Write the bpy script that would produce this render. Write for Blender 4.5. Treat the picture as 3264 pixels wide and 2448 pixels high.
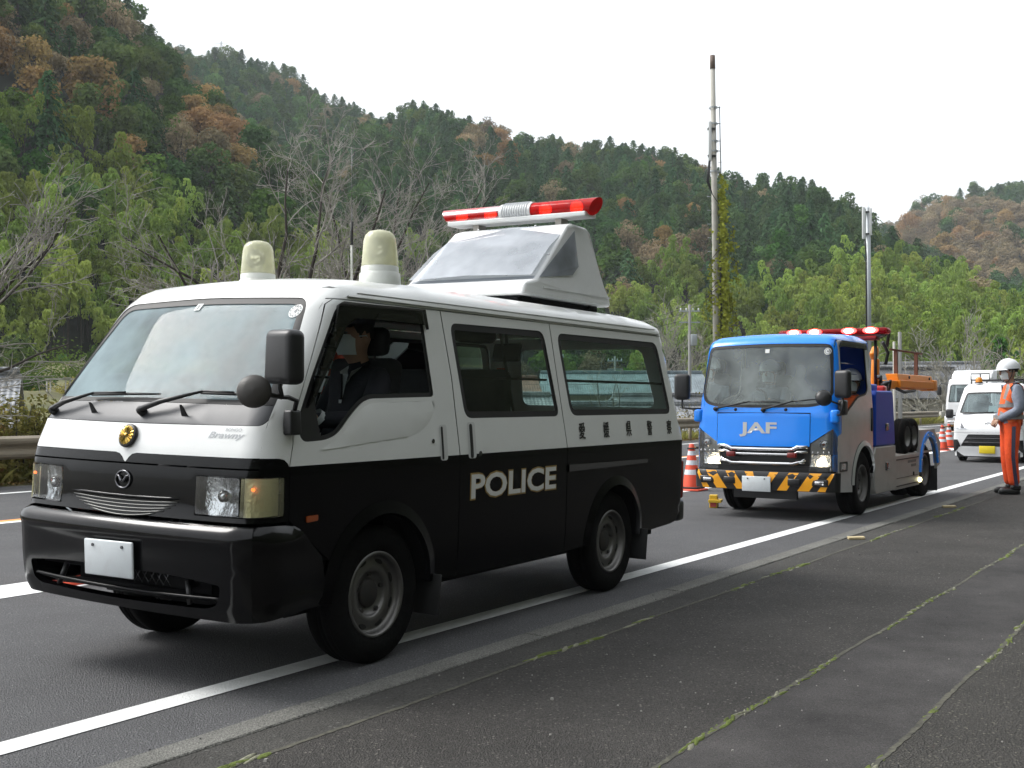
import bpy, bmesh, math, random
import numpy as np
from mathutils import Vector, Matrix, Quaternion, geometry

# ------------------------------------------------------------------ camera, sky, sun, exposure
scene = bpy.context.scene
for o in list(bpy.data.objects): bpy.data.objects.remove(o)
col = scene.collection
EYE = 1.328                                   # camera height above the road
cam_d = bpy.data.cameras.new('camera'); cam = bpy.data.objects.new('camera', cam_d); col.objects.link(cam)
cam_d.sensor_width = 36.0; cam_d.lens = 39.706; cam_d.clip_start = 0.05; cam_d.clip_end = 6000
cam.location = (0, 0, EYE); cam.rotation_euler = (math.radians(90 + 0.923), 0, 0)
scene.camera = cam

SUN_AZ, SUN_EL = math.radians(-72), math.radians(48)      # azimuth clockwise from +Y
world = bpy.data.worlds.new('World'); scene.world = world; world.use_nodes = True
wn = world.node_tree; wn.nodes.clear()
w_out = wn.nodes.new('ShaderNodeOutputWorld'); w_bg = wn.nodes.new('ShaderNodeBackground')
w_sky = wn.nodes.new('ShaderNodeTexSky'); w_sky.sky_type = 'NISHITA'; w_sky.sun_disc = False
w_sky.sun_elevation = SUN_EL; w_sky.sun_rotation = SUN_AZ; w_sky.dust_density = 6.0; w_sky.air_density = 1.0; w_sky.ozone_density = 1.0
w_hsv = wn.nodes.new('ShaderNodeHueSaturation'); w_hsv.inputs['Saturation'].default_value = 0.12   # cloud cover takes the blue out
w_tc = wn.nodes.new('ShaderNodeTexCoord'); w_map = wn.nodes.new('ShaderNodeMapping'); w_map.inputs['Scale'].default_value = (1.2, 1.2, 5.0)
w_no = wn.nodes.new('ShaderNodeTexNoise'); w_no.inputs['Scale'].default_value = 2.2; w_no.inputs['Detail'].default_value = 6
w_cr = wn.nodes.new('ShaderNodeMapRange'); w_cr.inputs[1].default_value = 0.3; w_cr.inputs[2].default_value = 0.75; w_cr.inputs[3].default_value = 0.86; w_cr.inputs[4].default_value = 1.1
w_mul = wn.nodes.new('ShaderNodeVectorMath'); w_mul.operation = 'SCALE'
wn.links.new(w_tc.outputs['Generated'], w_map.inputs[0]); wn.links.new(w_map.outputs[0], w_no.inputs['Vector'])
wn.links.new(w_no.outputs['Fac'], w_cr.inputs[0]); wn.links.new(w_sky.outputs[0], w_hsv.inputs['Color'])
# overcast: the cloud sheet evens the clear-sky gradient out
w_mix = wn.nodes.new('ShaderNodeMixRGB'); w_mix.inputs[0].default_value = 0.55; w_mix.inputs[2].default_value = (8.0, 8.4, 8.8, 1)
wn.links.new(w_hsv.outputs[0], w_mix.inputs[1])
wn.links.new(w_mix.outputs[0], w_mul.inputs[0]); wn.links.new(w_cr.outputs[0], w_mul.inputs['Scale'])
wn.links.new(w_mul.outputs[0], w_bg.inputs[0]); wn.links.new(w_bg.outputs[0], w_out.inputs[0])
w_bg.inputs[1].default_value = 0.112
sun_d = bpy.data.lights.new('sun', 'SUN'); sun_d.energy = 1.5; sun_d.angle = math.radians(25); sun_d.color = (1.0, 0.97, 0.93)
sun = bpy.data.objects.new('sun', sun_d); col.objects.link(sun)
_sd = Vector((math.sin(SUN_AZ) * math.cos(SUN_EL), math.cos(SUN_AZ) * math.cos(SUN_EL), math.sin(SUN_EL)))
sun.rotation_euler = _sd.to_track_quat('Z', 'Y').to_euler(); sun.location = _sd * 50
vs = scene.view_settings; vs.view_transform = 'Standard'; vs.look = 'None'; vs.exposure = 1.0; vs.gamma = 1.0; vs.use_curve_mapping = False
scene.render.resolution_x = 1024; scene.render.resolution_y = 768
try: scene.cycles.max_bounces = 10; scene.cycles.transparent_max_bounces = 24
except Exception: pass

# ------------------------------------------------------------------ helpers
rng = random.Random(7)
def pxray(x, y):                              # photo pixel (3264 wide) -> direction
    p = math.radians(0.923); r = (x - 1632) / 3600; u = -(y - 1224) / 3600
    return Vector((r, -u * math.sin(p) + math.cos(p), u * math.cos(p) + math.sin(p)))
def at_depth(x, y, depth):                    # point on the pixel's ray at a distance along +Y
    d = pxray(x, y); return Vector((0, 0, EYE)) + d * (depth / d.y)
def on_z(x, y, z=0.0):
    d = pxray(x, y); return Vector((0, 0, EYE)) + d * ((z - EYE) / d.z)

def tag(o, label=None, cat=None, group=None, kind=None):
    if label: o['label'] = label
    if cat: o['category'] = cat
    if group: o['group'] = group
    if kind: o['kind'] = kind
    return o
def empty(name, loc=(0, 0, 0), rz=0.0):
    o = bpy.data.objects.new(name, None); col.objects.link(o); o.location = loc; o.rotation_euler = (0, 0, rz); o.empty_display_size = 0.2
    return o

MATS = {}
def node(nt, t, **kw):
    n = nt.nodes.new(t)
    for k, v in kw.items():
        if k.startswith('i_'): n.inputs[k[2:]].default_value = v
        elif k.startswith('n_'): n.inputs[int(k[2:])].default_value = v
        else: setattr(n, k, v)
    return n
def pm(name, c, rough=0.5, metal=0.0, coat=0.0, spec=0.5, var=0.0, vscale=6.0, bump=0.0, bscale=60.0, emit=None, es=0.0, trans=0.0, dirt=0.0, dirtc=(0.05, 0.045, 0.04), dscale=3.0, rvar=0.0):
    """procedural principled material: colour variation, dirt patches, fine relief"""
    if name in MATS: return MATS[name]
    m = bpy.data.materials.new(name); m.use_nodes = True; nt = m.node_tree; b = nt.nodes['Principled BSDF']
    b.inputs['Base Color'].default_value = (*c, 1); b.inputs['Roughness'].default_value = rough; b.inputs['Metallic'].default_value = metal
    b.inputs['Coat Weight'].default_value = coat; b.inputs['Coat Roughness'].default_value = 0.04; b.inputs['Specular IOR Level'].default_value = spec
    if trans: b.inputs['Transmission Weight'].default_value = trans
    if emit: b.inputs['Emission Color'].default_value = (*emit, 1); b.inputs['Emission Strength'].default_value = es
    tc = node(nt, 'ShaderNodeTexCoord')
    out = None
    if var or dirt or rvar:
        n1 = node(nt, 'ShaderNodeTexNoise', i_Scale=vscale, i_Detail=5.0, i_Roughness=0.62); nt.links.new(tc.outputs['Object'], n1.inputs['Vector'])
        mr = node(nt, 'ShaderNodeMapRange', n_1=0.25, n_2=0.75, n_3=1 - var, n_4=1 + var); nt.links.new(n1.outputs['Fac'], mr.inputs[0])
        sc = node(nt, 'ShaderNodeVectorMath', operation='SCALE'); sc.inputs[0].default_value = c; nt.links.new(mr.outputs[0], sc.inputs['Scale'])
        out = sc.outputs[0]
        if dirt:
            n2 = node(nt, 'ShaderNodeTexNoise', i_Scale=dscale, i_Detail=7.0, i_Roughness=0.7); nt.links.new(tc.outputs['Object'], n2.inputs['Vector'])
            m2 = node(nt, 'ShaderNodeMapRange', n_1=0.48, n_2=0.72, n_3=0.0, n_4=dirt); nt.links.new(n2.outputs['Fac'], m2.inputs[0])
            mx = node(nt, 'ShaderNodeMixRGB'); mx.inputs[2].default_value = (*dirtc, 1); nt.links.new(m2.outputs[0], mx.inputs[0]); nt.links.new(out, mx.inputs[1]); out = mx.outputs[0]
        nt.links.new(out, b.inputs['Base Color'])
        if rvar:
            m3 = node(nt, 'ShaderNodeMapRange', n_1=0.3, n_2=0.7, n_3=max(0.02, rough - rvar), n_4=rough + rvar); nt.links.new(n1.outputs['Fac'], m3.inputs[0]); nt.links.new(m3.outputs[0], b.inputs['Roughness'])
    if bump:
        n3 = node(nt, 'ShaderNodeTexNoise', i_Scale=bscale, i_Detail=4.0); nt.links.new(tc.outputs['Object'], n3.inputs['Vector'])
        bp = node(nt, 'ShaderNodeBump', i_Strength=bump, i_Distance=0.02); nt.links.new(n3.outputs['Fac'], bp.inputs['Height']); nt.links.new(bp.outputs[0], b.inputs['Normal'])
    MATS[name] = m; return m
def glass_mat(name, tint=(0.8, 0.9, 0.87), ior=1.5, haze=0.0, hazec=(0.6, 0.65, 0.65), rough=0.0):
    """thin pane: tinted see-through plus Fresnel mirror, a little dust"""
    if name in MATS: return MATS[name]
    m = bpy.data.materials.new(name); m.use_nodes = True; nt = m.node_tree; nt.nodes.clear()
    o = node(nt, 'ShaderNodeOutputMaterial'); t = node(nt, 'ShaderNodeBsdfTransparent'); t.inputs[0].default_value = (*tint, 1)
    g = node(nt, 'ShaderNodeBsdfGlossy', i_Roughness=rough); f = node(nt, 'ShaderNodeFresnel', i_IOR=ior); mx = node(nt, 'ShaderNodeMixShader')
    nt.links.new(f.outputs[0], mx.inputs[0]); nt.links.new(t.outputs[0], mx.inputs[1]); nt.links.new(g.outputs[0], mx.inputs[2]); last = mx.outputs[0]
    if haze:
        d = node(nt, 'ShaderNodeBsdfDiffuse'); d.inputs[0].default_value = (*hazec, 1); m2 = node(nt, 'ShaderNodeMixShader'); 
        tc = node(nt, 'ShaderNodeTexCoord'); nz = node(nt, 'ShaderNodeTexNoise', i_Scale=3.0, i_Detail=4.0); mr = node(nt, 'ShaderNodeMapRange', n_1=0.3, n_2=0.7, n_3=haze * 0.5, n_4=haze * 1.4)
        nt.links.new(tc.outputs['Object'], nz.inputs['Vector']); nt.links.new(nz.outputs['Fac'], mr.inputs[0]); nt.links.new(mr.outputs[0], m2.inputs[0])
        nt.links.new(last, m2.inputs[1]); nt.links.new(d.outputs[0], m2.inputs[2]); last = m2.outputs[0]
    nt.links.new(last, o.inputs[0]); MATS[name] = m; return m

def frame(z, up=Vector((0, 0, 1))):
    z = Vector(z).normalized()
    if abs(z.dot(up)) > 0.98: up = Vector((1, 0, 0))
    x = up.cross(z).normalized(); y = z.cross(x); return x, y, z
class MB:
    """collects shapes and links them as ONE mesh object"""
    def __init__(s, M=None): s.v = []; s.f = []; s.mi = []; s.cur = 0; s.M = M; s.sm = []; s.smooth = True
    def add(s, vs_, fs_, smooth=None):
        b = len(s.v); M = s.M
        for p in vs_: s.v.append(tuple(M @ Vector(p)) if M else tuple(p))
        sm = s.smooth if smooth is None else smooth
        for f in fs_: s.f.append(tuple(i + b for i in f)); s.mi.append(s.cur); s.sm.append(sm)
        return s
    def box(s, c, d, R=None, taper=(1, 1)):
        x, y, z = (k / 2 for k in d); vs_ = []
        for (i, j, k) in ((-1, -1, -1), (1, -1, -1), (1, 1, -1), (-1, 1, -1), (-1, -1, 1), (1, -1, 1), (1, 1, 1), (-1, 1, 1)):
            p = Vector((i * x * (taper[0] if k > 0 else 1), j * y * (taper[1] if k > 0 else 1), k * z))
            if R: p = R @ p
            vs_.append(p + Vector(c))
        return s.add(vs_, ((0, 3, 2, 1), (4, 5, 6, 7), (0, 1, 5, 4), (1, 2, 6, 5), (2, 3, 7, 6), (3, 0, 4, 7)), False)
    def rbox(s, c, d, r=0.02, seg=2, R=None, taper=(1, 1)):
        bm = bmesh.new(); bmesh.ops.create_cube(bm, size=1.0)
        for v in bm.verts:
            k = taper if v.co.z > 0 else (1, 1); v.co = Vector((v.co.x * d[0] * k[0], v.co.y * d[1] * k[1], v.co.z * d[2]))
        bmesh.ops.bevel(bm, geom=bm.edges[:], offset=min(r, min(d) * 0.49), segments=seg, profile=0.5, affect='EDGES')
        bm.verts.index_update(); vs_ = [(R @ v.co if R else v.co) + Vector(c) for v in bm.verts]; fs_ = [[v.index for v in f.verts] for f in bm.faces]; bm.free()
        return s.add(vs_, fs_, True)
    def tube(s, path, rad, seg=8, caps=True, up=Vector((0, 0, 1))):
        path = [Vector(p) for p in path]; n = len(path)
        if not hasattr(rad, '__len__'): rad = [rad] * n
        vs_ = []; x0 = None
        for i, p in enumerate(path):
            t = (path[min(i + 1, n - 1)] - path[max(i - 1, 0)])
            if t.length < 1e-9: t = Vector((0, 0, 1))
            t.normalize()
            if x0 is None: x, y, _ = frame(t, up)
            else:
                x = x0 - t * x0.dot(t); x = x.normalized() if x.length > 1e-6 else frame(t)[0]; y = t.cross(x)
            x0 = x
            for k in range(seg):
                a = 2 * math.pi * k / seg; vs_.append(p + (x * math.cos(a) + y * math.sin(a)) * rad[i])
        fs_ = [(i * seg + k, i * seg + (k + 1) % seg, (i + 1) * seg + (k + 1) % seg, (i + 1) * seg + k) for i in range(n - 1) for k in range(seg)]
        s.add(vs_, fs_, True)
        if caps:
            b = len(s.v) - len(vs_)
            s.f.append(tuple(b + k for k in reversed(range(seg)))); s.mi.append(s.cur); s.sm.append(False)
            s.f.append(tuple(b + (n - 1) * seg + k for k in range(seg))); s.mi.append(s.cur); s.sm.append(False)
        return s
    def cyl(s, a, b, r0, r1=None, seg=12, caps=True): return s.tube([a, b], [r0, r0 if r1 is None else r1], seg, caps)
    def lathe(s, prof, c=(0, 0, 0), axis=(0, 0, 1), seg=24, scale=(1, 1), a0=0.0, a1=2 * math.pi):
        x, y, z = frame(axis); c = Vector(c); vs_ = []; full = abs(a1 - a0 - 2 * math.pi) < 1e-6; m = seg if full else seg + 1
        for (r, h) in prof:
            for k in range(m):
                a = a0 + (a1 - a0) * k / seg; vs_.append(c + x * (r * math.cos(a) * scale[0]) + y * (r * math.sin(a) * scale[1]) + z * h)
        fs_ = []
        for i in range(len(prof) - 1):
            for k in range(seg):
                k2 = (k + 1) % m if full else k + 1
                fs_.append((i * m + k, i * m + k2, (i + 1) * m + k2, (i + 1) * m + k))
        return s.add(vs_, fs_, True)
    def prism(s, pts, d, mapf=None):
        """2-D outline (ccw) pulled by vector d; mapf turns 2-D into 3-D"""
        mapf = mapf or (lambda p: Vector((p[0], p[1], 0))); d = Vector(d); n = len(pts)
        a = [mapf(p) for p in pts]; vs_ = a + [p + d for p in a]
        fs_ = [tuple(range(n - 1, -1, -1)), tuple(range(n, 2 * n))] + [(i, (i + 1) % n, n + (i + 1) % n, n + i) for i in range(n)]
        return s.add(vs_, fs_, False)
    def ball(s, c, r, seg=16, rings=10, R=None):
        r = r if hasattr(r, '__len__') else (r, r, r); vs_ = []; fs_ = []
        for i in range(rings + 1):
            th = math.pi * i / rings
            for k in range(seg):
                a = 2 * math.pi * k / seg; p = Vector((r[0] * math.sin(th) * math.cos(a), r[1] * math.sin(th) * math.sin(a), r[2] * math.cos(th)))
                if R: p = R @ p
                vs_.append(p + Vector(c))
        for i in range(rings):
            for k in range(seg): fs_.append((i * seg + k, (i + 1) * seg + k, (i + 1) * seg + (k + 1) % seg, i * seg + (k + 1) % seg))
        return s.add(vs_, fs_, True)
    def build(s, name, mats, parent=None, bevel=0.0, seg=2, loc=None, norm=None):
        me = bpy.data.meshes.new(name); me.from_pydata(s.v, [], s.f)
        for m in (mats if isinstance(mats, (list, tuple)) else [mats]): me.materials.append(m)
        me.polygons.foreach_set('material_index', s.mi); me.polygons.foreach_set('use_smooth', s.sm); me.update()
        o = bpy.data.objects.new(name, me); col.objects.link(o)
        if parent is not None: o.parent = parent
        if loc is not None: o.location = loc
        if norm is not None: me.normals_split_custom_set_from_vertices(norm)
        if bevel:
            b = o.modifiers.new('bevel', 'BEVEL'); b.width = bevel; b.segments = seg; b.limit_method = 'ANGLE'; b.angle_limit = math.radians(40); b.harden_normals = False
        return o

def rounded(pts, r, n=5):
    """round the corners of a 2-D polygon; r one value or one per corner"""
    out = []; N = len(pts)
    for i, p in enumerate(pts):
        p = Vector(p[:2]); a = Vector(pts[i - 1][:2]); b = Vector(pts[(i + 1) % N][:2]); rr = r[i] if hasattr(r, '__len__') else r
        u = (a - p); v = (b - p); rr = min(rr, u.length * 0.48, v.length * 0.48)
        if rr < 1e-4: out.append((p.x, p.y)); continue
        q0 = p + u.normalized() * rr; q1 = p + v.normalized() * rr
        for k in range(n + 1):
            t = k / n; q = q0 * (1 - t) ** 2 + p * 2 * t * (1 - t) + q1 * t * t; out.append((q.x, q.y))
    return out
def inset_poly(pts, d):
    """shrink a closed polygon by d (either winding)"""
    P = [Vector(p[:2]) for p in pts]; N = len(P); A = sum(P[i].x * P[(i + 1) % N].y - P[(i + 1) % N].x * P[i].y for i in range(N)); sg = 1 if A > 0 else -1; out = []
    for i in range(N):
        e0 = (P[i] - P[i - 1]).normalized(); e1 = (P[(i + 1) % N] - P[i]).normalized()
        n0 = Vector((-e0.y, e0.x)) * sg; n1 = Vector((-e1.y, e1.x)) * sg; b = n0 + n1
        b = b / max(0.3, b.length_squared / 2) if b.length > 1e-6 else n0
        q = P[i] + b * d; out.append((q.x, q.y))
    return out
def pip(P, poly):
    x, y = P[:, 0], P[:, 1]; ins = np.zeros(len(P), bool); n = len(poly)
    for i in range(n):
        x0, y0 = poly[i]; x1, y1 = poly[(i + 1) % n]
        if y0 == y1: continue
        c = ((y0 > y) != (y1 > y)) & (x < (x1 - x0) * (y - y0) / (y1 - y0) + x0); ins ^= c
    return ins
def densify(poly, res):
    out = []
    for i, p in enumerate(poly):
        q = poly[(i + 1) % len(poly)]; L = math.hypot(q[0] - p[0], q[1] - p[1]); k = max(1, int(math.ceil(L / res)))
        for j in range(k): t = j / k; out.append((p[0] + (q[0] - p[0]) * t, p[1] + (q[1] - p[1]) * t))
    return out
def tess(outline, holes=(), res=0.05):
    """constrained triangulation of an outline with holes and inner grid points -> pts (n,2), tris, boundary loops"""
    loops = [densify(outline, res)] + [densify(h, res) for h in holes]
    pts = []; edges = []; lo = []
    for L in loops:
        b = len(pts); pts += L; edges += [(b + i, b + (i + 1) % len(L)) for i in range(len(L))]; lo.append(list(range(b, b + len(L))))
    B = np.array(pts); x0, y0 = B.min(0); x1, y1 = B.max(0)
    gx, gy = np.meshgrid(np.arange(x0 + res / 2, x1, res), np.arange(y0 + res / 2, y1, res)); G = np.stack([gx.ravel(), gy.ravel()], 1)
    if len(G):
        ok = pip(G, loops[0])
        for h in loops[1:]: ok &= ~pip(G, h)
        G = G[ok]
        if len(G):
            dmin = np.full(len(G), 9.0)
            for q in B: dmin = np.minimum(dmin, np.hypot(G[:, 0] - q[0], G[:, 1] - q[1]))
            G = G[dmin > res * 0.55]
    allp = [Vector(p) for p in pts] + [Vector(p) for p in G]
    r = geometry.delaunay_2d_cdt(allp, edges, [], 0, 1e-5)
    V = np.array([tuple(v) for v in r[0]]); T = [t for t in r[2] if len(t) == 3]
    Cn = np.array([V[list(t)].mean(0) for t in T]); ok = pip(Cn, loops[0])
    for h in loops[1:]: ok &= ~pip(Cn, h)
    T = [t for t, k in zip(T, ok) if k]
    imap = {}
    for i, src in enumerate(r[3]):
        for j in src: imap[j] = i
    return V, T, [[imap[i] for i in L] for L in lo]

class Body:
    """a vehicle shell: front F(y,z), back B(y,z), half width W(x,z), roof Z(x,y), edges rounded by r(x,z)"""
    def __init__(s, F, B, W, Z, r): s.F, s.B, s.W, s.Z, s.r = F, B, W, Z, r
    def g(s, x, y, z):
        r = s.r(x, z); a = np.stack([s.F(y, z) - x, x - s.B(y, z), np.abs(y) - s.W(x, z), z - s.Z(x, y)]) + r
        return np.sqrt((np.maximum(a, 0) ** 2).sum(0)) + np.minimum(a.max(0), 0) - r
    def _bis(s, f, lo, hi):
        lo = lo.copy(); hi = hi.copy()
        for _ in range(38):
            m = (lo + hi) / 2; neg = f(m) < 0; lo = np.where(neg, m, lo); hi = np.where(neg, hi, m)
        return (lo + hi) / 2
    def side(s, P, sgn):
        x, z = P[:, 0], P[:, 1]; y = s._bis(lambda m: s.g(x, m, z), np.zeros(len(P)), np.full(len(P), 1.6)); return np.stack([x, sgn * y, z], 1)
    def front(s, P):
        y, z = P[:, 0], P[:, 1]; m0 = np.full(len(P), 1.2); x = s._bis(lambda m: s.g(m, y, z), m0, np.full(len(P), -2.5)); return np.stack([x, y, z], 1)
    def rear(s, P):
        y, z = P[:, 0], P[:, 1]; m0 = np.full(len(P), 1.2); x = s._bis(lambda m: s.g(m, y, z), m0, np.full(len(P), 6.0)); return np.stack([x, y, z], 1)
    def roof(s, P):
        x, y = P[:, 0], P[:, 1]; z = s._bis(lambda m: s.g(x, y, m), np.full(len(P), 1.0), np.full(len(P), 3.5)); return np.stack([x, y, z], 1)
    def normal(s, Q):
        e = 1e-4; x, y, z = Q.T
        n = np.stack([s.g(x + e, y, z) - s.g(x - e, y, z), s.g(x, y + e, z) - s.g(x, y - e, z), s.g(x, y, z + e) - s.g(x, y, z - e)], 1)
        return n / np.maximum(np.linalg.norm(n, axis=1, keepdims=True), 1e-9)
    def map(s, chart, P):
        P = np.asarray(P, float)
        if chart == 'L': return s.side(P, -1)
        if chart == 'R': return s.side(P, 1)
        return {'F': s.front, 'B': s.rear, 'T': s.roof}[chart](P)
class Shell:
    """panels laid on a Body, gathered into one mesh"""
    def __init__(s, body, XF=None): s.b = body; s.v = []; s.n = []; s.f = []; s.mi = []; s.XF = XF
    def panel(s, chart, outline, holes=(), res=0.06, off=0.0, flange=0.0, mi=0, fl_out=True, fl_mi=None, curv=None):
        V, T, loops = tess(outline, holes, res); Q = s.b.map(chart, V); N = s.b.normal(Q)
        o = off if curv is None else off + curv(V)
        Q2 = Q + N * (o if np.isscalar(o) else o[:, None]); base = len(s.v)
        if curv is not None:
            M = np.zeros_like(Q2)
            for t in T:
                fn = np.cross(Q2[t[1]] - Q2[t[0]], Q2[t[2]] - Q2[t[0]]); fn = fn if fn @ N[t[0]] > 0 else -fn
                for i in t: M[i] += fn
            N = M / np.maximum(np.linalg.norm(M, axis=1, keepdims=True), 1e-12)
        s.v += [tuple(q) for q in Q2]; s.n += [tuple(q) for q in N]
        for t in T:
            a, b, c = (Q2[i] for i in t); fn = np.cross(b - a, c - a)
            if fn @ N[t[0]] < 0: t = (t[0], t[2], t[1])
            s.f.append(tuple(base + i for i in t)); s.mi.append(mi)
        if flange:
            for li, L in enumerate(loops):
                if li == 0 and not fl_out: continue
                b2 = len(s.v); cen = Q2[L].mean(0); sg = 1 if li == 0 else -1
                for k, i in enumerate(L):
                    d = Q2[i] - cen; d -= N[i] * (d @ N[i]); d /= max(np.linalg.norm(d), 1e-6)
                    s.v.append(tuple(Q2[i])); s.n.append(tuple(d * sg)); s.v.append(tuple(Q2[i] - N[i] * flange)); s.n.append(tuple(d * sg))
                m = len(L)
                for k in range(m):
                    a, b = b2 + 2 * k, b2 + 2 * ((k + 1) % m); s.f.append((a, b, b + 1, a + 1)); s.mi.append(mi if fl_mi is None else fl_mi)
        return s
    def build(s, name, mats, parent=None):
        V = s.v; N = s.n
        if s.XF: V = [tuple(s.XF @ Vector(v)) for v in V]; R = s.XF.to_3x3(); N = [tuple((R @ Vector(n)).normalized()) for n in N]
        me = bpy.data.meshes.new(name); me.from_pydata(V, [], s.f)
        for m in (mats if isinstance(mats, (list, tuple)) else [mats]): me.materials.append(m)
        me.polygons.foreach_set('material_index', s.mi); me.polygons.foreach_set('use_smooth', [True] * len(s.f)); me.update()
        me.normals_split_custom_set_from_vertices(N)
        o = bpy.data.objects.new(name, me); col.objects.link(o)
        if parent is not None: o.parent = parent
        return o

def lerp_tab(tab):
    X = np.array([t[0] for t in tab]); Y = np.array([t[1] for t in tab]); return lambda v: np.interp(v, X, Y)
def smooth_tab(tab, k=0.03):
    """table lookup averaged over +-k so that kinks become short curves"""
    f = lerp_tab(tab); return lambda v: (f(v - k) + 2 * f(v - k / 2) + 2 * f(v) + 2 * f(v + k / 2) + f(v + k)) / 8
_txt_cache = {}
def text_mesh(body, size=1.0, bold=0.0, ext=0.0):
    """glyph outlines as flat 2-D mesh data (verts, faces)"""
    cu = bpy.data.curves.new('t', 'FONT'); cu.body = body; cu.size = size; cu.align_x = 'LEFT'; cu.offset = bold; cu.extrude = ext; cu.resolution_u = 3
    o = bpy.data.objects.new('t', cu); col.objects.link(o); dg = bpy.context.evaluated_depsgraph_get(); me = o.evaluated_get(dg).to_mesh()
    V = [tuple(v.co) for v in me.vertices]; Fc = [tuple(p.vertices) for p in me.polygons]; o.evaluated_get(dg).to_mesh_clear()
    bpy.data.objects.remove(o); bpy.data.curves.remove(cu); return V, Fc
def fit_text(V, x0, x1, y0, y1):
    P = np.array([v[:2] for v in V]); a = P.min(0); b = P.max(0)
    return [(x0 + (p[0] - a[0]) / (b[0] - a[0]) * (x1 - x0), y0 + (p[1] - a[1]) / (b[1] - a[1]) * (y1 - y0)) for p in P]
def copy_tree(o, parent=None):
    c = o.copy(); col.objects.link(c); c.parent = parent
    for ch in list(o.children): copy_tree(ch, c)
    return c
# ------------------------------------------------------------------ the setting: road, pavement, valley, hills
TH = math.radians(33.554); RDv = Vector((math.sin(TH), math.cos(TH), 0)); RNv = Vector((-math.cos(TH), math.sin(TH), 0))
def rp(s, X, z=0.0): return RDv * s + RNv * X + Vector((0, 0, z))
VAL = -4.6                                                   # valley floor below the road

def asphalt(name, base, speck, scale, amount, bump=0.5, stain=0.12, tint=(1, 1, 1)):
    m = bpy.data.materials.new(name); m.use_nodes = True; nt = m.node_tree; b = nt.nodes['Principled BSDF']; L = nt.links
    tc = node(nt, 'ShaderNodeTexCoord')
    v = node(nt, 'ShaderNodeTexVoronoi', i_Scale=scale); L.new(tc.outputs['Object'], v.inputs['Vector'])
    v2 = node(nt, 'ShaderNodeTexVoronoi', i_Scale=scale * 2.3); L.new(tc.outputs['Object'], v2.inputs['Vector'])
    n = node(nt, 'ShaderNodeTexNoise', i_Scale=1.3, i_Detail=8.0, i_Roughness=0.65); L.new(tc.outputs['Object'], n.inputs['Vector'])
    nf = node(nt, 'ShaderNodeTexNoise', i_Scale=scale * 1.7, i_Detail=4.0, i_Roughness=0.7); L.new(tc.outputs['Object'], nf.inputs['Vector'])
    sep = node(nt, 'ShaderNodeSeparateColor'); L.new(v.outputs['Color'], sep.inputs[0])
    r1 = node(nt, 'ShaderNodeMapRange', n_1=1 - amount, n_2=1.0, n_3=0.0, n_4=1.0); L.new(sep.outputs[0], r1.inputs[0])
    d1 = node(nt, 'ShaderNodeMapRange', n_1=0.16, n_2=0.42, n_3=1.0, n_4=0.0); L.new(v.outputs['Distance'], d1.inputs[0])
    mm = node(nt, 'ShaderNodeMath', operation='MULTIPLY'); L.new(r1.outputs[0], mm.inputs[0]); L.new(d1.outputs[0], mm.inputs[1])
    mr = node(nt, 'ShaderNodeMapRange', n_1=0.3, n_2=0.7, n_3=1 - stain, n_4=1 + stain); L.new(n.outputs['Fac'], mr.inputs[0])
    mf = node(nt, 'ShaderNodeMapRange', n_1=0.3, n_2=0.7, n_3=0.35, n_4=1.65); L.new(nf.outputs['Fac'], mf.inputs[0])
    m0 = node(nt, 'ShaderNodeMath', operation='MULTIPLY'); L.new(mr.outputs[0], m0.inputs[0]); L.new(mf.outputs[0], m0.inputs[1])
    sc = node(nt, 'ShaderNodeVectorMath', operation='SCALE'); sc.inputs[0].default_value = base; L.new(m0.outputs[0], sc.inputs['Scale'])
    mx = node(nt, 'ShaderNodeMixRGB'); mx.inputs[2].default_value = (*speck, 1); L.new(mm.outputs[0], mx.inputs[0]); L.new(sc.outputs[0], mx.inputs[1]); L.new(mx.outputs[0], b.inputs['Base Color'])
    b.inputs['Roughness'].default_value = 0.86; b.inputs['Specular IOR Level'].default_value = 0.35
    bp = node(nt, 'ShaderNodeBump', i_Strength=bump, i_Distance=0.02); ad = node(nt, 'ShaderNodeMath', operation='ADD'); L.new(v2.outputs['Distance'], ad.inputs[0]); L.new(nf.outputs['Fac'], ad.inputs[1])
    L.new(ad.outputs[0], bp.inputs['Height']); L.new(bp.outputs[0], b.inputs['Normal']); return m
M_road = asphalt('road_asphalt', (0.112, 0.112, 0.116), (0.25, 0.25, 0.25), 58, 0.24, 0.75, 0.12)
M_walkA = asphalt('pavement_asphalt', (0.058, 0.054, 0.050), (0.20, 0.185, 0.165), 56, 0.34, 0.85, 0.25)
M_walkB = asphalt('pavement_patch', (0.046, 0.043, 0.042), (0.10, 0.095, 0.09), 80, 0.16, 0.5, 0.6)
M_walkC = asphalt('pavement_coarse', (0.062, 0.058, 0.052), (0.21, 0.195, 0.16), 50, 0.46, 0.95, 0.22)
M_gut = asphalt('gutter_concrete', (0.15, 0.148, 0.135), (0.30, 0.29, 0.26), 60, 0.25, 0.55, 0.28)
M_kerb = asphalt('old_concrete', (0.047, 0.045, 0.041), (0.14, 0.14, 0.13), 45, 0.12, 0.5, 0.3)
def paint_mat(name, c, wear):
    m = pm(name, c, 0.6, var=0.05, vscale=30, bump=0.5, bscale=90, dirt=wear, dirtc=(0.25, 0.25, 0.25), dscale=9); return m
M_pw = paint_mat('white_road_paint', (0.78, 0.79, 0.78), 0.25); M_po = paint_mat('orange_road_paint', (0.75, 0.30, 0.06), 0.3)

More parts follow.
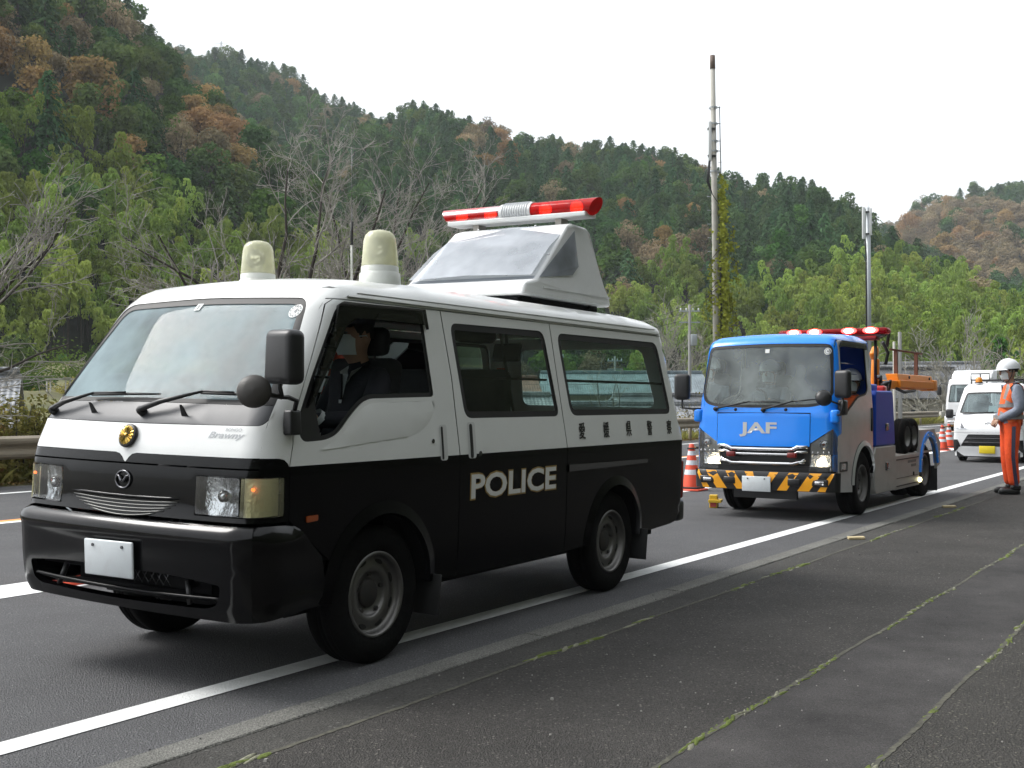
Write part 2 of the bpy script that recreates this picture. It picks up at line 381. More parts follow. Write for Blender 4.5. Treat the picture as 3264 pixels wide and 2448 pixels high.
def strip(name, X0, X1, z0, z1, mat, s0=-20, s1=130, step=5.0, kind='structure', thick=0.0):
    mb = MB(); n = int((s1 - s0) / step) + 1; vs_ = []
    for i in range(n):
        s = s0 + (s1 - s0) * i / (n - 1); vs_ += [rp(s, X0, z0), rp(s, X1, z1)]
    mb.add(vs_, [(2 * i + 1, 2 * i, 2 * i + 2, 2 * i + 3) for i in range(n - 1)], False)
    o = mb.build(name, mat); return tag(o, kind=kind)
strip('road', 3.47, 16.45, 0.0, 0.0, M_road)
tag(strip('road_marking', 3.955, 4.105, 0.004, 0.004, M_pw), 'white edge line painted along the kerb side of the road', None)
tag(strip('road_marking', 7.10, 7.60, 0.004, 0.004, M_pw), 'broad white line that the orange cones stand on', None)
tag(strip('road_marking', 11.45, 11.61, 0.004, 0.004, M_pw), 'white line beside the orange centre line', None)
tag(strip('road_marking', 11.61, 11.78, 0.004, 0.004, M_po), 'orange centre line across the road', None)
tag(strip('road_marking', 15.15, 15.32, 0.004, 0.004, M_pw), 'white edge line below the guard rail', None)
# gutter slabs, each 0.6 m with a narrow joint, weathered
def pave():
    mb = MB(); mk = MB()
    g = empty('gutter', (0, 0, 0)); tag(g, kind='structure')
    slab = None
    for i in range(-2, 60):
        L = 1.8; s0 = i * L
        if slab is None:
            m = MB(); m.box((L / 2, 0.0, -0.02), (L - 0.012, 0.145, 0.075)); slab = m.build('gutter_slab', M_gut, g, bevel=0.006, seg=1); o = slab
        else: o = slab.copy(); col.objects.link(o)
        o.location = rp(s0, 3.432, rng.uniform(-0.002, 0.002)); o.rotation_euler = (0, 0, math.pi / 2 - TH + rng.uniform(-.002, .002))
pave()
strip('pavement_kerb_strip', 3.085, 3.352, 0.022, 0.010, M_kerb)
strip('pavement', 1.821, 3.074, 0.024, 0.024, M_walkA)
strip('pavement', 1.172, 1.812, 0.024, 0.024, M_walkB)
strip('pavement', -3.2, 1.162, 0.026, 0.024, M_walkC)
strip('pavement_bed', -3.3, 3.34, 0.012, 0.004, pm('joint_soil', (0.060, 0.058, 0.045), 0.95, var=0.4, vscale=20))

# moss cushions growing in the joints, gravel lying about
M_moss = pm('moss', (0.13, 0.17, 0.03), 0.95, var=0.45, vscale=25, bump=0.9, bscale=220)
M_lichen = pm('joint_lichen', (0.24, 0.24, 0.17), 0.95, var=0.3, vscale=30, bump=0.8, bscale=150)
def moss_line(X, s0, s1, dens, big, seed):
    R = random.Random(seed); mb = MB(); s = s0
    while s < s1:
        on = math.sin(s * 2.1 + seed) + math.sin(s * 5.3 + 2 * seed) * 0.8 + R.uniform(-0.7, 0.7)
        if on > 1.1 - dens * 2:
            k = R.uniform(0.5, 1.0) * big; L = R.uniform(0.02, 0.06) * k * 1.5; w = R.uniform(0.007, 0.018) * k; h = R.uniform(0.004, 0.012) * k
            mb.cur = 0 if R.random() < 0.66 else 1
            c = rp(s, X + R.gauss(0, 0.006) + 0.012 * math.sin(s * 3.7 + seed), 0.022); ang = math.pi / 2 - TH + R.uniform(-0.4, 0.4)
            mb.ball(c, (L, w, h), 7, 4, Matrix.Rotation(ang, 3, 'Z'))
        s += R.uniform(0.010, 0.03)
    vs_ = []; q = s0; mb.cur = 1                             # crumbling joint filler, ragged on both sides
    while q < s1:
        c = X + 0.010 * math.sin(q * 3.7 + seed) * .5; vs_ += [rp(q, c - R.uniform(.006, .016), .0262), rp(q, c + R.uniform(.006, .016), .0262)]; q += R.uniform(.02, .05)
    mb.cur = 2; mb.add(vs_, [(2 * i + 1, 2 * i, 2 * i + 2, 2 * i + 3) for i in range(len(vs_) // 2 - 1)], False)
    return tag(mb.build('moss', [M_moss, M_lichen, pm('joint_filler', (0.075, 0.072, 0.055), 0.95, var=0.6, vscale=40, dirt=0.8, dirtc=(0.02, 0.02, 0.016), dscale=6)]), 'bright green moss growing along a joint of the pavement', 'moss', kind='stuff')
moss_line(3.078, 1.6, 16, 0.30, 1.25, 3); moss_line(1.817, 2.4, 24, 0.72, 0.95, 11); moss_line(1.167, 2.8, 16, 0.55, 0.95, 19)
def gravel():
    R = random.Random(5); mb = MB()
    for i in range(650):
        s = 2.0 + 16 * R.random() ** 1.6; X = R.uniform(-0.6, 3.5); r = R.uniform(0.002, 0.005) * (1.8 if R.random() < 0.05 else 1)
        mb.cur = 0 if R.random() < 0.6 else 1
        q = Matrix.Rotation(R.uniform(0, 6), 3, 'Z'); mb.box(rp(s, X, 0.024 + r * 0.4), (r * 2, r * R.uniform(1.1, 2), r * 1.3), q, (0.6, 0.7))
    return tag(mb.build('gravel', [pm('grit_pale', (0.27, 0.26, 0.24), 0.9), pm('grit_dark', (0.06, 0.06, 0.06), 0.9)]), 'small loose stones and grit scattered over the pavement', 'gravel', kind='stuff')
gravel()
# verge beyond the road, embankment and valley floor in one sheet to the horizon
def ground():
    Xs = [-1500, -300, -60, -3.25, 3.0, 16.40, 16.9, 17.8, 19.5, 22.5, 26, 40, 70, 130, 260, 600, 2500]; zs = [-0.05, -0.05, -0.05, -0.03, -0.04, -0.03, 0.03, -0.05, -1.3, -3.2, VAL + .2, VAL, VAL, VAL, VAL - 1, VAL - 2, VAL - 2]
    S = [-2500, -600, -200, -100] + list(np.arange(-60, 160, 4.0)) + [200, 300, 600, 2500]; vs_ = []; fs_ = []; nX = len(Xs)
    for s in S:
        for X, z in zip(Xs, zs):
            dz = 0.0 if X < 17.5 or X > 100 else rng.uniform(-0.2, 0.2); vs_.append(rp(s, X, z + dz))
    for i in range(len(S) - 1):
        for j in range(nX - 1): a = i * nX + j; fs_.append((a + 1, a, a + nX, a + nX + 1))
    m = bpy.data.materials.new('valley_ground'); m.use_nodes = True; nt = m.node_tree; b = nt.nodes['Principled BSDF']; L = nt.links
    tc = node(nt, 'ShaderNodeTexCoord'); n = node(nt, 'ShaderNodeTexNoise', i_Scale=0.12, i_Detail=8.0, i_Roughness=0.7); L.new(tc.outputs['Object'], n.inputs[0])
    n2 = node(nt, 'ShaderNodeTexNoise', i_Scale=2.5, i_Detail=6.0, i_Roughness=0.7); L.new(tc.outputs['Object'], n2.inputs[0])
    cr = node(nt, 'ShaderNodeValToRGB'); e = cr.color_ramp.elements; e[0].position = 0.3; e[0].color = (0.10, 0.075, 0.04, 1); e[1].position = 0.62; e[1].color = (0.075, 0.095, 0.03, 1)
    x = cr.color_ramp.elements.new(0.46); x.color = (0.13, 0.11, 0.05, 1); L.new(n.outputs['Fac'], cr.inputs[0])
    mr = node(nt, 'ShaderNodeMapRange', n_1=0.3, n_2=0.7, n_3=0.55, n_4=1.4); L.new(n2.outputs['Fac'], mr.inputs[0]); sc = node(nt, 'ShaderNodeVectorMath', operation='SCALE'); L.new(cr.outputs[0], sc.inputs[0]); L.new(mr.outputs[0], sc.inputs['Scale'])
    L.new(sc.outputs[0], b.inputs['Base Color']); b.inputs['Roughness'].default_value = 1.0
    bp = node(nt, 'ShaderNodeBump', i_Strength=0.8, i_Distance=0.2); L.new(n2.outputs['Fac'], bp.inputs['Height']); L.new(bp.outputs[0], b.inputs['Normal'])
    mb = MB(); mb.add(vs_, fs_, True); return tag(mb.build('ground', m), kind='structure'), m
GROUND, M_ground = ground()

# ------------------------------------------------------------------ hills
M_floor = pm('forest_floor', (0.016, 0.018, 0.010), 1.0, var=0.5, vscale=0.3, bump=1.0, bscale=1.0)
class Hill:
    """slope between a base line and a ridge, both given as photo column -> distance / height"""
    def __init__(s, name, xs, d0, d1, ridge, zb=VAL - 0.5, bulge=0.18):
        s.xs, s.d0, s.d1, s.ridge, s.zb, s.bulge = (np.array(v, float) if hasattr(v, '__len__') else v for v in (xs, d0, d1, ridge, zb, bulge)); s.name = name
    def pt(s, x, t):
        d0 = np.interp(x, s.xs, s.d0); d1 = np.interp(x, s.xs, s.d1); yr = np.interp(x, s.xs, s.ridge)
        top = EYE + (1282 - yr) / 3600 * d1; u = (x - 1632) / 3600
        if t <= 1: d = d0 + (d1 - d0) * t; z = s.zb + (top - s.zb) * (t + s.bulge * math.sin(math.pi * t) * 0.5)
        else: d = d1 + (t - 1) * 200; z = top - (t - 1) * 130
        w = 1.0 + 0.010 * math.sin(x * 0.011 + t * 5) + 0.012 * math.sin(x * 0.031 + t * 11)
        return Vector((u * d, d, z * (w if z > 0 else 1)))
    def mesh(s, nx=60, nt_=16):
        vs_ = []; x0, x1 = s.xs[0], s.xs[-1]
        for i in range(nx + 1):
            for j in range(nt_ + 3): vs_.append(s.pt(x0 + (x1 - x0) * i / nx, j / nt_))
        m = nt_ + 3; fs_ = [(i * m + j, (i + 1) * m + j, (i + 1) * m + j + 1, i * m + j + 1) for i in range(nx) for j in range(m - 1)]
        mb = MB(); mb.add(vs_, fs_, True); return tag(mb.build('hill', M_floor), kind='structure')
# ridge heights are of the ground; the trees on top add a few metres
hillA = Hill('A', [-900, -300, 0, 200, 370, 480, 590, 700, 830, 950, 1150, 1400], [75, 75, 78, 80, 82, 85, 88, 92, 98, 105, 120, 130], [240, 235, 230, 225, 220, 215, 205, 195, 180, 165, 150, 140], [-900, -520, -330, -130, 80, 190, 300, 420, 560, 680, 900, 1150])
hillB = Hill('B', [200, 400, 560, 690, 830, 940, 1030, 1160, 1300, 1450], [190, 190, 195, 200, 205, 210, 215, 220, 220, 220], [420, 420, 425, 430, 430, 430, 430, 425, 420, 410], [150, 170, 190, 225, 250, 310, 350, 400, 460, 520])
hillC = Hill('C', [850, 1000, 1150, 1240, 1330, 1390, 1480, 1640, 1770, 1900, 2040, 2130, 2260, 2390, 2500, 2570, 2730, 2840, 3000, 3264, 3800], [125, 130, 135, 140, 140, 140, 140, 140, 140, 140, 138, 135, 130, 125, 120, 115, 110, 105, 98, 90, 80], [330, 340, 345, 350, 350, 345, 340, 335, 330, 330, 320, 315, 300, 285, 265, 255, 240, 225, 205, 185, 165], [540, 500, 455, 425, 410, 412, 445, 492, 515, 525, 545, 555, 610, 668, 655, 675, 755, 850, 945, 1050, 1160])
hillD = Hill('D', [2500, 2700, 2840, 2900, 3040, 3170, 3264, 3500, 4200], [260, 260, 260, 255, 250, 245, 240, 235, 220], [480, 480, 480, 480, 480, 480, 475, 470, 450], [850, 815, 755, 718, 672, 655, 635, 585, 545])
for h in (hillA, hillB, hillC, hillD): h.mesh()
# wooded slope on the pavement side, behind the viewer: it keeps half of the sky off the near flanks of the vehicles
def back_hill():
    vs_ = []; fs_ = []; S = np.arange(-90, 121, 6.0); prof = [(-3.2, -0.05), (-4.6, 0.0), (-5.0, 3.0), (-8, 9.0), (-13, 18), (-21, 30), (-34, 44), (-60, 60), (-130, 75)]
    for s in S:
        for X, z in prof:
            k = rng.uniform(-0.8, 0.8) if z > 3 else 0; vs_.append(rp(s, X + k, z + k * 0.6))
    n = len(prof); fs_ = [(i * n + j, i * n + j + 1, (i + 1) * n + j + 1, (i + 1) * n + j) for i in range(len(S) - 1) for j in range(n - 1)]
    mb = MB(); mb.add(vs_, fs_, False); return tag(mb.build('hill', pm('wooded_slope', (0.024, 0.030, 0.015), 1.0, var=0.6, vscale=0.5, bump=1.0, bscale=2.0)), kind='structure')
back_hill()

# ------------------------------------------------------------------ guard rail on the far side of the road
M_rail = pm('beige_rail_paint', (0.30, 0.255, 0.19), 0.55, var=0.12, vscale=2, dirt=0.4, dirtc=(0.16, 0.12, 0.08), dscale=2.5, bump=0.1, bscale=20)
def guard_rail(s0, s1, X=16.62):
    root = empty('guard_rail', rp((s0 + s1) / 2, X, 0)); tag(root, 'beige steel guard rail on round posts along the far edge of the road', 'guard rail')
    off = -root.location
    prof = [(0.0, 0.42), (-0.075, 0.46), (-0.085, 0.50), (-0.075, 0.54), (-0.01, 0.585), (-0.01, 0.625), (-0.075, 0.67), (-0.085, 0.71), (-0.075, 0.75), (0.0, 0.79)]
    back = [(x + 0.012, z) for x, z in reversed(prof)]; P = prof + back; n = len(P); L = 4.0; k = 0; s = s0; beam0 = post0 = None
    while s < s1 - 0.1:
        if beam0 is None:
            mb = MB(); vs_ = [RDv * e + RNv * x + Vector((0, 0, z)) for e in (-0.08, L + 0.08) for x, z in P]
            mb.add(vs_, [(i, (i + 1) % n, n + (i + 1) % n, n + i) for i in range(n)] + [tuple(range(n - 1, -1, -1)), tuple(range(n, 2 * n))], False)
            beam0 = mb.build('beam', M_rail, root); b = beam0
            mb = MB(); mb.cyl((0, 0, -0.3), (0, 0, 0.74), 0.057, seg=14); mb.lathe([(0.057, 0.74), (0.045, 0.765), (0.0, 0.775)], seg=14); mb.box(Vector((0, 0, 0.60)) - RNv * 0.05, (0.1, 0.1, 0.12)); post0 = mb.build('post', M_rail, root); p = post0
        else:
            b = beam0.copy(); col.objects.link(b); p = post0.copy(); col.objects.link(p)
        b.location = rp(s, X - 0.09 + (0.006 if k % 2 else 0), 0) + off; p.location = rp(s + 0.3, X, 0) + off; k += 1; s += L
guard_rail(-12, 69)
# short stone marker post and kerb block past the end of the rail
# ------------------------------------------------------------------ vehicle materials
M_white = pm('white_van_paint', (0.80, 0.81, 0.80), 0.28, coat=0.6, var=0.03, vscale=3, dirt=0.06, dirtc=(0.5, 0.47, 0.42), dscale=4)
M_black = pm('black_van_paint', (0.0015, 0.0015, 0.002), 0.22, coat=0.04, spec=0.12, dirt=0.25, dirtc=(0.0035, 0.0033, 0.003), dscale=3)
M_blackf = pm('black_front_paint', (0.002, 0.002, 0.0025), 0.16, coat=0.12, spec=0.25, dirt=0.2, dirtc=(0.008, 0.0075, 0.007), dscale=4)
M_blackpl = pm('black_plastic', (0.014, 0.014, 0.015), 0.42, var=0.2, vscale=12, bump=0.05, bscale=200)
M_cowl = pm('cowl_grey', (0.035, 0.037, 0.043), 0.42, var=0.1, vscale=20, spec=0.7)
M_rub = pm('rubber', (0.012, 0.012, 0.012), 0.6)
M_tyre = pm('tyre_rubber', (0.006, 0.006, 0.006), 0.85, spec=0.1, var=0.25, vscale=14, dirt=0.4, dirtc=(0.011, 0.010, 0.009), dscale=9, bump=0.3, bscale=60)
M_rim = pm('steel_rim', (0.17, 0.165, 0.16), 0.4, metal=0.7, var=0.15, vscale=14, dirt=0.5, dirtc=(0.07, 0.06, 0.05), dscale=7)
M_hub = pm('hub_dark', (0.03, 0.028, 0.027), 0.7, dirt=0.4, dirtc=(0.08, 0.05, 0.03), dscale=14)
M_chrome = pm('chrome', (0.75, 0.75, 0.76), 0.12, metal=1.0)
M_dchrome = pm('dark_chrome', (0.16, 0.16, 0.17), 0.22, metal=0.9)
M_slat = pm('grille_slat_grey', (0.10, 0.10, 0.095), 0.3, metal=0.5)
M_int = pm('interior_dark', (0.010, 0.010, 0.011), 0.85, spec=0.2, var=0.2)
M_intl = pm('interior_trim', (0.30, 0.30, 0.29), 0.7, var=0.06)
M_seat = pm('seat_cloth', (0.030, 0.031, 0.034), 0.9, var=0.2, vscale=20)
M_glass = glass_mat('side_glass', (0.66, 0.80, 0.76), 1.5)
M_wsglass = glass_mat('windscreen_glass', (0.32, 0.40, 0.39), 1.20, haze=0.54, hazec=(0.33, 0.42, 0.45))
M_lens = glass_mat('clear_lens', (0.93, 0.95, 0.95), 1.55, haze=0.08, hazec=(0.7, 0.7, 0.7))
M_ylens = glass_mat('yellowed_lens', (0.93, 0.91, 0.70), 1.5, haze=0.22, hazec=(0.80, 0.77, 0.50))
M_refl = pm('reflector', (0.82, 0.83, 0.85), 0.16, metal=1.0, bump=0.35, bscale=28)
M_plate = pm('number_plate', (0.62, 0.66, 0.68), 0.4, dirt=0.5, dirtc=(0.52, 0.53, 0.54), dscale=14)
M_gold = pm('gold', (0.72, 0.50, 0.13), 0.25, metal=1.0)
M_amber = pm('amber_lens', (0.35, 0.07, 0.01), 0.25, coat=0.5)
M_bulb = pm('amber_bulb', (0.9, 0.2, 0.02), 0.3, emit=(1.0, 0.16, 0.03), es=1.6)
M_stick = pm('sticker_white', (0.72, 0.74, 0.74), 0.5); M_stickg = pm('sticker_grey', (0.25, 0.27, 0.28), 0.6)
M_lwhite = pm('letter_white', (0.74, 0.74, 0.71), 0.45); M_lgold = pm('letter_gold', (0.34, 0.22, 0.05), 0.45); M_lblack = pm('letter_black', (0.012, 0.012, 0.012), 0.4); M_lgrey = pm('letter_grey', (0.45, 0.46, 0.47), 0.3, metal=0.3)

def wheel(name, parent, c, r, rr, w, face=-1, rim_m=None, vents=8, nuts=5, M=None):
    """steel disc wheel; face=-1 looks towards -y"""
    T = Matrix.Translation(Vector(c)) @ (Matrix.Identity(4) if face < 0 else Matrix.Rotation(math.pi, 4, 'Z'))
    if M: T = M @ T
    ax = (0, -1, 0); h = w / 2
    b = MB(T); b.lathe([(0.0, h * 0.45), (rr * 0.30, h * 0.45), (rr * 0.34, h * 0.38), (rr * 0.36, h * 0.1), (rr * 0.36, -h)], axis=ax, seg=20)
    for k in range(nuts):
        a = 2 * math.pi * k / nuts + 0.3; b.cyl((rr * 0.47 * math.cos(a), -h * 0.30, rr * 0.47 * math.sin(a)), (rr * 0.47 * math.cos(a), -h * 0.48, rr * 0.47 * math.sin(a)), rr * 0.055, seg=6)
    o = b.build(name, M_hub, parent)
    t = MB(T); sh = r * 0.035
    prof = [(rr, h * 0.86), (rr * 1.06, h * 0.99), ((r + rr) / 2 - .01, h * 1.04), (r - 2.2 * sh, h * 0.98), (r - 0.7 * sh, h * 0.86), (r, h * 0.66), (r, h * 0.62), (r - 0.008, h * 0.60), (r - 0.008, h * 0.52), (r, h * 0.50), (r, h * 0.2), (r - 0.008, h * 0.18), (r - 0.008, h * 0.08), (r, h * 0.06), (r, -h * 0.06), (r - 0.008, -h * 0.08), (r - 0.008, -h * 0.18), (r, -h * 0.2), (r, -h * 0.6), (r - 0.7 * sh, -h * 0.86), (r - 2.2 * sh, -h * 0.98), (rr * 1.06, -h), (rr, -h * 0.86)]
    t.lathe(prof, axis=ax, seg=56); t.build('tyre', M_tyre, o)
    m = MB(T)
    m.lathe([(rr * 1.03, h * 0.93), (rr * 1.01, h * 1.0), (rr * 0.955, h * 0.98), (rr * 0.93, h * 0.75), (rr * 0.90, h * 0.55), (rr * 0.86, h * 0.48), (rr * 0.78, h * 0.53), (rr * 0.66, h * 0.62), (rr * 0.56, h * 0.62), (rr * 0.52, h * 0.50), (rr * 0.50, h * 0.34), (rr * 0.30, h * 0.30)], axis=ax, seg=56)
    m.cur = 1
    for k in range(vents):
        a = 2 * math.pi * (k + 0.5) / vents; c0 = rr * 0.80; pts = []
        for q in range(10):
            e = 2 * math.pi * q / 10; ra = c0 + rr * 0.055 * math.sin(e); aa = a + 0.17 * math.cos(e); yy = -(h * 0.52 + 0.004); pts.append((ra * math.cos(aa), yy, ra * math.sin(aa)))
        m.add(pts + [(p[0], p[1] + 0.02, p[2]) for p in pts], [tuple(range(10))] + [(i, (i + 1) % 10, 10 + (i + 1) % 10, 10 + i) for i in range(10)], False)
    m.build('rim', [rim_m or M_rim, M_rub], o); return o

# ------------------------------------------------------------------ the police van
VTH = math.radians(32.2076); VROT = math.pi / 2 - VTH
vt_ = Vector((math.sin(VTH), math.cos(VTH), 0)); vn_ = Vector((-math.cos(VTH), math.sin(VTH), 0))
VAN_LOC = Vector((-0.6809, 5.7628, 0)) + vn_ * 0.825
van = empty('police_van', VAN_LOC, VROT)
tag(van, 'black and white police van with red roof light bar and sign box', 'van')
XF = Matrix.Translation((0, -0.845, 0)) @ Matrix.Rotation(math.radians(1.0), 4, 'X') @ Matrix.Translation((0, 0.845, 0))   # body leans with the road's crossfall
_Fc = smooth_tab([(.30, -.90), (.37, -.925), (.55, -.945), (.74, -.95), (.78, -.938), (.80, -.93), (1.03, -.92), (1.10, -.91), (1.22, -.87), (1.325, -.80), (1.85, -.41), (2.3, -.08)], .03)
_bow = lerp_tab([(1.0, .05), (1.25, .07)])
_Bk = smooth_tab([(0.3, 3.74), (.55, 3.79), (1.03, 3.80), (1.83, 3.53), (2.1, 3.44)], .04)
_Wd = smooth_tab([(.3, .82), (.5, .84), (.9, .847), (1.03, .847), (1.83, .768), (2.1, .742)], .04)
_Zr = smooth_tab([(-.6, 1.85), (-.3, 1.945), (0, 1.99), (.5, 2.012), (3.0, 2.008), (3.6, 1.98)], .1)
_rr = lerp_tab([(-1, .125), (.5, .12), (3, .09), (3.8, .075)])
_crn = lerp_tab([(-.45, .010), (.15, .056)])
vbody = Body(lambda y, z: _Fc(z) + _bow(z) * (np.abs(y) / .845) ** 2.2, lambda y, z: _Bk(z) + 0 * y, lambda x, z: _Wd(z) + 0 * x, lambda x, y: _Zr(x) - _crn(x) * (np.abs(y) / .75) ** 2, lambda x, z: _rr(x) + 0 * z)
ysf = lambda z: float(_Wd(z)) - 0.042
def sf(z0, z1, n=10, gap=0.0):                               # seam between front and side, in side coordinates
    zs = np.linspace(z0, z1, n); Q = vbody.front(np.array([(ysf(z), z) for z in zs])); return [(q[0] + gap, q[2]) for q in Q]
def ff(z0, z1, sg, n=10): return [(sg * ysf(z), z) for z in np.linspace(z0, z1, n)]
def sr(z0, z1, n=8):
    zs = np.linspace(z0, z1, n); Q = vbody.rear(np.array([(ysf(z), z) for z in zs])); return [(q[0], q[2]) for q in Q]
def on_van(chart, u, v, off=0.0):
    Q = vbody.map(chart, [(u, v)]); N = vbody.normal(Q); return XF @ Vector(Q[0] + N[0] * off), (XF.to_3x3() @ Vector(N[0])).normalized()
BELT = 1.034
GAP = 0.004
arcF = [(0.395 * math.cos(a) + 0.01, 0.365 + 0.40 * math.sin(a)) for a in np.linspace(math.pi, 0, 22)]
arcR = [(0.385 * math.cos(a) + 2.60, 0.365 + 0.385 * math.sin(a)) for a in np.linspace(math.pi, 0, 22)]
win_door = rounded([(-.295, 1.803), (.392, 1.815), (.457, 1.357), (-.12, 1.345), (-.23, 1.275), (-.345, 1.175), (-.43, 1.148), (-.60, 1.142), (-.628, 1.23), (-.52, 1.43)], [.05, .05, .03, .08, .08, .06, .06, .04, .05, .05])
win_1 = rounded([(.652, 1.772), (1.682, 1.78), (1.815, 1.237), (.746, 1.237)], .065)
win_2 = rounded([(1.851, 1.777), (3.378, 1.782), (3.549, 1.238), (1.967, 1.239)], .08)
# side outlines (x, z)
doorline_f = [(-.685, BELT), (-.655, 1.14), (-.648, 1.235), (-.55, 1.43), (-.345, 1.805), (-.30, 1.832)]
doorline_r = [(.565, 1.832), (.633, 1.467), (.668, BELT)]
slide_r = [(1.762, 1.832), (1.888, BELT)]
def side_parts(ch):
    near = ch == 'L'
    # front corner: white pillar and wing, black below
    s = Shell(vbody, XF); fl = dict(flange=0.018, res=0.06)
    up = sf(1.075, 1.832, 14); back = [(x - GAP * 1.5, z) for x, z in doorline_f]
    s.panel(ch, up + [(-.30, 1.8325)][:0] + list(reversed(back)) + [(-.70, 1.05), (-.72, 1.066), (-.75, 1.073)], mi=0, **fl)
    s.panel(ch, sf(.99, 1.072, 3) + [(-.75, 1.071), (-.72, 1.064), (-.70, 1.048), (-.69, 1.03), (-.69, .80), (-.69, .785)] + [(sf(.785, .8, 2)[0][0], .785)] + sf(.785, .805, 2)[1:] + [(-.722, .806), (-.722, .99)], mi=1, **fl)
    s.build('front_wing', [M_white, M_black], van)
    # front door
    s = Shell(vbody, XF)
    s.panel(ch, doorline_f + doorline_r, [win_door], mi=0, **fl)
    lowdoor = [(-.685, BELT - .001), (.668, BELT - .001), (.67, .36), (.44, .36)] + [(x * 1.04 + .0, .365 + (z - .365) * 1.05) for x, z in reversed(arcF)][0:19] + [(-.44, .60), (-.685, .79)]
    s.panel(ch, lowdoor, mi=1, **fl)
    d = s.build('front_door', [M_white, M_black], van)
    s = Shell(vbody, XF); s.panel(ch, win_door, [inset_poly(win_door, .022)], res=.08, off=-.006); s.build('window_seal', M_rub, d)
    s = Shell(vbody, XF); s.panel(ch, [(-.628, 1.23), (-.60, 1.142), (-.465, 1.146), (-.49, 1.30), (-.515, 1.43)], res=.08, off=-.002); s.build('quarter_cover', M_blackpl, d)
    s = Shell(vbody, XF); low_pane = [(-.60, 1.16), (-.43, 1.16), (-.34, 1.19), (-.225, 1.30), (-.12, 1.372), (.44, 1.385), (.45, 1.35), (-.12, 1.34), (-.345, 1.17), (-.6, 1.145)]; s.panel(ch, low_pane, res=.1, off=-.02); s.build('window_pane', M_glass, d)
    # raised waist panel under the window
    s = Shell(vbody, XF); wp = rounded([(-.50, 1.098), (.30, 1.155), (.43, 1.24), (.475, 1.335), (-.11, 1.322), (-.215, 1.255), (-.33, 1.155), (-.42, 1.125)], [.02, .12, .10, .04, .08, .08, .06, .03])
    s.panel(ch, wp, res=.05, off=.0, curv=lambda V: 0.007 * np.clip(np.minimum.reduce([np.hypot(V[:, 0] - a, V[:, 1] - b) for a, b in densify(wp, .03)]) / .02, 0, 1)); s.build('door_swage', M_white, d)
    mb = MB(XF); p, n = on_van(ch, .30, 1.035, 0); 
    # handle recess and lock
    for hx, par, lx in ((.505, d, .415), (.79, None, .875)):
        if par is None: continue
    s = Shell(vbody, XF); s.panel(ch, rounded([(.487, 1.01), (.487, 1.205), (.555, 1.205), (.555, 1.01)], .02), res=.05, off=.0016, mi=0)
    s.panel(ch, rounded([(.500, 1.015), (.500, 1.195), (.518, 1.195), (.518, 1.015)], .012), res=.05, off=.003, mi=1); s.build('door_handle', [pm('handle_well', (0.62, 0.63, 0.62), 0.4), M_blackpl], d)
    p, n = on_van(ch, .425, 1.118, 0.0); mb = MB(); mb.cyl(p - n * .004, p + n * .004, .012, seg=12); mb.build('lock', M_dchrome, d)
    # sliding door
    s = Shell(vbody, XF)
    f_ = [(x + GAP * 2, z) for x, z in doorline_r]
    s.panel(ch, f_ + [(1.888, BELT)] + [slide_r[0]], [win_1], mi=0, **fl)
    s.panel(ch, [(.676, BELT - .001), (1.888, BELT - .001), (1.89, .355), (.678, .355)], mi=1, **fl)
    d2 = s.build('sliding_door', [M_white, M_black], van)
    s = Shell(vbody, XF); s.panel(ch, win_1, [inset_poly(win_1, .038)], res=.08, off=-.005); s.build('window_seal', M_rub, d2)
    s = Shell(vbody, XF); s.panel(ch, inset_poly(win_1, .03), res=.1, off=-.012); s.build('window_pane', M_glass, d2)
    s = Shell(vbody, XF); s.panel(ch, [(1.185, 1.755), (1.215, 1.755), (1.31, 1.25), (1.275, 1.25)], res=.1, off=-.018); s.build('window_divider', M_rub, d2)
    s = Shell(vbody, XF); s.panel(ch, rounded([(.755, 1.01), (.755, 1.215), (.835, 1.215), (.835, 1.01)], .022), res=.05, off=.0016, mi=0)
    s.panel(ch, rounded([(.775, 1.012), (.775, 1.205), (.805, 1.205), (.805, 1.012)], .015), res=.05, off=.003, mi=1); s.build('door_handle', [pm('handle_well', (.6, .6, .6)), M_blackpl], d2)
    p, n = on_van(ch, .875, 1.035, 0.0); mb = MB(); mb.cyl(p - n * .004, p + n * .005, .014, seg=12); mb.build('lock', M_dchrome, d2)
    # rear quarter
    s = Shell(vbody, XF); f2 = [(x + GAP * 2, z) for x, z in slide_r]
    s.panel(ch, f2 + list(sr(BELT, 1.832, 10)), [win_2], mi=0, **fl)
    low = [(1.896, BELT - .001)] + sr(BELT - .001, .56, 6) + [(3.79, .54), (3.64, .40), (3.56, .388), (3.01, .365)] + list(reversed(arcR)) + [(1.898, .355)]
    s.panel(ch, low, mi=1, **fl); q = s.build('rear_quarter', [M_white, M_black], van)
    s = Shell(vbody, XF); s.panel(ch, win_2, [inset_poly(win_2, .04)], res=.08, off=-.005); s.build('window_seal', M_rub, q)
    s = Shell(vbody, XF); s.panel(ch, inset_poly(win_2, .03), res=.1, off=-.012); s.build('window_pane', M_glass, q)
    for nm, (cx, rx, arc) in dict(f=(0.01, .395, arcF), r=(2.60, .385, arcR)).items():          # flared arch lips
        s = Shell(vbody, XF); o2 = [(cx + (x - cx) * 1.16, .365 + (z - .365) * 1.16) for x, z in arc]; s.panel(ch, list(arc) + list(reversed(o2)), res=.04, off=.002, flange=.03, curv=lambda V, cx=cx, rx=rx: .018 * np.clip(1 - np.abs(np.hypot(V[:, 0] - cx, V[:, 1] - .365) / rx - 1.0) / .16, 0, 1)); s.build('wheel_arch', M_black, van)
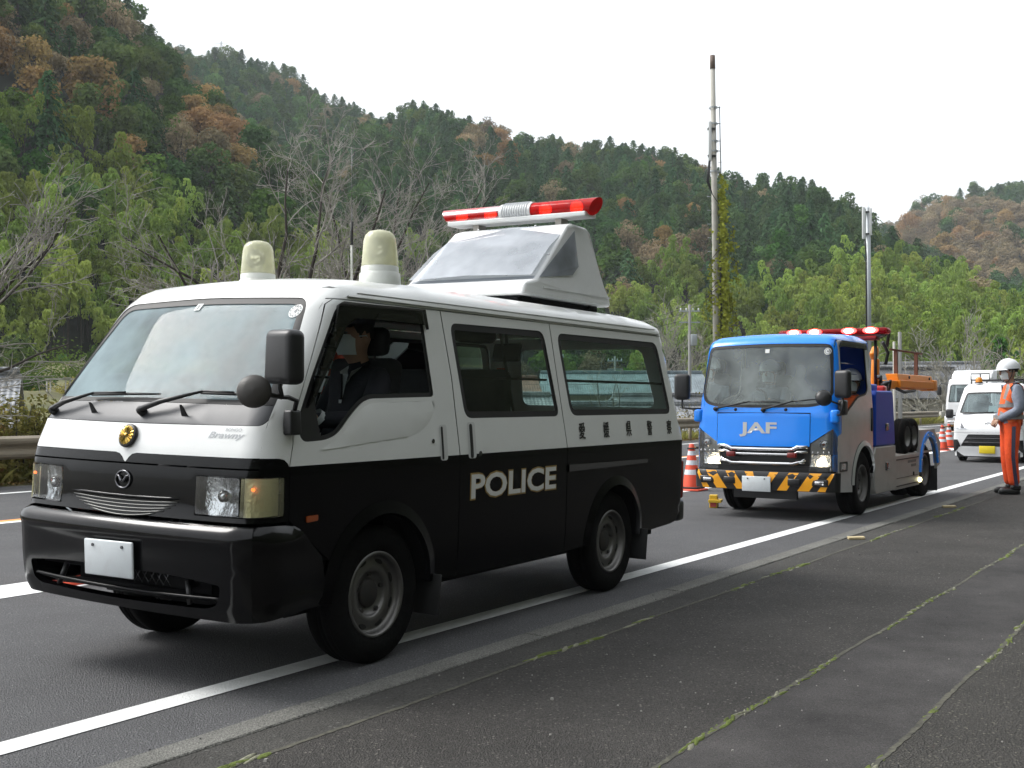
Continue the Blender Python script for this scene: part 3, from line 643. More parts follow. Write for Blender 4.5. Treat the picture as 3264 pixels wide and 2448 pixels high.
    s = Shell(vbody, XF); s.panel(ch, [(1.90, .878), (3.075, .884), (3.085, .895), (3.075, .912), (1.90, .922)], res=.1, off=.012, flange=.012); s.build('door_rail', M_dchrome, q)
    return d, d2, q
for ch in 'LR': side_parts(ch)
# side repeater, fuel sticker
for ch in 'LR':
    s = Shell(vbody, XF); s.panel(ch, rounded([(-.572, .768), (-.572, .797), (-.498, .800), (-.498, .772)], .006), res=.05, off=.008, flange=.01); s.build('side_repeater', M_amber, van)
# floor pan and underbody so that no light leaks through; deep low box added to darken the road beneath
mb = MB(XF); mb.box((1.55, 0, .42), (4.10, 1.30, .26)); mb.box((1.42, 0, .52), (4.50, 1.45, .08)); mb.box((1.9, .25, .36), (2.8, .12, .12)); mb.box((1.9, -.25, .36), (2.8, .12, .12)); mb.cyl((1.0, .1, .33), (3.72, -.30, .36), .035); mb.cyl((0, -.62, .36), (0, .62, .36), .05); mb.cyl((2.6, -.62, .36), (2.6, .62, .36), .06); mb.ball((2.6, 0, .36), .14)
mb.build('chassis', M_int, van)
mb = MB(XF); mb.tube([(3.2, -.40, .37), (3.55, -.42, .36), (3.72, -.46, .33)], .028, 12); mb.build('exhaust_pipe', pm('rusty_pipe', (0.12, 0.10, 0.085), 0.6, metal=0.5), van)
for x0, z0, z1, y in ((.44, .18, .40, -.79), (3.04, .175, .40, -.78), (.44, .18, .40, .79), (3.04, .175, .40, .78)):
    mb = MB(XF); mb.rbox((x0 + .0, y, (z0 + z1) / 2), (.012, .20, z1 - z0), .005, R=Matrix.Rotation(.12, 3, 'Y')); mb.build('mud_flap', M_rub, van)
for x in (0.0, 2.6):
    for y, fc in ((-.725, -1), (.725, 1)): wheel('wheel', van, (x, y, .35), .35, .213, .19, fc)
# inner wheel housings (upper half only)
def HA0(sg):
    x, y, z = frame((0, -sg, 0)); return 0.0 if y.z > 0 else math.pi
for x in (0.01, 2.60):
    for sg in (-1, 1):
        mb = MB(XF); mb.lathe([(.41, -.12), (.41, .10), (.0, .12)], (x, sg * .70, .365), (0, -sg, 0), 24, a0=HA0(sg), a1=HA0(sg) + math.pi) ; o = mb.build('wheel_housing', M_int, van)

# roof
lev = 1.895
xs_ = np.linspace(-.30, 3.42, 40)
front_edge = vbody.front(np.array([(y, lev) for y in np.linspace(-ysf(lev) + .0005, ysf(lev) - .0005, 27)])); side_edge = vbody.side(np.array([(x, lev) for x in np.concatenate([np.linspace(front_edge[0][0] + .002, front_edge[0][0] + .30, 40), np.linspace(front_edge[0][0] + .34, 3.30, 40), np.linspace(3.31, 3.47, 24)])]), -1)
rear_edge = vbody.rear(np.array([(y, lev) for y in np.linspace(-.70, .70, 15)]))
so = [(q[0], q[1]) for q in side_edge if q[1] < front_edge[0][1] - .0008 and q[1] < rear_edge[0][1] - .002]
outl = [(q[0], q[1]) for q in reversed(front_edge)] + so + [(q[0], q[1]) for q in rear_edge] + [(x, -y) for x, y in reversed(so)]
s = Shell(vbody, XF); s.panel('T', outl, res=.07, flange=.03)
for ch in 'LR':
    s.panel(ch, sf(1.838, lev, 6) + list(reversed(sr(1.838, lev, 5))), res=.022, flange=.02, fl_out=True)
s.panel('B', [(-ysf(1.838), 1.838), (ysf(1.838), 1.838), (ysf(lev), lev), (-ysf(lev), lev)], res=.08)
roof = s.build('roof', M_white, van)
for ch in 'LR':
    s = Shell(vbody, XF); s.panel(ch, [(-.21, 1.848), (3.42, 1.846), (3.40, 1.858), (-.20, 1.856)], res=.08, off=.012, flange=.014); s.build('drip_rail', M_white, roof)
    s = Shell(vbody, XF); s.panel(ch, [(-.12, 1.874), (3.38, 1.880), (3.36, 1.888), (-.10, 1.880)], res=.08, off=.006, flange=.008); s.build('roof_swage', M_white, roof)
# front
ws_out = rounded([(.775, 1.218), (.79, 1.26), (.777, 1.32), (.748, 1.519), (.662, 1.838), (.0, 1.856), (-.662, 1.838), (-.748, 1.519), (-.777, 1.32), (-.79, 1.26), (-.775, 1.218), (0, 1.212)], [.03, .03, .03, .1, .07, .2, .07, .1, .03, .03, .03, .3])
notch = [(-.075, 1.074), (-.045, 1.068), (-.022, 1.052), (-.008, 1.035), (0, 1.030), (.008, 1.035), (.022, 1.052), (.045, 1.068), (.075, 1.074)]
s = Shell(vbody, XF)
s.panel('F', ff(1.075, lev, -1, 14)[0:1] + notch + ff(1.075, lev, 1, 16) + list(reversed(ff(1.075, lev, -1, 16)))[:-1], [ws_out], res=.06, flange=.02, fl_out=False)
s.build('front_panel', M_white, van)
s = Shell(vbody, XF); bk = [(-.075, 1.072), (-.047, 1.066), (-.024, 1.050), (-.010, 1.033), (0, 1.028), (.010, 1.033), (.024, 1.050), (.047, 1.066), (.075, 1.072)]
s.panel('F', ff(1.028, 1.072, 1, 4) + list(reversed(bk)) + list(reversed(ff(1.028, 1.072, -1, 4))), res=.05); s.build('front_stripe', M_blackf, van)
s = Shell(vbody, XF)
s.panel('F', ff(.785, .806, -1, 2)[:1] + ff(.785, .806, 1, 2) + [(.478, .806), (.478, .988)] + ff(.988, 1.020, 1, 2) + list(reversed(ff(.988, 1.020, -1, 2))) + [(-.478, .988), (-.478, .806)] + ff(.785, .806, -1, 2)[1:], res=.05, flange=.03)
fascia = s.build('front_fascia', M_blackf, van)
for k, (zz, hw) in enumerate([(.858, .372), (.843, .355), (.828, .325), (.813, .285), (.798, .23)]):
    mb = MB(); pts = [on_van('F', y, zz - .02 * (1 - (y / hw) ** 2) * (0.6 + .1 * k), .003)[0] for y in np.linspace(-hw, hw, 15)]; mb.tube(pts, [.002] + [.0042] * 13 + [.002], 6); mb.build('grille_slat', M_slat, fascia)
mb = MB(); pts = [on_van('F', y, .873 - .006 * (1 - (y / .38) ** 2), .0)[0] for y in np.linspace(-.38, .38, 13)]; mb.tube(pts, [.002] + [.009] * 11 + [.002], 6); mb.build('grille_brow', M_black, fascia)
# maker's oval with wings on the fascia
c0, n0 = on_van('F', 0.0, .945, .006); ex = Vector((0, -1, 0)); ez = n0.cross(ex).normalized() * -1; ez = ez if ez.z > 0 else -ez
mb = MB(); E_ = lambda u, v, d=0: c0 + ex * u + ez * v + n0 * d
mb.tube([E_(.052 * math.cos(a), .041 * math.sin(a)) for a in np.linspace(0, 2 * math.pi, 29)], .0045, 6, False)
for sg in (-1, 1): mb.tube([E_(0, -.012, .003), E_(sg * .012, -.004, .004), E_(sg * .026, .016, .003), E_(sg * .047, .022, .002)], [.006, .007, .005, .002], 6)
mb.build('oval_badge', M_dchrome, fascia)
# round gold crest on the nose
c0, n0 = on_van('F', 0.0, 1.150, .004); ez = Vector((0, 0, 1)) - n0 * n0.z; ez.normalize(); ex = ez.cross(n0)
mb = MB(); mb.lathe([(.058, 0), (.058, .012), (.052, .016), (0, .018)], c0, n0, 28); cr = mb.build('crest', M_blackpl, van)
mb = MB()
for k in range(16):
    a = 2 * math.pi * k / 16; d = ex * math.cos(a) + ez * math.sin(a); e = ex * math.cos(a + math.pi / 2) + ez * math.sin(a + math.pi / 2); b = c0 + n0 * .017
    mb.add([b + d * .010 + n0 * .004, b + d * .044 - e * .0082 + n0 * .001, b + d * .050 + n0 * .0035, b + d * .044 + e * .0082 + n0 * .001, b + d * .034 + n0 * .009], [(0, 1, 4), (1, 2, 4), (2, 3, 4), (3, 0, 4)], False)
mb.lathe([(.011, 0), (.010, .006), (.004, .010), (0, .011)], c0 + n0 * .018, n0, 14); mb.build('crest_petals', M_gold, cr)
# model lettering on the nose
V, Fc_ = text_mesh('Brawny', 1.0, .02); P = fit_text(V, -.505, -.70, 1.150, 1.188)
P2 = [(p[0] - (p[1] - 1.15) * .5, p[1]) for p in P]; s = Shell(vbody, XF)
def on_shell_text(name, chart, P, Fc_, mat, parent, off=.003):
    Q = vbody.map(chart, P); N = vbody.normal(Q); Q = Q + N * off; mb = MB(XF); mb.add([tuple(q) for q in Q], Fc_, True); return mb.build(name, mat, parent)
on_shell_text('lettering', 'F', P2, Fc_, M_lgrey, van, .0015)
V, Fc_ = text_mesh('BONGO', 1.0, .01); on_shell_text('lettering', 'F', fit_text(V, -.60, -.69, 1.192, 1.206), Fc_, M_lgrey, van, .0015)
# cowl and windscreen
s = Shell(vbody, XF); cowl = rounded([(.772, 1.222), (.786, 1.262), (.776, 1.312), (0, 1.318), (-.776, 1.312), (-.786, 1.262), (-.772, 1.222), (0, 1.217)], [.03, .03, 0, .2, 0, .03, .03, .3]); s.panel('F', cowl, res=.06, off=-.004); s.build('cowl', M_cowl, van)
ws_in = rounded([(.735, 1.335), (.71, 1.51), (.632, 1.808), (0, 1.824), (-.632, 1.808), (-.71, 1.51), (-.735, 1.335), (0, 1.340)], [.03, .1, .06, .3, .06, .1, .03, .3])
ws_edge = [(.775, 1.314)] + [p for p in ws_out if p[1] > 1.33] + [(-.775, 1.314), (0, 1.320)]
s = Shell(vbody, XF); s.panel('F', ws_edge, [ws_in], res=.06, off=-.004); s.build('windscreen_border', M_rub, van)
s = Shell(vbody, XF); s.panel('F', inset_poly(ws_in, -.01), res=.06, off=-.008); ws = s.build('windscreen', M_wsglass, van)
s = Shell(vbody, XF); s.panel('F', [(-.625 + .036 * math.cos(a), 1.771 + .034 * math.sin(a)) for a in np.linspace(0, 2 * math.pi, 20)[:-1]], res=.03, off=-.004); st = s.build('inspection_sticker', M_stick, ws)
for k in range(12):
    a = 2 * math.pi * k / 12; p, n = on_van('F', -.625 + .026 * math.cos(a), 1.771 + .025 * math.sin(a), -.002)
V, Fc_ = text_mesh('4', 1, .03); on_shell_text('sticker_numeral', 'F', fit_text(V, -.616, -.634, 1.758, 1.784), Fc_, M_stickg, st, -.002)
P = []; Fx = []
for k in range(12):
    a = 2 * math.pi * k / 12; c = (-.625 + .027 * math.cos(a), 1.771 + .026 * math.sin(a)); b = len(P); P += [(c[0] + .0045 * math.cos(e), c[1] + .0045 * math.sin(e)) for e in np.linspace(0, 2 * math.pi, 7)[:-1]]; Fx.append(tuple(range(b, b + 6)))
on_shell_text('sticker_ring', 'F', P, Fx, M_stickg, st, -.002)
s = Shell(vbody, XF); s.panel('F', [(.066, 1.790), (.026, 1.790), (.026, 1.826), (.066, 1.826)], res=.03, off=-.004); st = s.build('inspection_sticker', M_stick, ws)
V, Fc_ = text_mesh('1', 1, .03); on_shell_text('sticker_numeral', 'F', fit_text(V, .052, .040, 1.796, 1.820), Fc_, M_stickg, st, -.002)
# wipers, washer nozzles
def wiper(p0, p1, p2):
    a, na = on_van('F', *p0, .02); b, nb = on_van('F', *p1, .035); c, nc = on_van('F', *p2, .016)
    mb = MB(); mb.lathe([(.022, -.03), (.022, .0), (.016, .012), (0, .014)], a, na, 14); w = mb.build('wiper', M_rub, van)
    mb = MB(); mb.tube([a + na * .005, a.lerp(b, .35) + na * .016, b], [.014, .013, .006], 6); mb.tube([b, b.lerp(c, .5) + nb * .01], [.006, .005], 6); mb.build('wiper_arm', M_blackpl, w)
    m = b.lerp(c, .35); d = (c - b); mb = MB(); L0 = b - d * .08; mb.tube([L0 - nb * .02, b.lerp(c, .5) - nb * .004, c], [.006, .008, .005], 6); mb.build('wiper_blade', M_rub, w)
wiper((.702, 1.254), (.377, 1.335), (-.098, 1.345)); wiper((-.026, 1.266), (-.392, 1.352), (-.74, 1.345))
for y, z in ((.345, 1.262), (-.313, 1.261)):
    p, n = on_van('F', y, z, -.004); mb = MB(); mb.prism([(-.022, -.012), (.022, -.012), (.008, .045), (-.010, .045)], n * .014, lambda q, p=p, n=n: p + Vector((0, 1, 0)) * q[0] + Vector((0, 0, 1)) * (q[1] * .6) + n * (q[1] * .6)); mb.build('washer_nozzle', M_rub, van, bevel=.003)
# bumper
s = Shell(vbody, XF)
op = rounded([(-.655, .425), (-.60, .400), (0, .385), (.60, .400), (.655, .425), (.68, .512), (.40, .535), (0, .538), (-.40, .535), (-.68, .512)], [.02, .04, .3, .04, .02, .03, .1, .2, .1, .03])
cv = lambda V: -.034 * np.clip((V[:, 1] - .735) / .035, 0, 1) ** 2 + .010 * np.exp(-((V[:, 1] - .715) / .03) ** 2) - .015 * np.clip((.40 - V[:, 1]) / .06, 0, 1)
s.panel('F', ff(.345, .77, 1, 8) + list(reversed(ff(.345, .77, -1, 8))), [op], res=.035, off=.034, curv=cv, flange=.03)
for ch in 'LR': s.panel(ch, sf(.345, .77, 8) + [(-.66, .77), (-.46, .60), (-.41, .40), (-.40, .36)], res=.04, off=.034 if True else 0, curv=lambda V: cv(V) - .03 * np.clip((V[:, 0] + .8) / .3, 0, 1), flange=.02)
bump = s.build('front_bumper', M_blackf, van)
mb = MB(); pts = [on_van('F', y, .445 - .012 * (1 - (y / .70) ** 2), .018)[0] for y in np.linspace(-.70, .70, 21)]; mb.tube(pts, .011, 8); mb.build('bumper_bar', M_black, bump)
for y in (-.47, .47):
    a, _ = on_van('F', y, .40, .01); b, _ = on_van('F', y * .93, .50, -.02); mb = MB(); mb.tube([a, b], .014, 6); mb.build('bumper_strut', M_blackpl, bump)
mb = MB(XF); mb.box((-.80, 0, .50), (.12, .78, .09)); mb.box((-.70, 0, .44), (.2, .95, .1)); mb.tube([(-.82, .55, .40), (-.82, .1, .42), (-.82, -.5, .41)], .018, 6); mb.build('front_crossmember', M_int, bump)
mb = MB(XF)
for k in range(12):
    y0 = -.30 + .05 * k
    mb.tube([(-.885, y0, .455), (-.895, y0 + .06, .53)], .0025, 4); mb.tube([(-.885, y0 + .06, .455), (-.895, y0, .53)], .0025, 4)
mb.build('intake_mesh', M_dchrome, bump)
# number plate
p, n = on_van('F', .0, .578, .052); mb = MB(); mb.rbox((0, 0, 0), (.014, .345, .172), .008, 2); pl = mb.build('number_plate', M_plate, van); pl.location = p + Vector((-.005, 0, 0)); pl.rotation_euler = (0, math.radians(-2), 0)
for yy in (-.105, .105): mb = MB(); mb.cyl((-.006, yy, .060), (-.012, yy, .060), .008, seg=10); mb.build('plate_bolt', M_dchrome, pl)
# headlamps and corner lamps
for sg, ch in ((-1, 'L'), (1, 'R')):
    s = Shell(vbody, XF); box = rounded([(sg * .483, .812), (sg * .735, .814), (sg * .735, .984), (sg * .483, .984)], .012)
    s.panel('F', box, res=.03, off=-.055, curv=lambda V, sg=sg: -.03 * np.cos((V[:, 0] - sg * .61) / .14 * 1.4) * np.cos((V[:, 1] - .9) / .1 * 1.2)); h = s.build('headlamp', M_refl, van)
    c, n = on_van('F', sg * .61, .898, -.045); mb = MB(); mb.lathe([(.028, -.02), (.028, .012), (.018, .022), (0, .026)], c, n, 16); mb.build('lamp_bulb', M_chrome, h)
    s = Shell(vbody, XF); s.panel('F', box, res=.05, off=.004, flange=.05); s.build('lens', M_lens, h)
    s = Shell(vbody, XF); cl = [(sg * .742, .812)] + [(q[0], q[1]) for q in ff(.812, .984, sg, 2)] + [(sg * .742, .984)]
    s.panel('F', cl, res=.04, off=-.03); s.panel(ch, sf(.812, .984, 4) + [(-.728, .984), (-.728, .812)], res=.04, off=-.03); h2 = s.build('corner_lamp', pm('corner_bowl', (0.80, 0.79, 0.66), 0.3, metal=0.5, bump=0.5, bscale=40), van)
    s = Shell(vbody, XF); s.panel('F', cl, res=.04, off=.004); s.panel(ch, sf(.812, .984, 4) + [(-.728, .984), (-.728, .812)], res=.04, off=.004); s.build('lens', M_ylens, h2)
    c, n = on_van('F', sg * .79, .935, .0045); mb = MB(); mb.ball(c - n * .015, (.004, .013, .008), 10, 6); mb.build('indicator_bulb', M_bulb, h2)
# mirrors on a bracket by the front pillar (kerb side)
p, n = on_van('L', -.665, 1.235, 0.0); mb = MB(); mb.rbox(p + Vector((-.01, -.018, .0)), (.075, .06, .115), .012, 3, taper=(.9, .9)); mir = mb.build('mirror_bracket', M_blackpl, van)
arm0 = p + Vector((-.01, -.03, .05))
mb = MB(); mb.tube([arm0, arm0 + Vector((-.005, -.02, .05)), arm0 + Vector((-.07, -.03, .065)), arm0 + Vector((-.11, -.03, .065)), arm0 + Vector((-.125, -.03, .11)), arm0 + Vector((-.125, -.03, .15))], .011, 8)
mb.tube([arm0 + Vector((-.11, -.03, .065)), arm0 + Vector((-.20, .01, .085)), arm0 + Vector((-.23, .02, .095))], .011, 8); mb.build('mirror_arm', M_blackpl, mir)
mc = arm0 + Vector((-.11, -.045, .245)); mb = MB(); mb.rbox(mc, (.10, .215, .245), .035, 4, R=Matrix.Rotation(math.radians(-12), 3, 'Z') @ Matrix.Rotation(math.radians(2), 3, 'X'), taper=(1.0, .92)); mb.build('mirror_housing', M_blackpl, mir)
rc = arm0 + Vector((-.235, .02, .095)); ax = Vector((-.72, -.62, .25)).normalized(); mb = MB(); mb.lathe([(0, .014), (.035, .010), (.070, -.004), (.077, -.016), (.073, -.020), (0, -.020)], rc, ax, 30); mb.build('round_mirror', pm('mirror_back', (0.035, 0.031, 0.027), 0.5, bump=0.08, bscale=90), mir)
# smoked weather visor over the door window
for ch in 'LR':
    s = Shell(vbody, XF); s.panel(ch, [(-.335, 1.70), (-.295, 1.80), (-.26, 1.818), (.405, 1.826), (.425, 1.72), (.415, 1.745), (-.17, 1.745), (-.255, 1.70), (-.50, 1.36), (-.565, 1.30)], res=.06, off=.022, flange=.02); s.build('window_visor', glass_mat('smoked_visor', (.16, .15, .15), 1.5), van)
# tail: rear panel, lamps, bumper
s = Shell(vbody, XF); s.panel('B', [(-ysf(.56), .56), (ysf(.56), .56), (ysf(BELT), BELT), (-ysf(BELT), BELT)], res=.1, mi=1)
rw = rounded([(-.62, 1.28), (.62, 1.28), (.56, 1.74), (-.56, 1.74)], .07)
s.panel('B', [(-ysf(BELT), BELT), (ysf(BELT), BELT)] + ff(BELT, 1.832, 1, 6)[1:] + list(reversed(ff(BELT, 1.832, -1, 6)))[:-1], [rw], res=.08); tg = s.build('tailgate', [M_white, M_black], van)
s = Shell(vbody, XF); s.panel('B', rw, res=.1, off=-.01); s.build('window_pane', M_glass, tg)
mb = MB(XF); mb.rbox((3.80, 0, .47), (.12, 1.64, .17), .03, 3); rb = mb.build('rear_bumper', M_blackpl, van)
for sg in (-1, 1): mb = MB(XF); mb.rbox((3.775, sg * .80, .72), (.05, .07, .30), .012, 2); mb.build('tail_lamp', pm('red_lens', (0.20, 0.008, 0.006), 0.25, coat=0.5), van)
# lettering on the flank
V, Fc_ = text_mesh('POLICE', 1.0, .024); V2, F2 = text_mesh('POLICE', 1.0, .044)
on_shell_text('lettering', 'L', fit_text(V2, .774, 1.752, .769, .929), F2, M_lgold, van, .002); on_shell_text('lettering', 'L', fit_text(V, .784, 1.742, .778, .920), Fc_, M_lwhite, van, .0035)
for k, chx in enumerate('愛媛県警察'):
    V, Fc_ = text_mesh(chx, 1.0, 0.0); cx = 2.10 + .3485 * k; P = []; Fx = []
    for dx, dz in ((-.003, 0), (.003, 0), (0, .0018), (0, -.0018)):            # heavy strokes
        b = len(P); P += [(p[0] + dx, p[1] + dz) for p in fit_text(V, cx - .041, cx + .041, 1.085, 1.191)]; Fx += [tuple(i + b for i in f) for f in Fc_]
    Q = vbody.map('L', P); N_ = vbody.normal(Q); offs = .0024 + .0005 * (np.arange(len(P)) // len(V)); mb = MB(XF); mb.add([tuple(q) for q in Q + N_ * offs[:, None]], Fx, True); mb.build('lettering', M_lblack, van)
# ------ roof equipment
M_dome = glass_mat('yellowed_dome', (0.97, 0.96, 0.82), 1.4, haze=0.42, hazec=(0.92, 0.92, 0.70)); M_bbase = pm('beacon_base', (0.66, 0.68, 0.64), 0.45, dirt=0.25, dirtc=(0.4, 0.38, 0.3), dscale=8)
for bx_, y in ((.37, -.50), (.42, .48)):
    p, n = on_van('T', bx_, y, -.012); z = Vector((0, 0, 1)); mb = MB(); mb.lathe([(.118, -.02), (.116, .01), (.112, .062), (.106, .066), (.104, .070), (.104, .098), (.100, .102), (0, .102)], p, z, 36); b = mb.build('beacon', M_bbase, van)
    mb = MB(); mb.lathe([(.102, .102), (.100, .13), (.094, .20), (.090, .245), (.080, .275), (.060, .294), (.030, .302), (0, .303)], p, z, 40); mb.build('beacon_dome', M_dome, b)
    mb = MB(); mb.lathe([(.075, .104), (.075, .118), (.03, .122), (.03, .15), (0, .15)], p, z, 24); mb.build('beacon_motor', M_bbase, b)
    mb = MB(); mb.lathe([(.005, -.02), (.035, -.012), (.055, .015), (.06, .03)], p + Vector((-.0, .02, .19)), Vector((-.75, -.6, .15)), 20); mb.build('beacon_reflector', M_chrome, b)
# radio aerial
p, n = on_van('T', .72, .0, -.01); mb = MB(); mb.lathe([(.03, 0), (.022, .02), (.008, .03), (.0, .03)], p, (0, 0, 1), 12); mb.tube([p, p + Vector((0, 0, .26))], .007, 8); ae = mb.build('aerial', pm('aerial_grey', (0.45, 0.46, 0.42), 0.4), van)
mb = MB(); mb.tube([p + Vector((0, 0, .26)), p + Vector((0, 0, .40))], .009, 8); mb.build('aerial_coil', M_rub, ae); mb = MB(); mb.tube([p + Vector((0, 0, .40)), p + Vector((0, 0, .86))], [.003, .0015], 5); mb.build('aerial_whip', M_dchrome, ae)
# sign box with sloping display and light bar
M_boxw = pm('box_white', (0.74, 0.75, 0.75), 0.4, var=0.03, dirt=0.2, dirtc=(0.5, 0.48, 0.45), dscale=4)
y0, y1 = -.545, .545; prof = [(1.80, 2.035), (3.06, 2.035), (3.05, 2.105), (2.98, 2.20), (2.80, 2.56), (2.76, 2.60), (2.56, 2.605), (2.48, 2.58), (1.98, 2.155), (1.84, 2.12)]
mb = MB(XF); n = len(prof); yy = [y0, y1]; vs_ = []
ins = {4: .035, 5: .06, 6: .06, 7: .05, 3: .015, 8: .0}
for sg in (-1, 1):
    for i, (x, z) in enumerate(prof): vs_.append((x, sg * (.545 - ins.get(i, 0)), z))
mb.add(vs_, [tuple(range(n)), tuple(range(2 * n - 1, n - 1, -1))] + [((i + 1) % n, i, n + i, n + (i + 1) % n) for i in range(n)], False); sb = mb.build('sign_box', M_boxw, van, bevel=.022, seg=3)
for f_ in (0,):
    mb = MB(XF)                                             # clear cover, bulging forward of the housing
    tl, tr, br, bl = Vector((2.53, .475, 2.575)), Vector((2.53, -.475, 2.575)), Vector((1.96, -.515, 2.165)), Vector((1.96, .515, 2.165)); up = Vector((-.035, 0, .045))
    kn, kf = Vector((2.50, -.555, 2.24)), Vector((2.50, .555, 2.24))
    P_ = [tl + up * .2, tr + up * .2, br + up * .3, bl + up * .3, (tl + tr) / 2 + up * .6, (bl + br) / 2 + up * .6, (tr + br) / 2 + up * .7, (tl + bl) / 2 + up * .7, (tl + br) / 2 + up]
    mb.add(P_, [(0, 7, 8, 4), (4, 8, 6, 1), (7, 3, 5, 8), (8, 5, 2, 6)], True); sc = mb.build('display_cover', glass_mat('cover_glass', (0.72, 0.76, 0.80), 1.6, haze=0.42, hazec=(0.60, 0.63, 0.68)), sb)
    for sg in (-1, 1):
        mb = MB(XF); e = .003; mb.add([(2.55, sg * (.505 + e), 2.55), (2.545, sg * (.545 + e), 2.29), (2.46, sg * (.545 + e), 2.22), (2.0, sg * (.545 + e), 2.165)], [(0, 1, 2, 3) if sg > 0 else (3, 2, 1, 0)], False); mb.build('display_side', glass_mat('cover_dark', (0.5, 0.52, 0.55), 1.45, haze=0.55, hazec=(0.42, 0.45, 0.50)), sb)
    mb = MB(XF); mb.add([tl - up * .3, tr - up * .3, br - up * .3, bl - up * .3], [(3, 2, 1, 0)], False); mb.build('display_panel', pm('display_grey', (0.33, 0.35, 0.38), 0.6), sb)
    for q in ((2.45, -.49, 2.52), (2.20, -.50, 2.34), (1.98, -.30, 2.19), (1.98, .30, 2.19), (2.52, -.2, 2.60), (2.52, .3, 2.60)): mb = MB(XF); mb.ball(q, .009, 8, 5); mb.build('cover_bolt', M_chrome, sb)
    mb = MB(XF); 
    for x in (1.95, 2.9):
        for sg in (-1, 1): mb.box((x, sg * .45, 2.01), (.12, .06, .07))
    mb.box((2.4, 0, 2.015), (1.1, .95, .03)); mb.build('box_mount', M_int, sb)
    for sg in (-1, 1): mb = MB(XF); mb.box((2.55, sg * .5485, 2.103), (.98, .007, .008)); mb.build('box_seam', M_boxw, sb)
M_redl = glass_mat('red_dome', (0.80, 0.012, 0.008), 1.5, haze=0.55, hazec=(0.62, 0.012, 0.010)); M_spk = pm('speaker_grille', (0.62, 0.64, 0.66), 0.35, metal=0.4)
LBX, LBZ = 2.62, 2.725
mb = MB(XF); mb.box((LBX, 0, 2.668), (.17, 1.20, .035)); lb = mb.build('light_bar', M_boxw, van, bevel=.008)
ovl = lambda sx, sz: [(sx * math.cos(a) * (1.0 if math.cos(a) < 0 else 1.0), sz * math.sin(a)) for a in np.linspace(0, 2 * math.pi, 25)[:-1]]
def bar_seg(name, ya, yb, sx, sz, mat, parent, cut=0.0, zc=LBZ, cap=True):
    mb = MB(XF); A = ovl(sx, sz); n = len(A); vs_ = [(LBX + p[0], ya, zc + p[1]) for p in A] + [(LBX + p[0], yb + cut * (p[1] / sz), zc + p[1]) for p in A]
    fs_ = [(i, (i + 1) % n, n + (i + 1) % n, n + i) for i in range(n)]
    mb.add(vs_, fs_, True)
    if cap: mb.add(vs_[:n], [tuple(reversed(range(n)))], False); mb.add(vs_[n:], [tuple(range(n))], False)
    return mb.build(name, mat, parent)
for sg in (-1, 1):
    bar_seg('red_lamp_cover', sg * .135, sg * .64, .082, .062, M_redl, lb, cut=sg * .035)
    for yy in (.24, .50):
        mb = MB(XF); mb.ball((LBX - .035, sg * yy, LBZ - .005), (.016, .02, .016), 12, 8); mb.build('lamp_bulb', pm('lit_bulb', (1, .6, .4), emit=(1.0, 0.42, 0.22), es=9.0), lb)
        mb = MB(XF); mb.lathe([(.006, 0), (.03, .012), (.045, .035)], (LBX - .015, sg * yy, LBZ - .005), (-1, -.3, 0), 18); mb.build('lamp_reflector', M_chrome, lb)
bar_seg('speaker_cover', -.135, .135, .090, .070, M_boxw, lb)
for k in range(11):
    yy = -.105 + .021 * k; mb = MB(XF); mb.tube([(LBX + .093 * math.cos(a), yy, LBZ + .073 * math.sin(a)) for a in np.linspace(math.radians(95), math.radians(215), 8)], .0045, 5); mb.build('speaker_slat', M_spk, lb)
for sg in (-1, 1): mb = MB(XF); mb.box((LBX, sg * .36, 2.632), (.10, .05, .05)); mb.build('bar_foot', pm('bracket_steel', (.35, .33, .30), .5, metal=.7), lb)
# ------ inside
mb = MB(XF); mb.rbox((-.52, 0, 1.16), (.34, 1.42, .26), .06, 3); mb.rbox((-.42, .36, 1.27), (.22, .42, .10), .05, 3); mb.build('dashboard', M_int, van)
mb = MB(XF); mb.tube([Vector((-.25, .36, 1.29)) + Vector((-.12 * math.sin(a) * .75, .19 * math.cos(a), .19 * math.sin(a) * .8)) for a in np.linspace(0, 2 * math.pi, 29)], .014, 8, False); mb.tube([(-.25, .36, 1.29), (-.45, .36, 1.12)], .03, 8); mb.tube([(-.25, .17, 1.29), (-.25, .55, 1.29)], .016, 6); mb.build('steering_wheel', M_rub, van)
for y in (-.38, .36):
    mb = MB(XF); mb.rbox((.12, y, .95), (.50, .48, .14), .05, 3); mb.rbox((.36, y, 1.28), (.13, .46, .58), .05, 3, R=Matrix.Rotation(math.radians(-12), 3, 'Y').inverted()); st = mb.build('seat', M_seat, van)
    mb = MB(XF); mb.rbox((.44, y, 1.66), (.09, .25, .16), .04, 3); mb.build('headrest', M_seat, st)
mb = MB(XF); mb.box((-.10, 0, .82), (1.1, 1.3, .14)); mb.box((.30, 0, .72), (.3, 1.45, .36)); mb.build('engine_cover', M_int, van)
mb = MB(XF); mb.rbox((1.15, 0, 1.0), (.5, 1.4, .10), .04, 2); mb.rbox((1.42, 0, 1.28), (.12, 1.38, .50), .05, 2); mb.build('rear_bench', M_seat, van)
for sg in (-1, 1):
    mb = MB(XF)
    for z in (1.47,): mb.tube([(.70, sg * .765, z), (1.74, sg * .765, z + .0)], .008, 6); mb.tube([(1.90, sg * .765, z), (3.52, sg * .755, z)], .010, 6)
    mb.build('window_bar', M_rub, van)
mb = MB(XF); mb.rbox((.9, 0, 1.90), (.5, 1.35, .06), .02, 2); mb.rbox((2.6, 0, 1.91), (1.7, 1.35, .05), .02, 2); mb.build('headliner', M_intl, van)
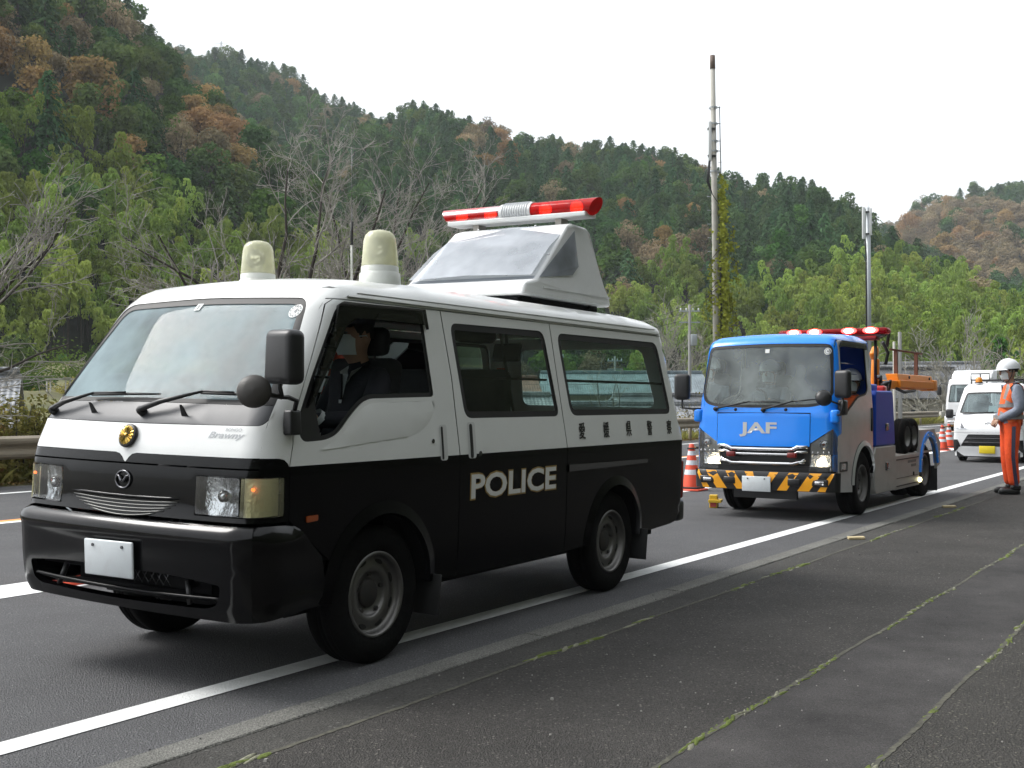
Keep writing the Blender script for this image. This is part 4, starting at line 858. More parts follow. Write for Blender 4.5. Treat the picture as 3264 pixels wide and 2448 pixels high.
mb = MB(XF); mb.rbox((-.33, .0, 1.74), (.03, .24, .07), .02, 3); mb.tube([(-.33, 0, 1.77), (-.36, 0, 1.83)], .01, 6); mb.build('rear_view_mirror', M_intl, van)
mb = MB(XF); mb.rbox((3.02, .35, 1.70), (.03, .26, .15), .05, 4, R=Matrix.Rotation(.3, 3, 'Y')); mb.tube([(3.02, .35, 1.76), (3.0, .35, 1.86)], .014, 6); mb.build('rear_parking_mirror', M_rub, van)
mb = MB(XF); mb.rbox((2.35, .2, 1.80), (.34, .2, .11), .05, 3); mb.build('ceiling_speaker', M_int, van)
mb = MB(XF); mb.rbox((2.3, .1, .70), (.9, .9, .32), .05, 2); mb.build('equipment_box', M_int, van)
# ------------------------------------------------------------------ the blue tow truck
M_blue = pm('truck_blue', (0.010, 0.25, 0.93), 0.25, coat=0.3, var=0.03, vscale=3)
M_dblue = pm('cabinet_blue', (0.006, 0.060, 0.42), 0.4, spec=0.25, coat=0.0, var=0.06, vscale=4)
M_silver = pm('silver_panel', (0.56, 0.57, 0.57), 0.24, metal=0.4, var=0.06, vscale=3, dirt=0.25, dirtc=(0.25, 0.24, 0.22), dscale=2.5)
M_galv = pm('galvanised_panel', (0.40, 0.39, 0.37), 0.45, metal=0.25, var=0.08, vscale=5, dirt=0.3, dirtc=(0.22, 0.21, 0.20), dscale=4)
M_orange = pm('crane_orange', (0.80, 0.25, 0.010), 0.38, var=0.08, vscale=6, dirt=0.25, dirtc=(0.35, 0.14, 0.02), dscale=6)
M_yel = pm('warning_yellow', (0.83, 0.36, 0.012), 0.35); M_tglass = glass_mat('truck_windscreen', (0.72, 0.80, 0.77), 1.40, haze=0.34, hazec=(0.42, 0.47, 0.46))
M_ltblk = pm('satin_black', (0.010, 0.010, 0.011), 0.35); M_red = pm('red_panel', (0.55, 0.02, 0.012), 0.35, coat=0.3)
TTH = math.radians(33.5); tt_ = Vector((math.sin(TTH), math.cos(TTH), 0)); tn_ = Vector((-math.cos(TTH), math.sin(TTH), 0))
TRK = on_z(2744, 1641) + tn_ * 0.79; TRK.z = 0
trk = empty('tow_truck', TRK, math.pi / 2 - TTH); tag(trk, 'blue tow truck with orange crane boom and striped yellow and black bumper', 'truck')
_tF = smooth_tab([(.3, -1.10), (.55, -1.115), (.85, -1.12), (1.20, -1.10), (1.27, -1.075), (2.0, -.90), (2.4, -.78)], .03)
_tW = smooth_tab([(.3, .83), (1.2, .835), (2.05, .775), (2.4, .75)], .04)
_tZ = smooth_tab([(-1.0, 2.06), (-.7, 2.125), (-.2, 2.15), (.3, 2.15), (.6, 2.13)], .1)
tb = Body(lambda y, z: _tF(z) + .055 * (np.abs(y) / .83) ** 2.4, lambda y, z: .46 + 0 * z, lambda x, z: _tW(z) + 0 * x, lambda x, y: _tZ(x) - .035 * (np.abs(y) / .75) ** 2, lambda x, z: .10 + 0 * x)
tys = lambda z: float(_tW(z)) - .036
def tsf(z0, z1, n=10): Q = tb.front(np.array([(tys(z), z) for z in np.linspace(z0, z1, n)])); return [(q[0], q[2]) for q in Q]
def tff(z0, z1, sg, n=10): return [(sg * tys(z), z) for z in np.linspace(z0, z1, n)]
def on_trk(ch, u, v, off=0.0): Q = tb.map(ch, [(u, v)]); N = tb.normal(Q); return Vector(Q[0] + N[0] * off), Vector(N[0])
tlev = 2.035
twin = rounded([(-.765, 1.985), (-.68, 2.005), (.215, 2.005), (.215, 1.465), (.10, 1.41), (-.20, 1.38), (-.70, 1.19), (-.80, 1.18)], [.06, .05, .06, .05, .05, .08, .04, .02])
arcT = [(.44 * math.cos(a) + .0, .38 + .44 * math.sin(a)) for a in np.linspace(math.pi, 0.05, 20)]
for ch in 'LR':
    s = Shell(tb)                                            # blue corner with the pillar
    s.panel(ch, tsf(1.035, 1.20, 3) + tsf(1.20, tlev, 8)[1:] + [(-.80, tlev), (-.80, 1.99), (-.845, 1.60), (-.86, 1.175), (-.865, .98)], res=.07, flange=.02)
    s.panel(ch, tsf(.56, 1.033, 4) + [(-.866, .978), (-.99, .94), (-.99, .56)], res=.07, mi=0); s.build('cab_corner', M_blue, trk)
    s = Shell(tb); dl = [(-.985, .42), (-.985, .95), (-.86, .985), (-.853, 1.175), (-.838, 1.60), (-.795, 1.99), (-.76, 2.03), (.30, 2.03), (.33, 1.98), (.40, 1.40), (.42, .95), (.44, .72)] + [(x * 1.05, .38 + (z - .38) * 1.05) for x, z in reversed(arcT)] + [(-.462, .30), (-.985, .33)]
    s.panel(ch, dl, [twin], res=.06, flange=.02); d = s.build('cab_door', M_silver, trk)
    s = Shell(tb); s.panel(ch, twin, [inset_poly(twin, .02)], res=.08, off=-.005); s.build('window_seal', M_rub, d)
    s = Shell(tb); pane = inset_poly(twin, .016) if ch == 'R' else [(-.78, 1.20), (-.70, 1.215), (-.20, 1.41), (.10, 1.44), (.2, 1.485), (.2, 1.46), (.1, 1.40), (-.2, 1.37), (-.7, 1.18)]; s.panel(ch, pane, res=.12, off=-.014); s.build('window_pane', glass_mat('truck_side_glass', (.62, .70, .68), 1.45), d)
    s = Shell(tb); s.panel(ch, rounded([(-.77, 1.945), (-.70, 2.02), (.24, 2.02), (.25, 1.95), (.2, 1.96), (-.68, 1.96)], .02), res=.08, off=.02, flange=.018); s.build('window_visor', glass_mat('smoked_visor', (.16, .15, .15), 1.5), d)
    s = Shell(tb); s.panel(ch, rounded([(.285, .98), (.285, 1.26), (.335, 1.26), (.335, .98)], .015), res=.06, off=.012, flange=.012); s.build('door_handle', M_rub, d)
    s = Shell(tb); s.panel(ch, [(.305, 2.03), (.46, 2.03), (.46, .74), (.446, .74), (.426, .95), (.406, 1.40), (.336, 1.98)], res=.08); s.build('cab_pillar', M_dblue, trk)
    s = Shell(tb); o2 = [(x * 1.13, .38 + (z - .38) * 1.13) for x, z in arcT]; s.panel(ch, list(arcT) + list(reversed(o2)), res=.05, off=.004, flange=.03, curv=lambda V: .02 * np.clip(1 - np.abs(np.hypot(V[:, 0], V[:, 1] - .38) / .44 - 1.02) / .12, 0, 1)); s.build('wheel_arch', M_silver, trk)
    s = Shell(tb); a_ = rounded([(-.93, .55), (-.93, .66), (-.66, .66), (-.66, .55)], .02); s.panel(ch, a_, [inset_poly(a_, .018)], res=.05, off=.006, flange=.01); s.build('step_frame', M_rub, d)
    s = Shell(tb); s.panel(ch, rounded([(-.865, .575), (-.865, .635), (-.73, .635), (-.73, .575)], .01), res=.05, off=.004); s.build('step_plate', M_chrome, d)
# roof
fe = tb.front(np.array([(y, tlev) for y in np.linspace(-.72, .72, 21)])); se = tb.side(np.array([(x, tlev) for x in np.linspace(-.80, .42, 14)]), -1); so = [(q[0], q[1]) for q in se if q[1] < fe[0][1] - .002]
s = Shell(tb); s.panel('T', [(q[0], q[1]) for q in reversed(fe)] + so + [(.45, so[-1][1]), (.45, -so[-1][1])] + [(x, -y) for x, y in reversed(so)], res=.08); s.build('cab_roof', M_blue, trk)
# front faces
tws = rounded([(-.56, 1.272), (0, 1.262), (.56, 1.272), (.72, 1.31), (.79, 1.43), (.775, 1.65), (.735, 1.985), (0, 2.005), (-.735, 1.985), (-.775, 1.65), (-.79, 1.43), (-.72, 1.31)], [.2, .3, .2, .10, .10, .2, .08, .3, .08, .2, .10, .10])
s = Shell(tb); s.panel('F', tff(1.21, tlev, 1, 12) + list(reversed(tff(1.21, tlev, -1, 12))), [tws], res=.06, flange=.02, fl_out=False)
s.panel('F', [(.555, 1.21)] + [(.555, .87)] + [(.80, 1.035), (tys(1.035), 1.037)] + tff(1.05, 1.21, 1, 3), res=.06); s.panel('F', [(-.555, 1.21), (-.555, .87), (-.80, 1.035), (-tys(1.035), 1.037)] + tff(1.05, 1.21, -1, 3), res=.06); s.build('cab_front', M_blue, trk)
s = Shell(tb); hood = rounded([(-.548, .832), (0, .826), (.548, .832), (.548, 1.197), (0, 1.205), (-.548, 1.197)], [.01, .2, .01, .01, .2, .01]); s.panel('F', hood, res=.06, off=.004, flange=.02); hd = s.build('front_lid', M_blue, trk)
V, Fc_ = text_mesh('JAF', 1.0, .03); Q = tb.map('F', fit_text(V, .27, -.175, .935, 1.10)); N = tb.normal(Q); mb = MB(); mb.add([tuple(q) for q in Q + N * .008], Fc_, True); mb.build('lettering', pm('letter_silver', (0.50, 0.51, 0.50), 0.4), hd)
s = Shell(tb); twi = inset_poly(tws, .035); s.panel('F', tws, [twi], res=.06, off=-.004); s.build('windscreen_border', M_rub, trk)
s = Shell(tb); s.panel('F', inset_poly(tws, .028), res=.07, off=-.008); tw = s.build('windscreen', M_tglass, trk)
s = Shell(tb); s.panel('F', [(-.69 + .040 * math.cos(a), 1.90 + .040 * math.sin(a)) for a in np.linspace(0, 2 * math.pi, 20)[:-1]], res=.03, off=-.004); st = s.build('inspection_sticker', M_stick, tw)
mb = MB()
for k in range(12): a = 2 * math.pi * k / 12; p, n = on_trk('F', -.69 + .029 * math.cos(a), 1.90 + .029 * math.sin(a), -.003); mb.ball(p, (.002, .006, .006), 6, 4)
p, n = on_trk('F', -.69, 1.90, -.003); mb.ball(p, (.002, .012, .012), 8, 5); mb.build('sticker_ring', M_stickg, st)
s = Shell(tb); s.panel('F', [(-.02, 1.895), (.03, 1.895), (.03, 1.94), (-.02, 1.94)], res=.03, off=-.004); st = s.build('inspection_sticker', M_stick, tw)
def twiper(p0, p1, p2):
    a, na = on_trk('F', *p0, .02); b, nb = on_trk('F', *p1, .04); c, nc = on_trk('F', *p2, .018); mb = MB(); mb.lathe([(.026, -.03), (.026, .005), (.018, .016), (0, .018)], a, na, 12); w = mb.build('wiper', M_rub, trk)
    mb = MB(); mb.tube([a + na * .01, b], [.014, .008], 6); mb.build('wiper_arm', M_rub, w); d = c - b; mb = MB(); mb.tube([b - d * .25 - nb * .02, b.lerp(c, .4), c], [.006, .010, .006], 6); mb.build('wiper_blade', M_rub, w)
twiper((.58, 1.245), (.15, 1.325), (-.20, 1.325)); twiper((-.01, 1.235), (-.36, 1.33), (-.64, 1.36))
for y in (.33, -.27): p, n = on_trk('F', y, 1.243, 0); mb = MB(); mb.ball(p, (.014, .02, .02), 10, 6); mb.build('washer_nozzle', M_rub, trk)
# lamps
for sg, ch in ((-1, 'L'), (1, 'R')):
    s = Shell(tb); up_ = [(sg * .552, .745), (sg * tys(.8), .745), (sg * tys(1.0), 1.02), (sg * .552, .862)]; s.panel('F', up_, res=.05, off=-.05); s.panel(ch, tsf(.745, 1.02, 3) + [(-.99, .93), (-.99, .745)], res=.05, off=-.04); t1 = s.build('turn_lamp', pm('lamp_bowl', (.5, .5, .48), .3, metal=.7), trk)
    s = Shell(tb); s.panel('F', up_, res=.05, off=.004); s.panel(ch, tsf(.745, 1.02, 3) + [(-.99, .93), (-.99, .745)], res=.05, off=.004); s.build('lens', glass_mat('grey_lens', (.70, .72, .73), 1.5, haze=.12, hazec=(.4, .4, .4)), t1)
    p, n = on_trk('F', sg * .70, .86, -.025); mb = MB(); mb.ball(p, (.02, .055, .055), 14, 8); mb.build('lamp_bowl', M_chrome, t1); mb = MB(); mb.ball(p + n * .018, (.008, .018, .014), 10, 6); mb.build('indicator_bulb', M_amber, t1)
    for k in range(4): p, n = on_trk('F', sg * (.585 + .058 * k), .765, .003); mb = MB(); mb.rbox(p, (.01, .012, .03), .003, 2); mb.build('lamp_rib', M_chrome, t1)
    s = Shell(tb); lo_ = [(sg * .535, .56), (sg * tys(.6), .56), (sg * tys(.6), .738), (sg * .555, .738)]; s.panel('F', lo_, res=.035, off=-.05, curv=lambda V, sg=sg: -.03 * np.cos((V[:, 0] - sg * .66) / .14 * 1.3) * np.cos((V[:, 1] - .65) / .09 * 1.2)); s.panel(ch, tsf(.56, .738, 3) + [(-.99, .738), (-.99, .56)], res=.05, off=-.03); h = s.build('headlamp', pm('lamp_facets', (.85, .85, .84), .12, metal=1, bump=.9, bscale=22), trk)
    s = Shell(tb); s.panel('F', lo_, res=.05, off=.004); s.panel(ch, tsf(.56, .738, 3) + [(-.99, .738), (-.99, .56)], res=.05, off=.004); s.build('lens', M_lens, h)
    p, n = on_trk('F', sg * .66, .645, -.04); mb = MB(); mb.ball(p, (.02, .045, .04), 12, 8); mb.build('lit_bulb', pm('lit_headlamp', (1, .9, .7), emit=(1.0, 0.86, 0.62), es=3.2), h)
# chrome grille
mb = MB(); mb.box((-1.00, 0, .70), (.06, 1.06, .28)); gr = mb.build('grille', M_ltblk, trk)
for z, hw, th in ((.80, .53, .020), (.745, .53, .016), (.64, .50, .022)):
    mb = MB(); pts = [on_trk('F', y, z + (.03 if abs(y) > .36 else 0) * (1 if z > .7 else .6) - .004 * (1 - (y / hw) ** 2), .012)[0] for y in (-hw, -.42, -.36, -.33, 0, .33, .36, .42, hw)]; mb.tube(pts, th, 6); mb.build('grille_bar', M_chrome, gr)
for sg in (-1, 1):
    p, n = on_trk('F', sg * .36, .735, .03); mb = MB(); mb.rbox(p, (.04, .105, .058), .008, 2); mb.build('strobe_lamp', pm('dark_red_lens', (.16, .006, .004), .3, coat=.4), gr)
    mb = MB(); a = on_trk('F', sg * .50, .69, .006)[0]; b = on_trk('F', sg * .37, .62, .01)[0]; mb.tube([a, b], [.02, .012], 6); mb.build('grille_bar', M_chrome, gr)
# bumper with oblique stripes
s = Shell(tb); cvb = lambda V: -.03 * np.clip((V[:, 1] - .50) / .05, 0, 1) ** 2; s.panel('F', tff(.335, .545, 1, 5) + list(reversed(tff(.335, .545, -1, 5))), res=.05, off=.04, curv=cvb, flange=.04)
for ch in 'LR': s.panel(ch, tsf(.335, .545, 4) + [(-.985, .545), (-.985, .335)], res=.05, off=.04, flange=.02)
bmp = s.build('front_bumper', M_ltblk, trk)
for sg in (-1, 1):
    for (a, b) in ((.80, .74), (.62, .70), (.47, .40), (.30, .22), (.13, .05)):
        pass
    for y0, w in ((.775, .085), (.555, .13), (.325, .11), (.10, .10)):
        pts = [(sg * min(.79, y0 + (.0)), .54), (sg * min(.795, y0 + w), .54), (sg * max(.02, y0 + w - .14), .34), (sg * max(.005, y0 - .14), .34)]
        s = Shell(tb); s.panel('F', pts, res=.05, off=.0425, curv=cvb); s.build('bumper_stripe', M_yel, bmp)
    for y, w in ((.66, .19), (.38, .15)):
        p, n = on_trk('F', sg * y, .435, .036); mb = MB(); mb.rbox(p, (.03, w, .085), .02, 2); f = mb.build('fog_lamp', M_ltblk, bmp)
        if y > .5: mb = MB(); mb.rbox(p + n * .006, (.022, w * .6, .05), .015, 2); mb.build('lens', M_chrome, f)
mb = MB(); mb.box((-1.03, 0, .575), (.08, 1.5, .07)); mb.box((-1.0, 0, .28), (.05, .75, .10)); mb.build('bumper_beam', M_ltblk, bmp)
p, n = on_trk('F', .05, .405, .058); mb = MB(); mb.rbox(p, (.012, .34, .172), .007, 2); pl = mb.build('number_plate', M_plate, trk)
for yy in (-.1, .1): mb = MB(); mb.cyl(p + Vector((-.005, yy, .06)), p + Vector((-.012, yy, .06)), .008, seg=8); mb.build('plate_bolt', M_dchrome, pl)
# mirrors
def tmirror(base, tip, size, arm, rz):
    mb = MB(); mb.tube(arm, .013, 8); m = mb.build('mirror_arm', M_blackpl, trk); mb = MB(); mb.rbox(tip, size, .045, 4, R=Matrix.Rotation(rz, 3, 'Z')); mb.build('mirror_housing', M_blackpl, m); return m
m1 = tmirror(None, (-1.12, -.93, 1.525), (.09, .20, .31), [(-1.02, -.82, 1.185), (-1.12, -.90, 1.19), (-1.14, -.93, 1.26), (-1.12, -.93, 1.38)], -.35)
mb = MB(); mb.lathe([(0, .05), (.05, .044), (.085, .02), (.092, -.01), (.08, -.03), (0, -.03)], (-1.20, -.745, 1.375), (-.8, -.5, .3), 20); mb.tube([(-1.16, -.76, 1.36), (-1.12, -.90, 1.30)], .012, 6); mb.build('round_mirror', M_blackpl, m1)
mb = MB(); mb.rbox((-.90, -.86, 1.27), (.14, .08, .17), .02, 2); mb.build('mirror_mount', M_blackpl, m1)
m2 = tmirror(None, (-1.08, 1.00, 1.51), (.09, .19, .31), [(-1.0, .80, 1.25), (-1.05, .88, 1.25), (-1.08, 1.00, 1.26), (-1.08, 1.00, 1.38)], .2)
for sg in (-1, 1): mb = MB(); mb.rbox((-1.02, sg * .815, 1.17), (.10, .10, .15), .03, 3, taper=(1, 1)); mb.build('mirror_foot', M_blue, trk)
# wheels, chassis
M_trim = pm('truck_rim', (.12, .115, .11), .5, metal=.4, dirt=.5, dirtc=(.08, .07, .06), dscale=8)
for x, y, fc in ((0, -.70, -1), (0, .70, 1), (3.15, -.66, -1), (3.15, .66, 1)): wheel('wheel', trk, (x, y, .372), .372, .215, .22, fc, M_trim, 6, 6)
for sg in (-1, 1): wheel('wheel', trk, (3.15, sg * .42, .372), .372, .215, .20, sg, M_trim, 6, 6)
mb = MB(); mb.box((1.4, .35, .52), (4.8, .10, .20)); mb.box((1.4, -.35, .52), (4.8, .10, .20)); mb.cyl((0, -.65, .37), (0, .65, .37), .05); mb.cyl((3.15, -.65, .37), (3.15, .65, .37), .07); mb.box((-.3, 0, .52), (1.3, 1.2, .2)); mb.box((.0, 0, .74), (1.1, 1.1, .12)); mb.build('chassis', M_int, trk)
mb = MB(); mb.box((.44, 0, 1.35), (.03, 1.5, 1.3)); o = mb.build('cab_back', M_dblue, trk)
for sg in (-1, 1): mb = MB(); mb.lathe([(.45, -.14), (.45, .12), (0, .14)], (0, sg * .68, .38), (0, -sg, 0), 20, a0=HA0(sg), a1=HA0(sg) + math.pi); mb.build('wheel_housing', M_int, trk)
# tool cabinets
for sg in (-1, 1):
    mb = MB(); pts = [(.49, .785), (1.38, .785), (1.30, 1.42), (1.24, 1.47), (.56, 1.47), (.50, 1.42)]; mb.prism(pts if sg > 0 else pts[::-1], (0, -sg * .55, 0), lambda q, sg=sg: Vector((q[0], sg * .83, q[1]))); c = mb.build('tool_cabinet', M_dblue, trk, bevel=.025, seg=3)
    mb = MB(); mb.rbox((.98, sg * .835, 1.02), (.14, .012, .09), .006, 2); mb.build('cabinet_latch', M_dchrome, c)
    mb = MB(); pts = [(.50, .21), (1.385, .21), (1.385, .78), (.50, .78), (.44, .70), (.44, .26)]; mb.prism(pts if sg > 0 else pts[::-1], (0, -sg * .45, 0), lambda q, sg=sg: Vector((q[0], sg * .832, q[1]))); c = mb.build('lower_cabinet', M_galv, trk, bevel=.012)
    mb = MB(); mb.rbox((.98, sg * .836, .53), (.15, .012, .10), .006, 2); mb.build('cabinet_latch', M_dchrome, c)
    mb = MB(); mb.box((2.0, sg * .80, .42), (1.21, .05, .44)); sk = mb.build('side_skirt', M_galv, trk, bevel=.008)
    for z in (.585, .245): mb = MB(); mb.box((2.0, sg * .828, z), (1.12, .008, .012)); mb.build('skirt_groove', M_rub, sk)
    mb = MB(); mb.box((2.0, sg * .8275, .345), (1.12, .005, .005)); mb.build('skirt_seam', M_rub, sk)
    for row, zz in ((0, .54), (1, .485)):
        for k in range(8 if row == 0 else 5): mb = MB(); mb.box((2.02 + .055 * (k + (3 if row else 0)), sg * .8265, zz), (.026, .004, .034)); mb.build('instruction_print', pm('grey_print', (.12, .12, .12), .5), sk)
    mb = MB(); mb.rbox((2.28, sg * .83, .37), (.03, .02, .05), .006, 2); mb.build('skirt_lock', M_rub, sk)
    mb = MB(); mb.ball((2.57, sg * .84, .27), (.05, .03, .035), 12, 8); mb.build('marker_lamp', pm('lit_marker', (.9, .85, .4), emit=(1, .92, .5), es=2.2) if sg < 0 else M_amber, sk)
    arc = [(.47 * math.cos(a) + 3.15, .372 + .47 * math.sin(a)) for a in np.linspace(math.pi, 0, 20)]
    tail = [(2.61, .62), (2.64, .945), (3.45, .945), (3.84, .745), (3.80, .42), (3.62, .40)] + list(reversed(arc)) + [(2.61, .40)]
    V, T, _ = tess(tail, (), .08); mb = MB(); a = [(p[0], sg * .825, p[1]) for p in V]; b = [(p[0], sg * .79, p[1]) for p in V]; mb.add(a, [t if sg > 0 else t[::-1] for t in T], False); mb.add(b, [t[::-1] if sg > 0 else t for t in T], False)
    n = len(tail); mb.add([(p[0], y, p[1]) for p in tail for y in (sg * .825, sg * .79)], [(2 * i, 2 * ((i + 1) % n), 2 * ((i + 1) % n) + 1, 2 * i + 1) for i in range(n)], False); tp = mb.build('tail_panel', M_galv, trk)
    o2 = [(3.15 + (x - 3.15) * 1.16, .372 + (z - .372) * 1.16) for x, z in arc]; V, T, _ = tess(list(arc)[:19] + list(reversed(o2[:19])), (), .05); mb = MB(); mb.add([(p[0], sg * .845, p[1]) for p in V], T, False)
    L = list(arc)[:19] + list(reversed(o2[:19])); n = len(L); mb.add([(p[0], y, p[1]) for p in L for y in (sg * .845, sg * .78)], [(2 * i, 2 * ((i + 1) % n), 2 * ((i + 1) % n) + 1, 2 * i + 1) for i in range(n)], False); fa = mb.build('fender_lip', M_blue, trk)
    for k in range(2, 18, 3): q = arc[k]; mb = MB(); mb.ball((3.15 + (q[0] - 3.15) * 1.08, sg * .848, .372 + (q[1] - .372) * 1.08), .010, 8, 5); mb.build('bolt', M_chrome, fa)
    mb = MB(); mb.rbox((3.66, sg * .64, .23), (.012, .36, .36), .004); mb.build('mud_flap', M_rub, trk)
mb = MB(); mb.box((2.5, 0, .63), (2.3, 1.55, .03)); mb.box((3.4, 0, .925), (.9, 1.5, .03)); mb.build('deck', M_galv, trk)
mb = MB(); mb.rbox((1.33, .0, 1.14), (.10, 1.0, .75), .03, 2); mb.rbox((1.36, -.55, 1.18), (.16, .34, .72), .03, 2); mb.build('winch_cover', M_red, trk)
mb = MB(); mb.rbox((.85, -.55, 1.51), (.40, .30, .09), .02, 2); mb.build('cabinet_top', M_dblue, trk)
# two dolly tyres standing on the deck
for k, (x, y) in enumerate(((2.05, -.735), (2.48, -.715))):
    mb = MB(); Rz = Matrix.Translation((x, y, .64 + .235)) @ Matrix.Rotation(math.radians(-2), 4, 'Z'); t = MB(Rz); r, h = .235, .085
    t.lathe([(.13, h * .8), (.15, h), (.20, h), (.225, h * .8), (r, h * .5), (r, h * .2), (r - .008, h * .15), (r, h * .1), (r, -h * .1), (r - .008, -h * .15), (r, -h * .2), (r, -h * .5), (.225, -h * .8), (.15, -h), (.13, -h * .8)], axis=(0, -1, 0), seg=40); o = t.build('dolly_tyre', M_tyre, trk)
    t = MB(Rz); t.lathe([(.135, h * .9), (.12, h * .7), (.11, h * .3), (.05, h * .25), (0, h * .25)], axis=(0, -1, 0), seg=28); t.lathe([(.135, -h * .9), (0, -h * .5)], axis=(0, -1, 0), seg=28); t.build('rim', M_rim, o)
mb = MB(); mb.tube([(1.45, -.72, .80), (1.62, -.72, .80), (1.62, -.72, .72), (1.45, -.72, .72)], .012, 6); mb.build('dolly_bracket', M_galv, trk)
mb = MB(); mb.rbox((3.0, -.42, .985), (.55, .30, .07), .02, 2); mb.build('tool_case', M_dblue, trk)
# crane
CY = -.35
mb = MB(); mb.rbox((2.05, CY, .98), (.30, .30, .70), .03, 2); mb.rbox((2.14, CY, 1.42), (.34, .22, .22), .04, 2); cr = mb.build('crane_base', M_orange, trk)
mb = MB(); mb.rbox((2.19, CY, 1.72), (.11, .10, .42), .03, 2, R=Matrix.Rotation(math.radians(8), 3, 'Y')); mb.rbox((2.16, CY, 2.00), (.20, .09, .12), .03, 2, R=Matrix.Rotation(math.radians(-35), 3, 'Y')); mb.build('crane_mast', M_orange, cr)
mb = MB(); mb.box((3.6, CY, 1.575), (2.35, .15, .12)); mb.build('boom', M_orange, cr, bevel=.012)
mb = MB(); mb.prism([(3.05, 1.64), (5.05, 1.64), (5.05, 1.735), (3.05, 1.735)], (0, .17, 0), lambda q: Vector((q[0], CY - .10 + (q[1] - 1.64) * .3, q[1]))); mb.box((4.05, CY - .02, 1.59), (2.0, .20, .11)); mb.build('boom_sleeve', M_orange, cr, bevel=.01)
mb = MB(); mb.rbox((5.12, CY - .01, 1.59), (.26, .22, .17), .02, 2); mb.build('boom_head', M_orange, cr)
for x in (3.55, 4.75): mb = MB(); mb.cyl((x, CY - .105, 1.69), (x, CY - .12, 1.69), .022, seg=12); mb.build('boom_bolt', M_rub, cr)
for x in (3.25, 4.4): mb = MB(); mb.box((x, CY, 1.90), (.05, .05, .36)); mb.build('boom_upright', pm('rust_steel', (.13, .055, .035), .8, var=.3), cr)
mb = MB(); mb.tube([(2.95, CY, 2.08), (4.75, CY, 2.08)], .016, 6); mb.build('boom_rail', MATS['rust_steel'], cr)
for k, pts in enumerate(([(2.2, CY - .1, 2.15), (2.32, CY - .14, 2.0), (2.2, CY - .14, 1.85)], [(2.1, CY - .12, 1.55), (2.35, CY - .16, 1.62), (2.3, CY - .14, 1.42)], [(2.9, CY - .1, 1.52), (3.3, CY - .1, 1.47), (3.9, CY - .1, 1.50)], [(2.0, CY - .12, 2.2), (2.3, CY - .16, 2.28), (2.42, CY - .1, 2.1)])): mb = MB(); mb.tube(pts, .022, 8); mb.build('hydraulic_hose', M_rub, cr)
mb = MB(); mb.cyl((2.28, CY - .08, 1.50), (2.28, CY - .08, 1.62), .085, seg=18); mb.cyl((2.18, CY - .05, 1.62), (2.18, CY - .05, 1.70), .05, seg=14); mb.build('hydraulic_valve', M_dchrome, cr)
# light bar on a rack behind the cab
mb = MB(); mb.box((1.5, 0, 2.195), (.16, 1.30, .03)); mb.tube([(1.5, -.55, 1.45), (1.5, -.55, 2.19)], .022, 8); mb.tube([(1.5, .55, 1.45), (1.5, .55, 2.19)], .022, 8); lb = mb.build('light_bar', M_ltblk, trk)
mb = MB(); mb.rbox((1.5, 0, 2.255), (.24, 1.46, .085), .04, 3); mb.build('bar_cover', glass_mat('red_bar', (.55, .010, .012), 1.45, haze=.6, hazec=(.34, .008, .010)), lb)
mb = MB(); mb.rbox((1.5, -.45, 2.165), (.18, .28, .06), .02, 3); mb.build('bar_siren', pm('siren_red', (.22, .012, .012), .4), lb)
for y in (-.52, -.24, .22, .50):
    mb = MB(); mb.ball((1.380, y, 2.262), (.012, .105, .042), 14, 8); q = mb.build('lamp_halo', pm('red_lamp_halo', (1, .1, .1), emit=(1.0, 0.035, 0.03), es=5.0), lb); mb = MB(); mb.ball((1.370, y, 2.262), (.012, .062, .030), 14, 8); mb.build('lamp_core', pm('lit_lamp_core', (1, .6, .6), emit=(1.0, 0.62, 0.55), es=9.0), lb)  # wide red ellipsoid stands in for the halo round each lit core
# inside of the cab
mb = MB(); mb.rbox((-.78, 0, 1.20), (.32, 1.45, .22), .06, 3); mb.rbox((-.66, .36, 1.30), (.2, .4, .1), .05, 3); mb.rbox((-.68, -.05, 1.30), (.2, .34, .12), .04, 2); mb.build('dashboard', pm('dash_grey', (.05, .05, .05), .7), trk)
mb = MB(); mb.tube([Vector((-.50, .38, 1.34)) + Vector((.12 * math.sin(a), .2 * math.cos(a), .15 * math.sin(a))) for a in np.linspace(0, 2 * math.pi, 25)], .015, 8, False); mb.tube([(-.5, .18, 1.34), (-.5, .58, 1.34)], .015, 6); mb.tube([(-.5, .38, 1.34), (-.72, .38, 1.22)], .03, 6); mb.build('steering_wheel', M_rub, trk)
for y in (.38,): mb = MB(); mb.rbox((.02, y, 1.0), (.5, .5, .14), .05, 3); mb.rbox((.27, y, 1.36), (.13, .48, .62), .05, 3, R=Matrix.Rotation(math.radians(12), 3, 'Y')); mb.rbox((.34, y, 1.75), (.1, .28, .18), .05, 3); mb.build('seat', M_seat, trk)
mb = MB(); mb.rbox((.20, -.40, .86), (.45, .6, .14), .05, 3); mb.build('seat', M_seat, trk)
for z in (1.66, 1.78): mb = MB(); mb.tube([(-.55, -.70, z), (.15, -.70, z)], .006, 5); mb.build('window_guard', M_chrome, trk)
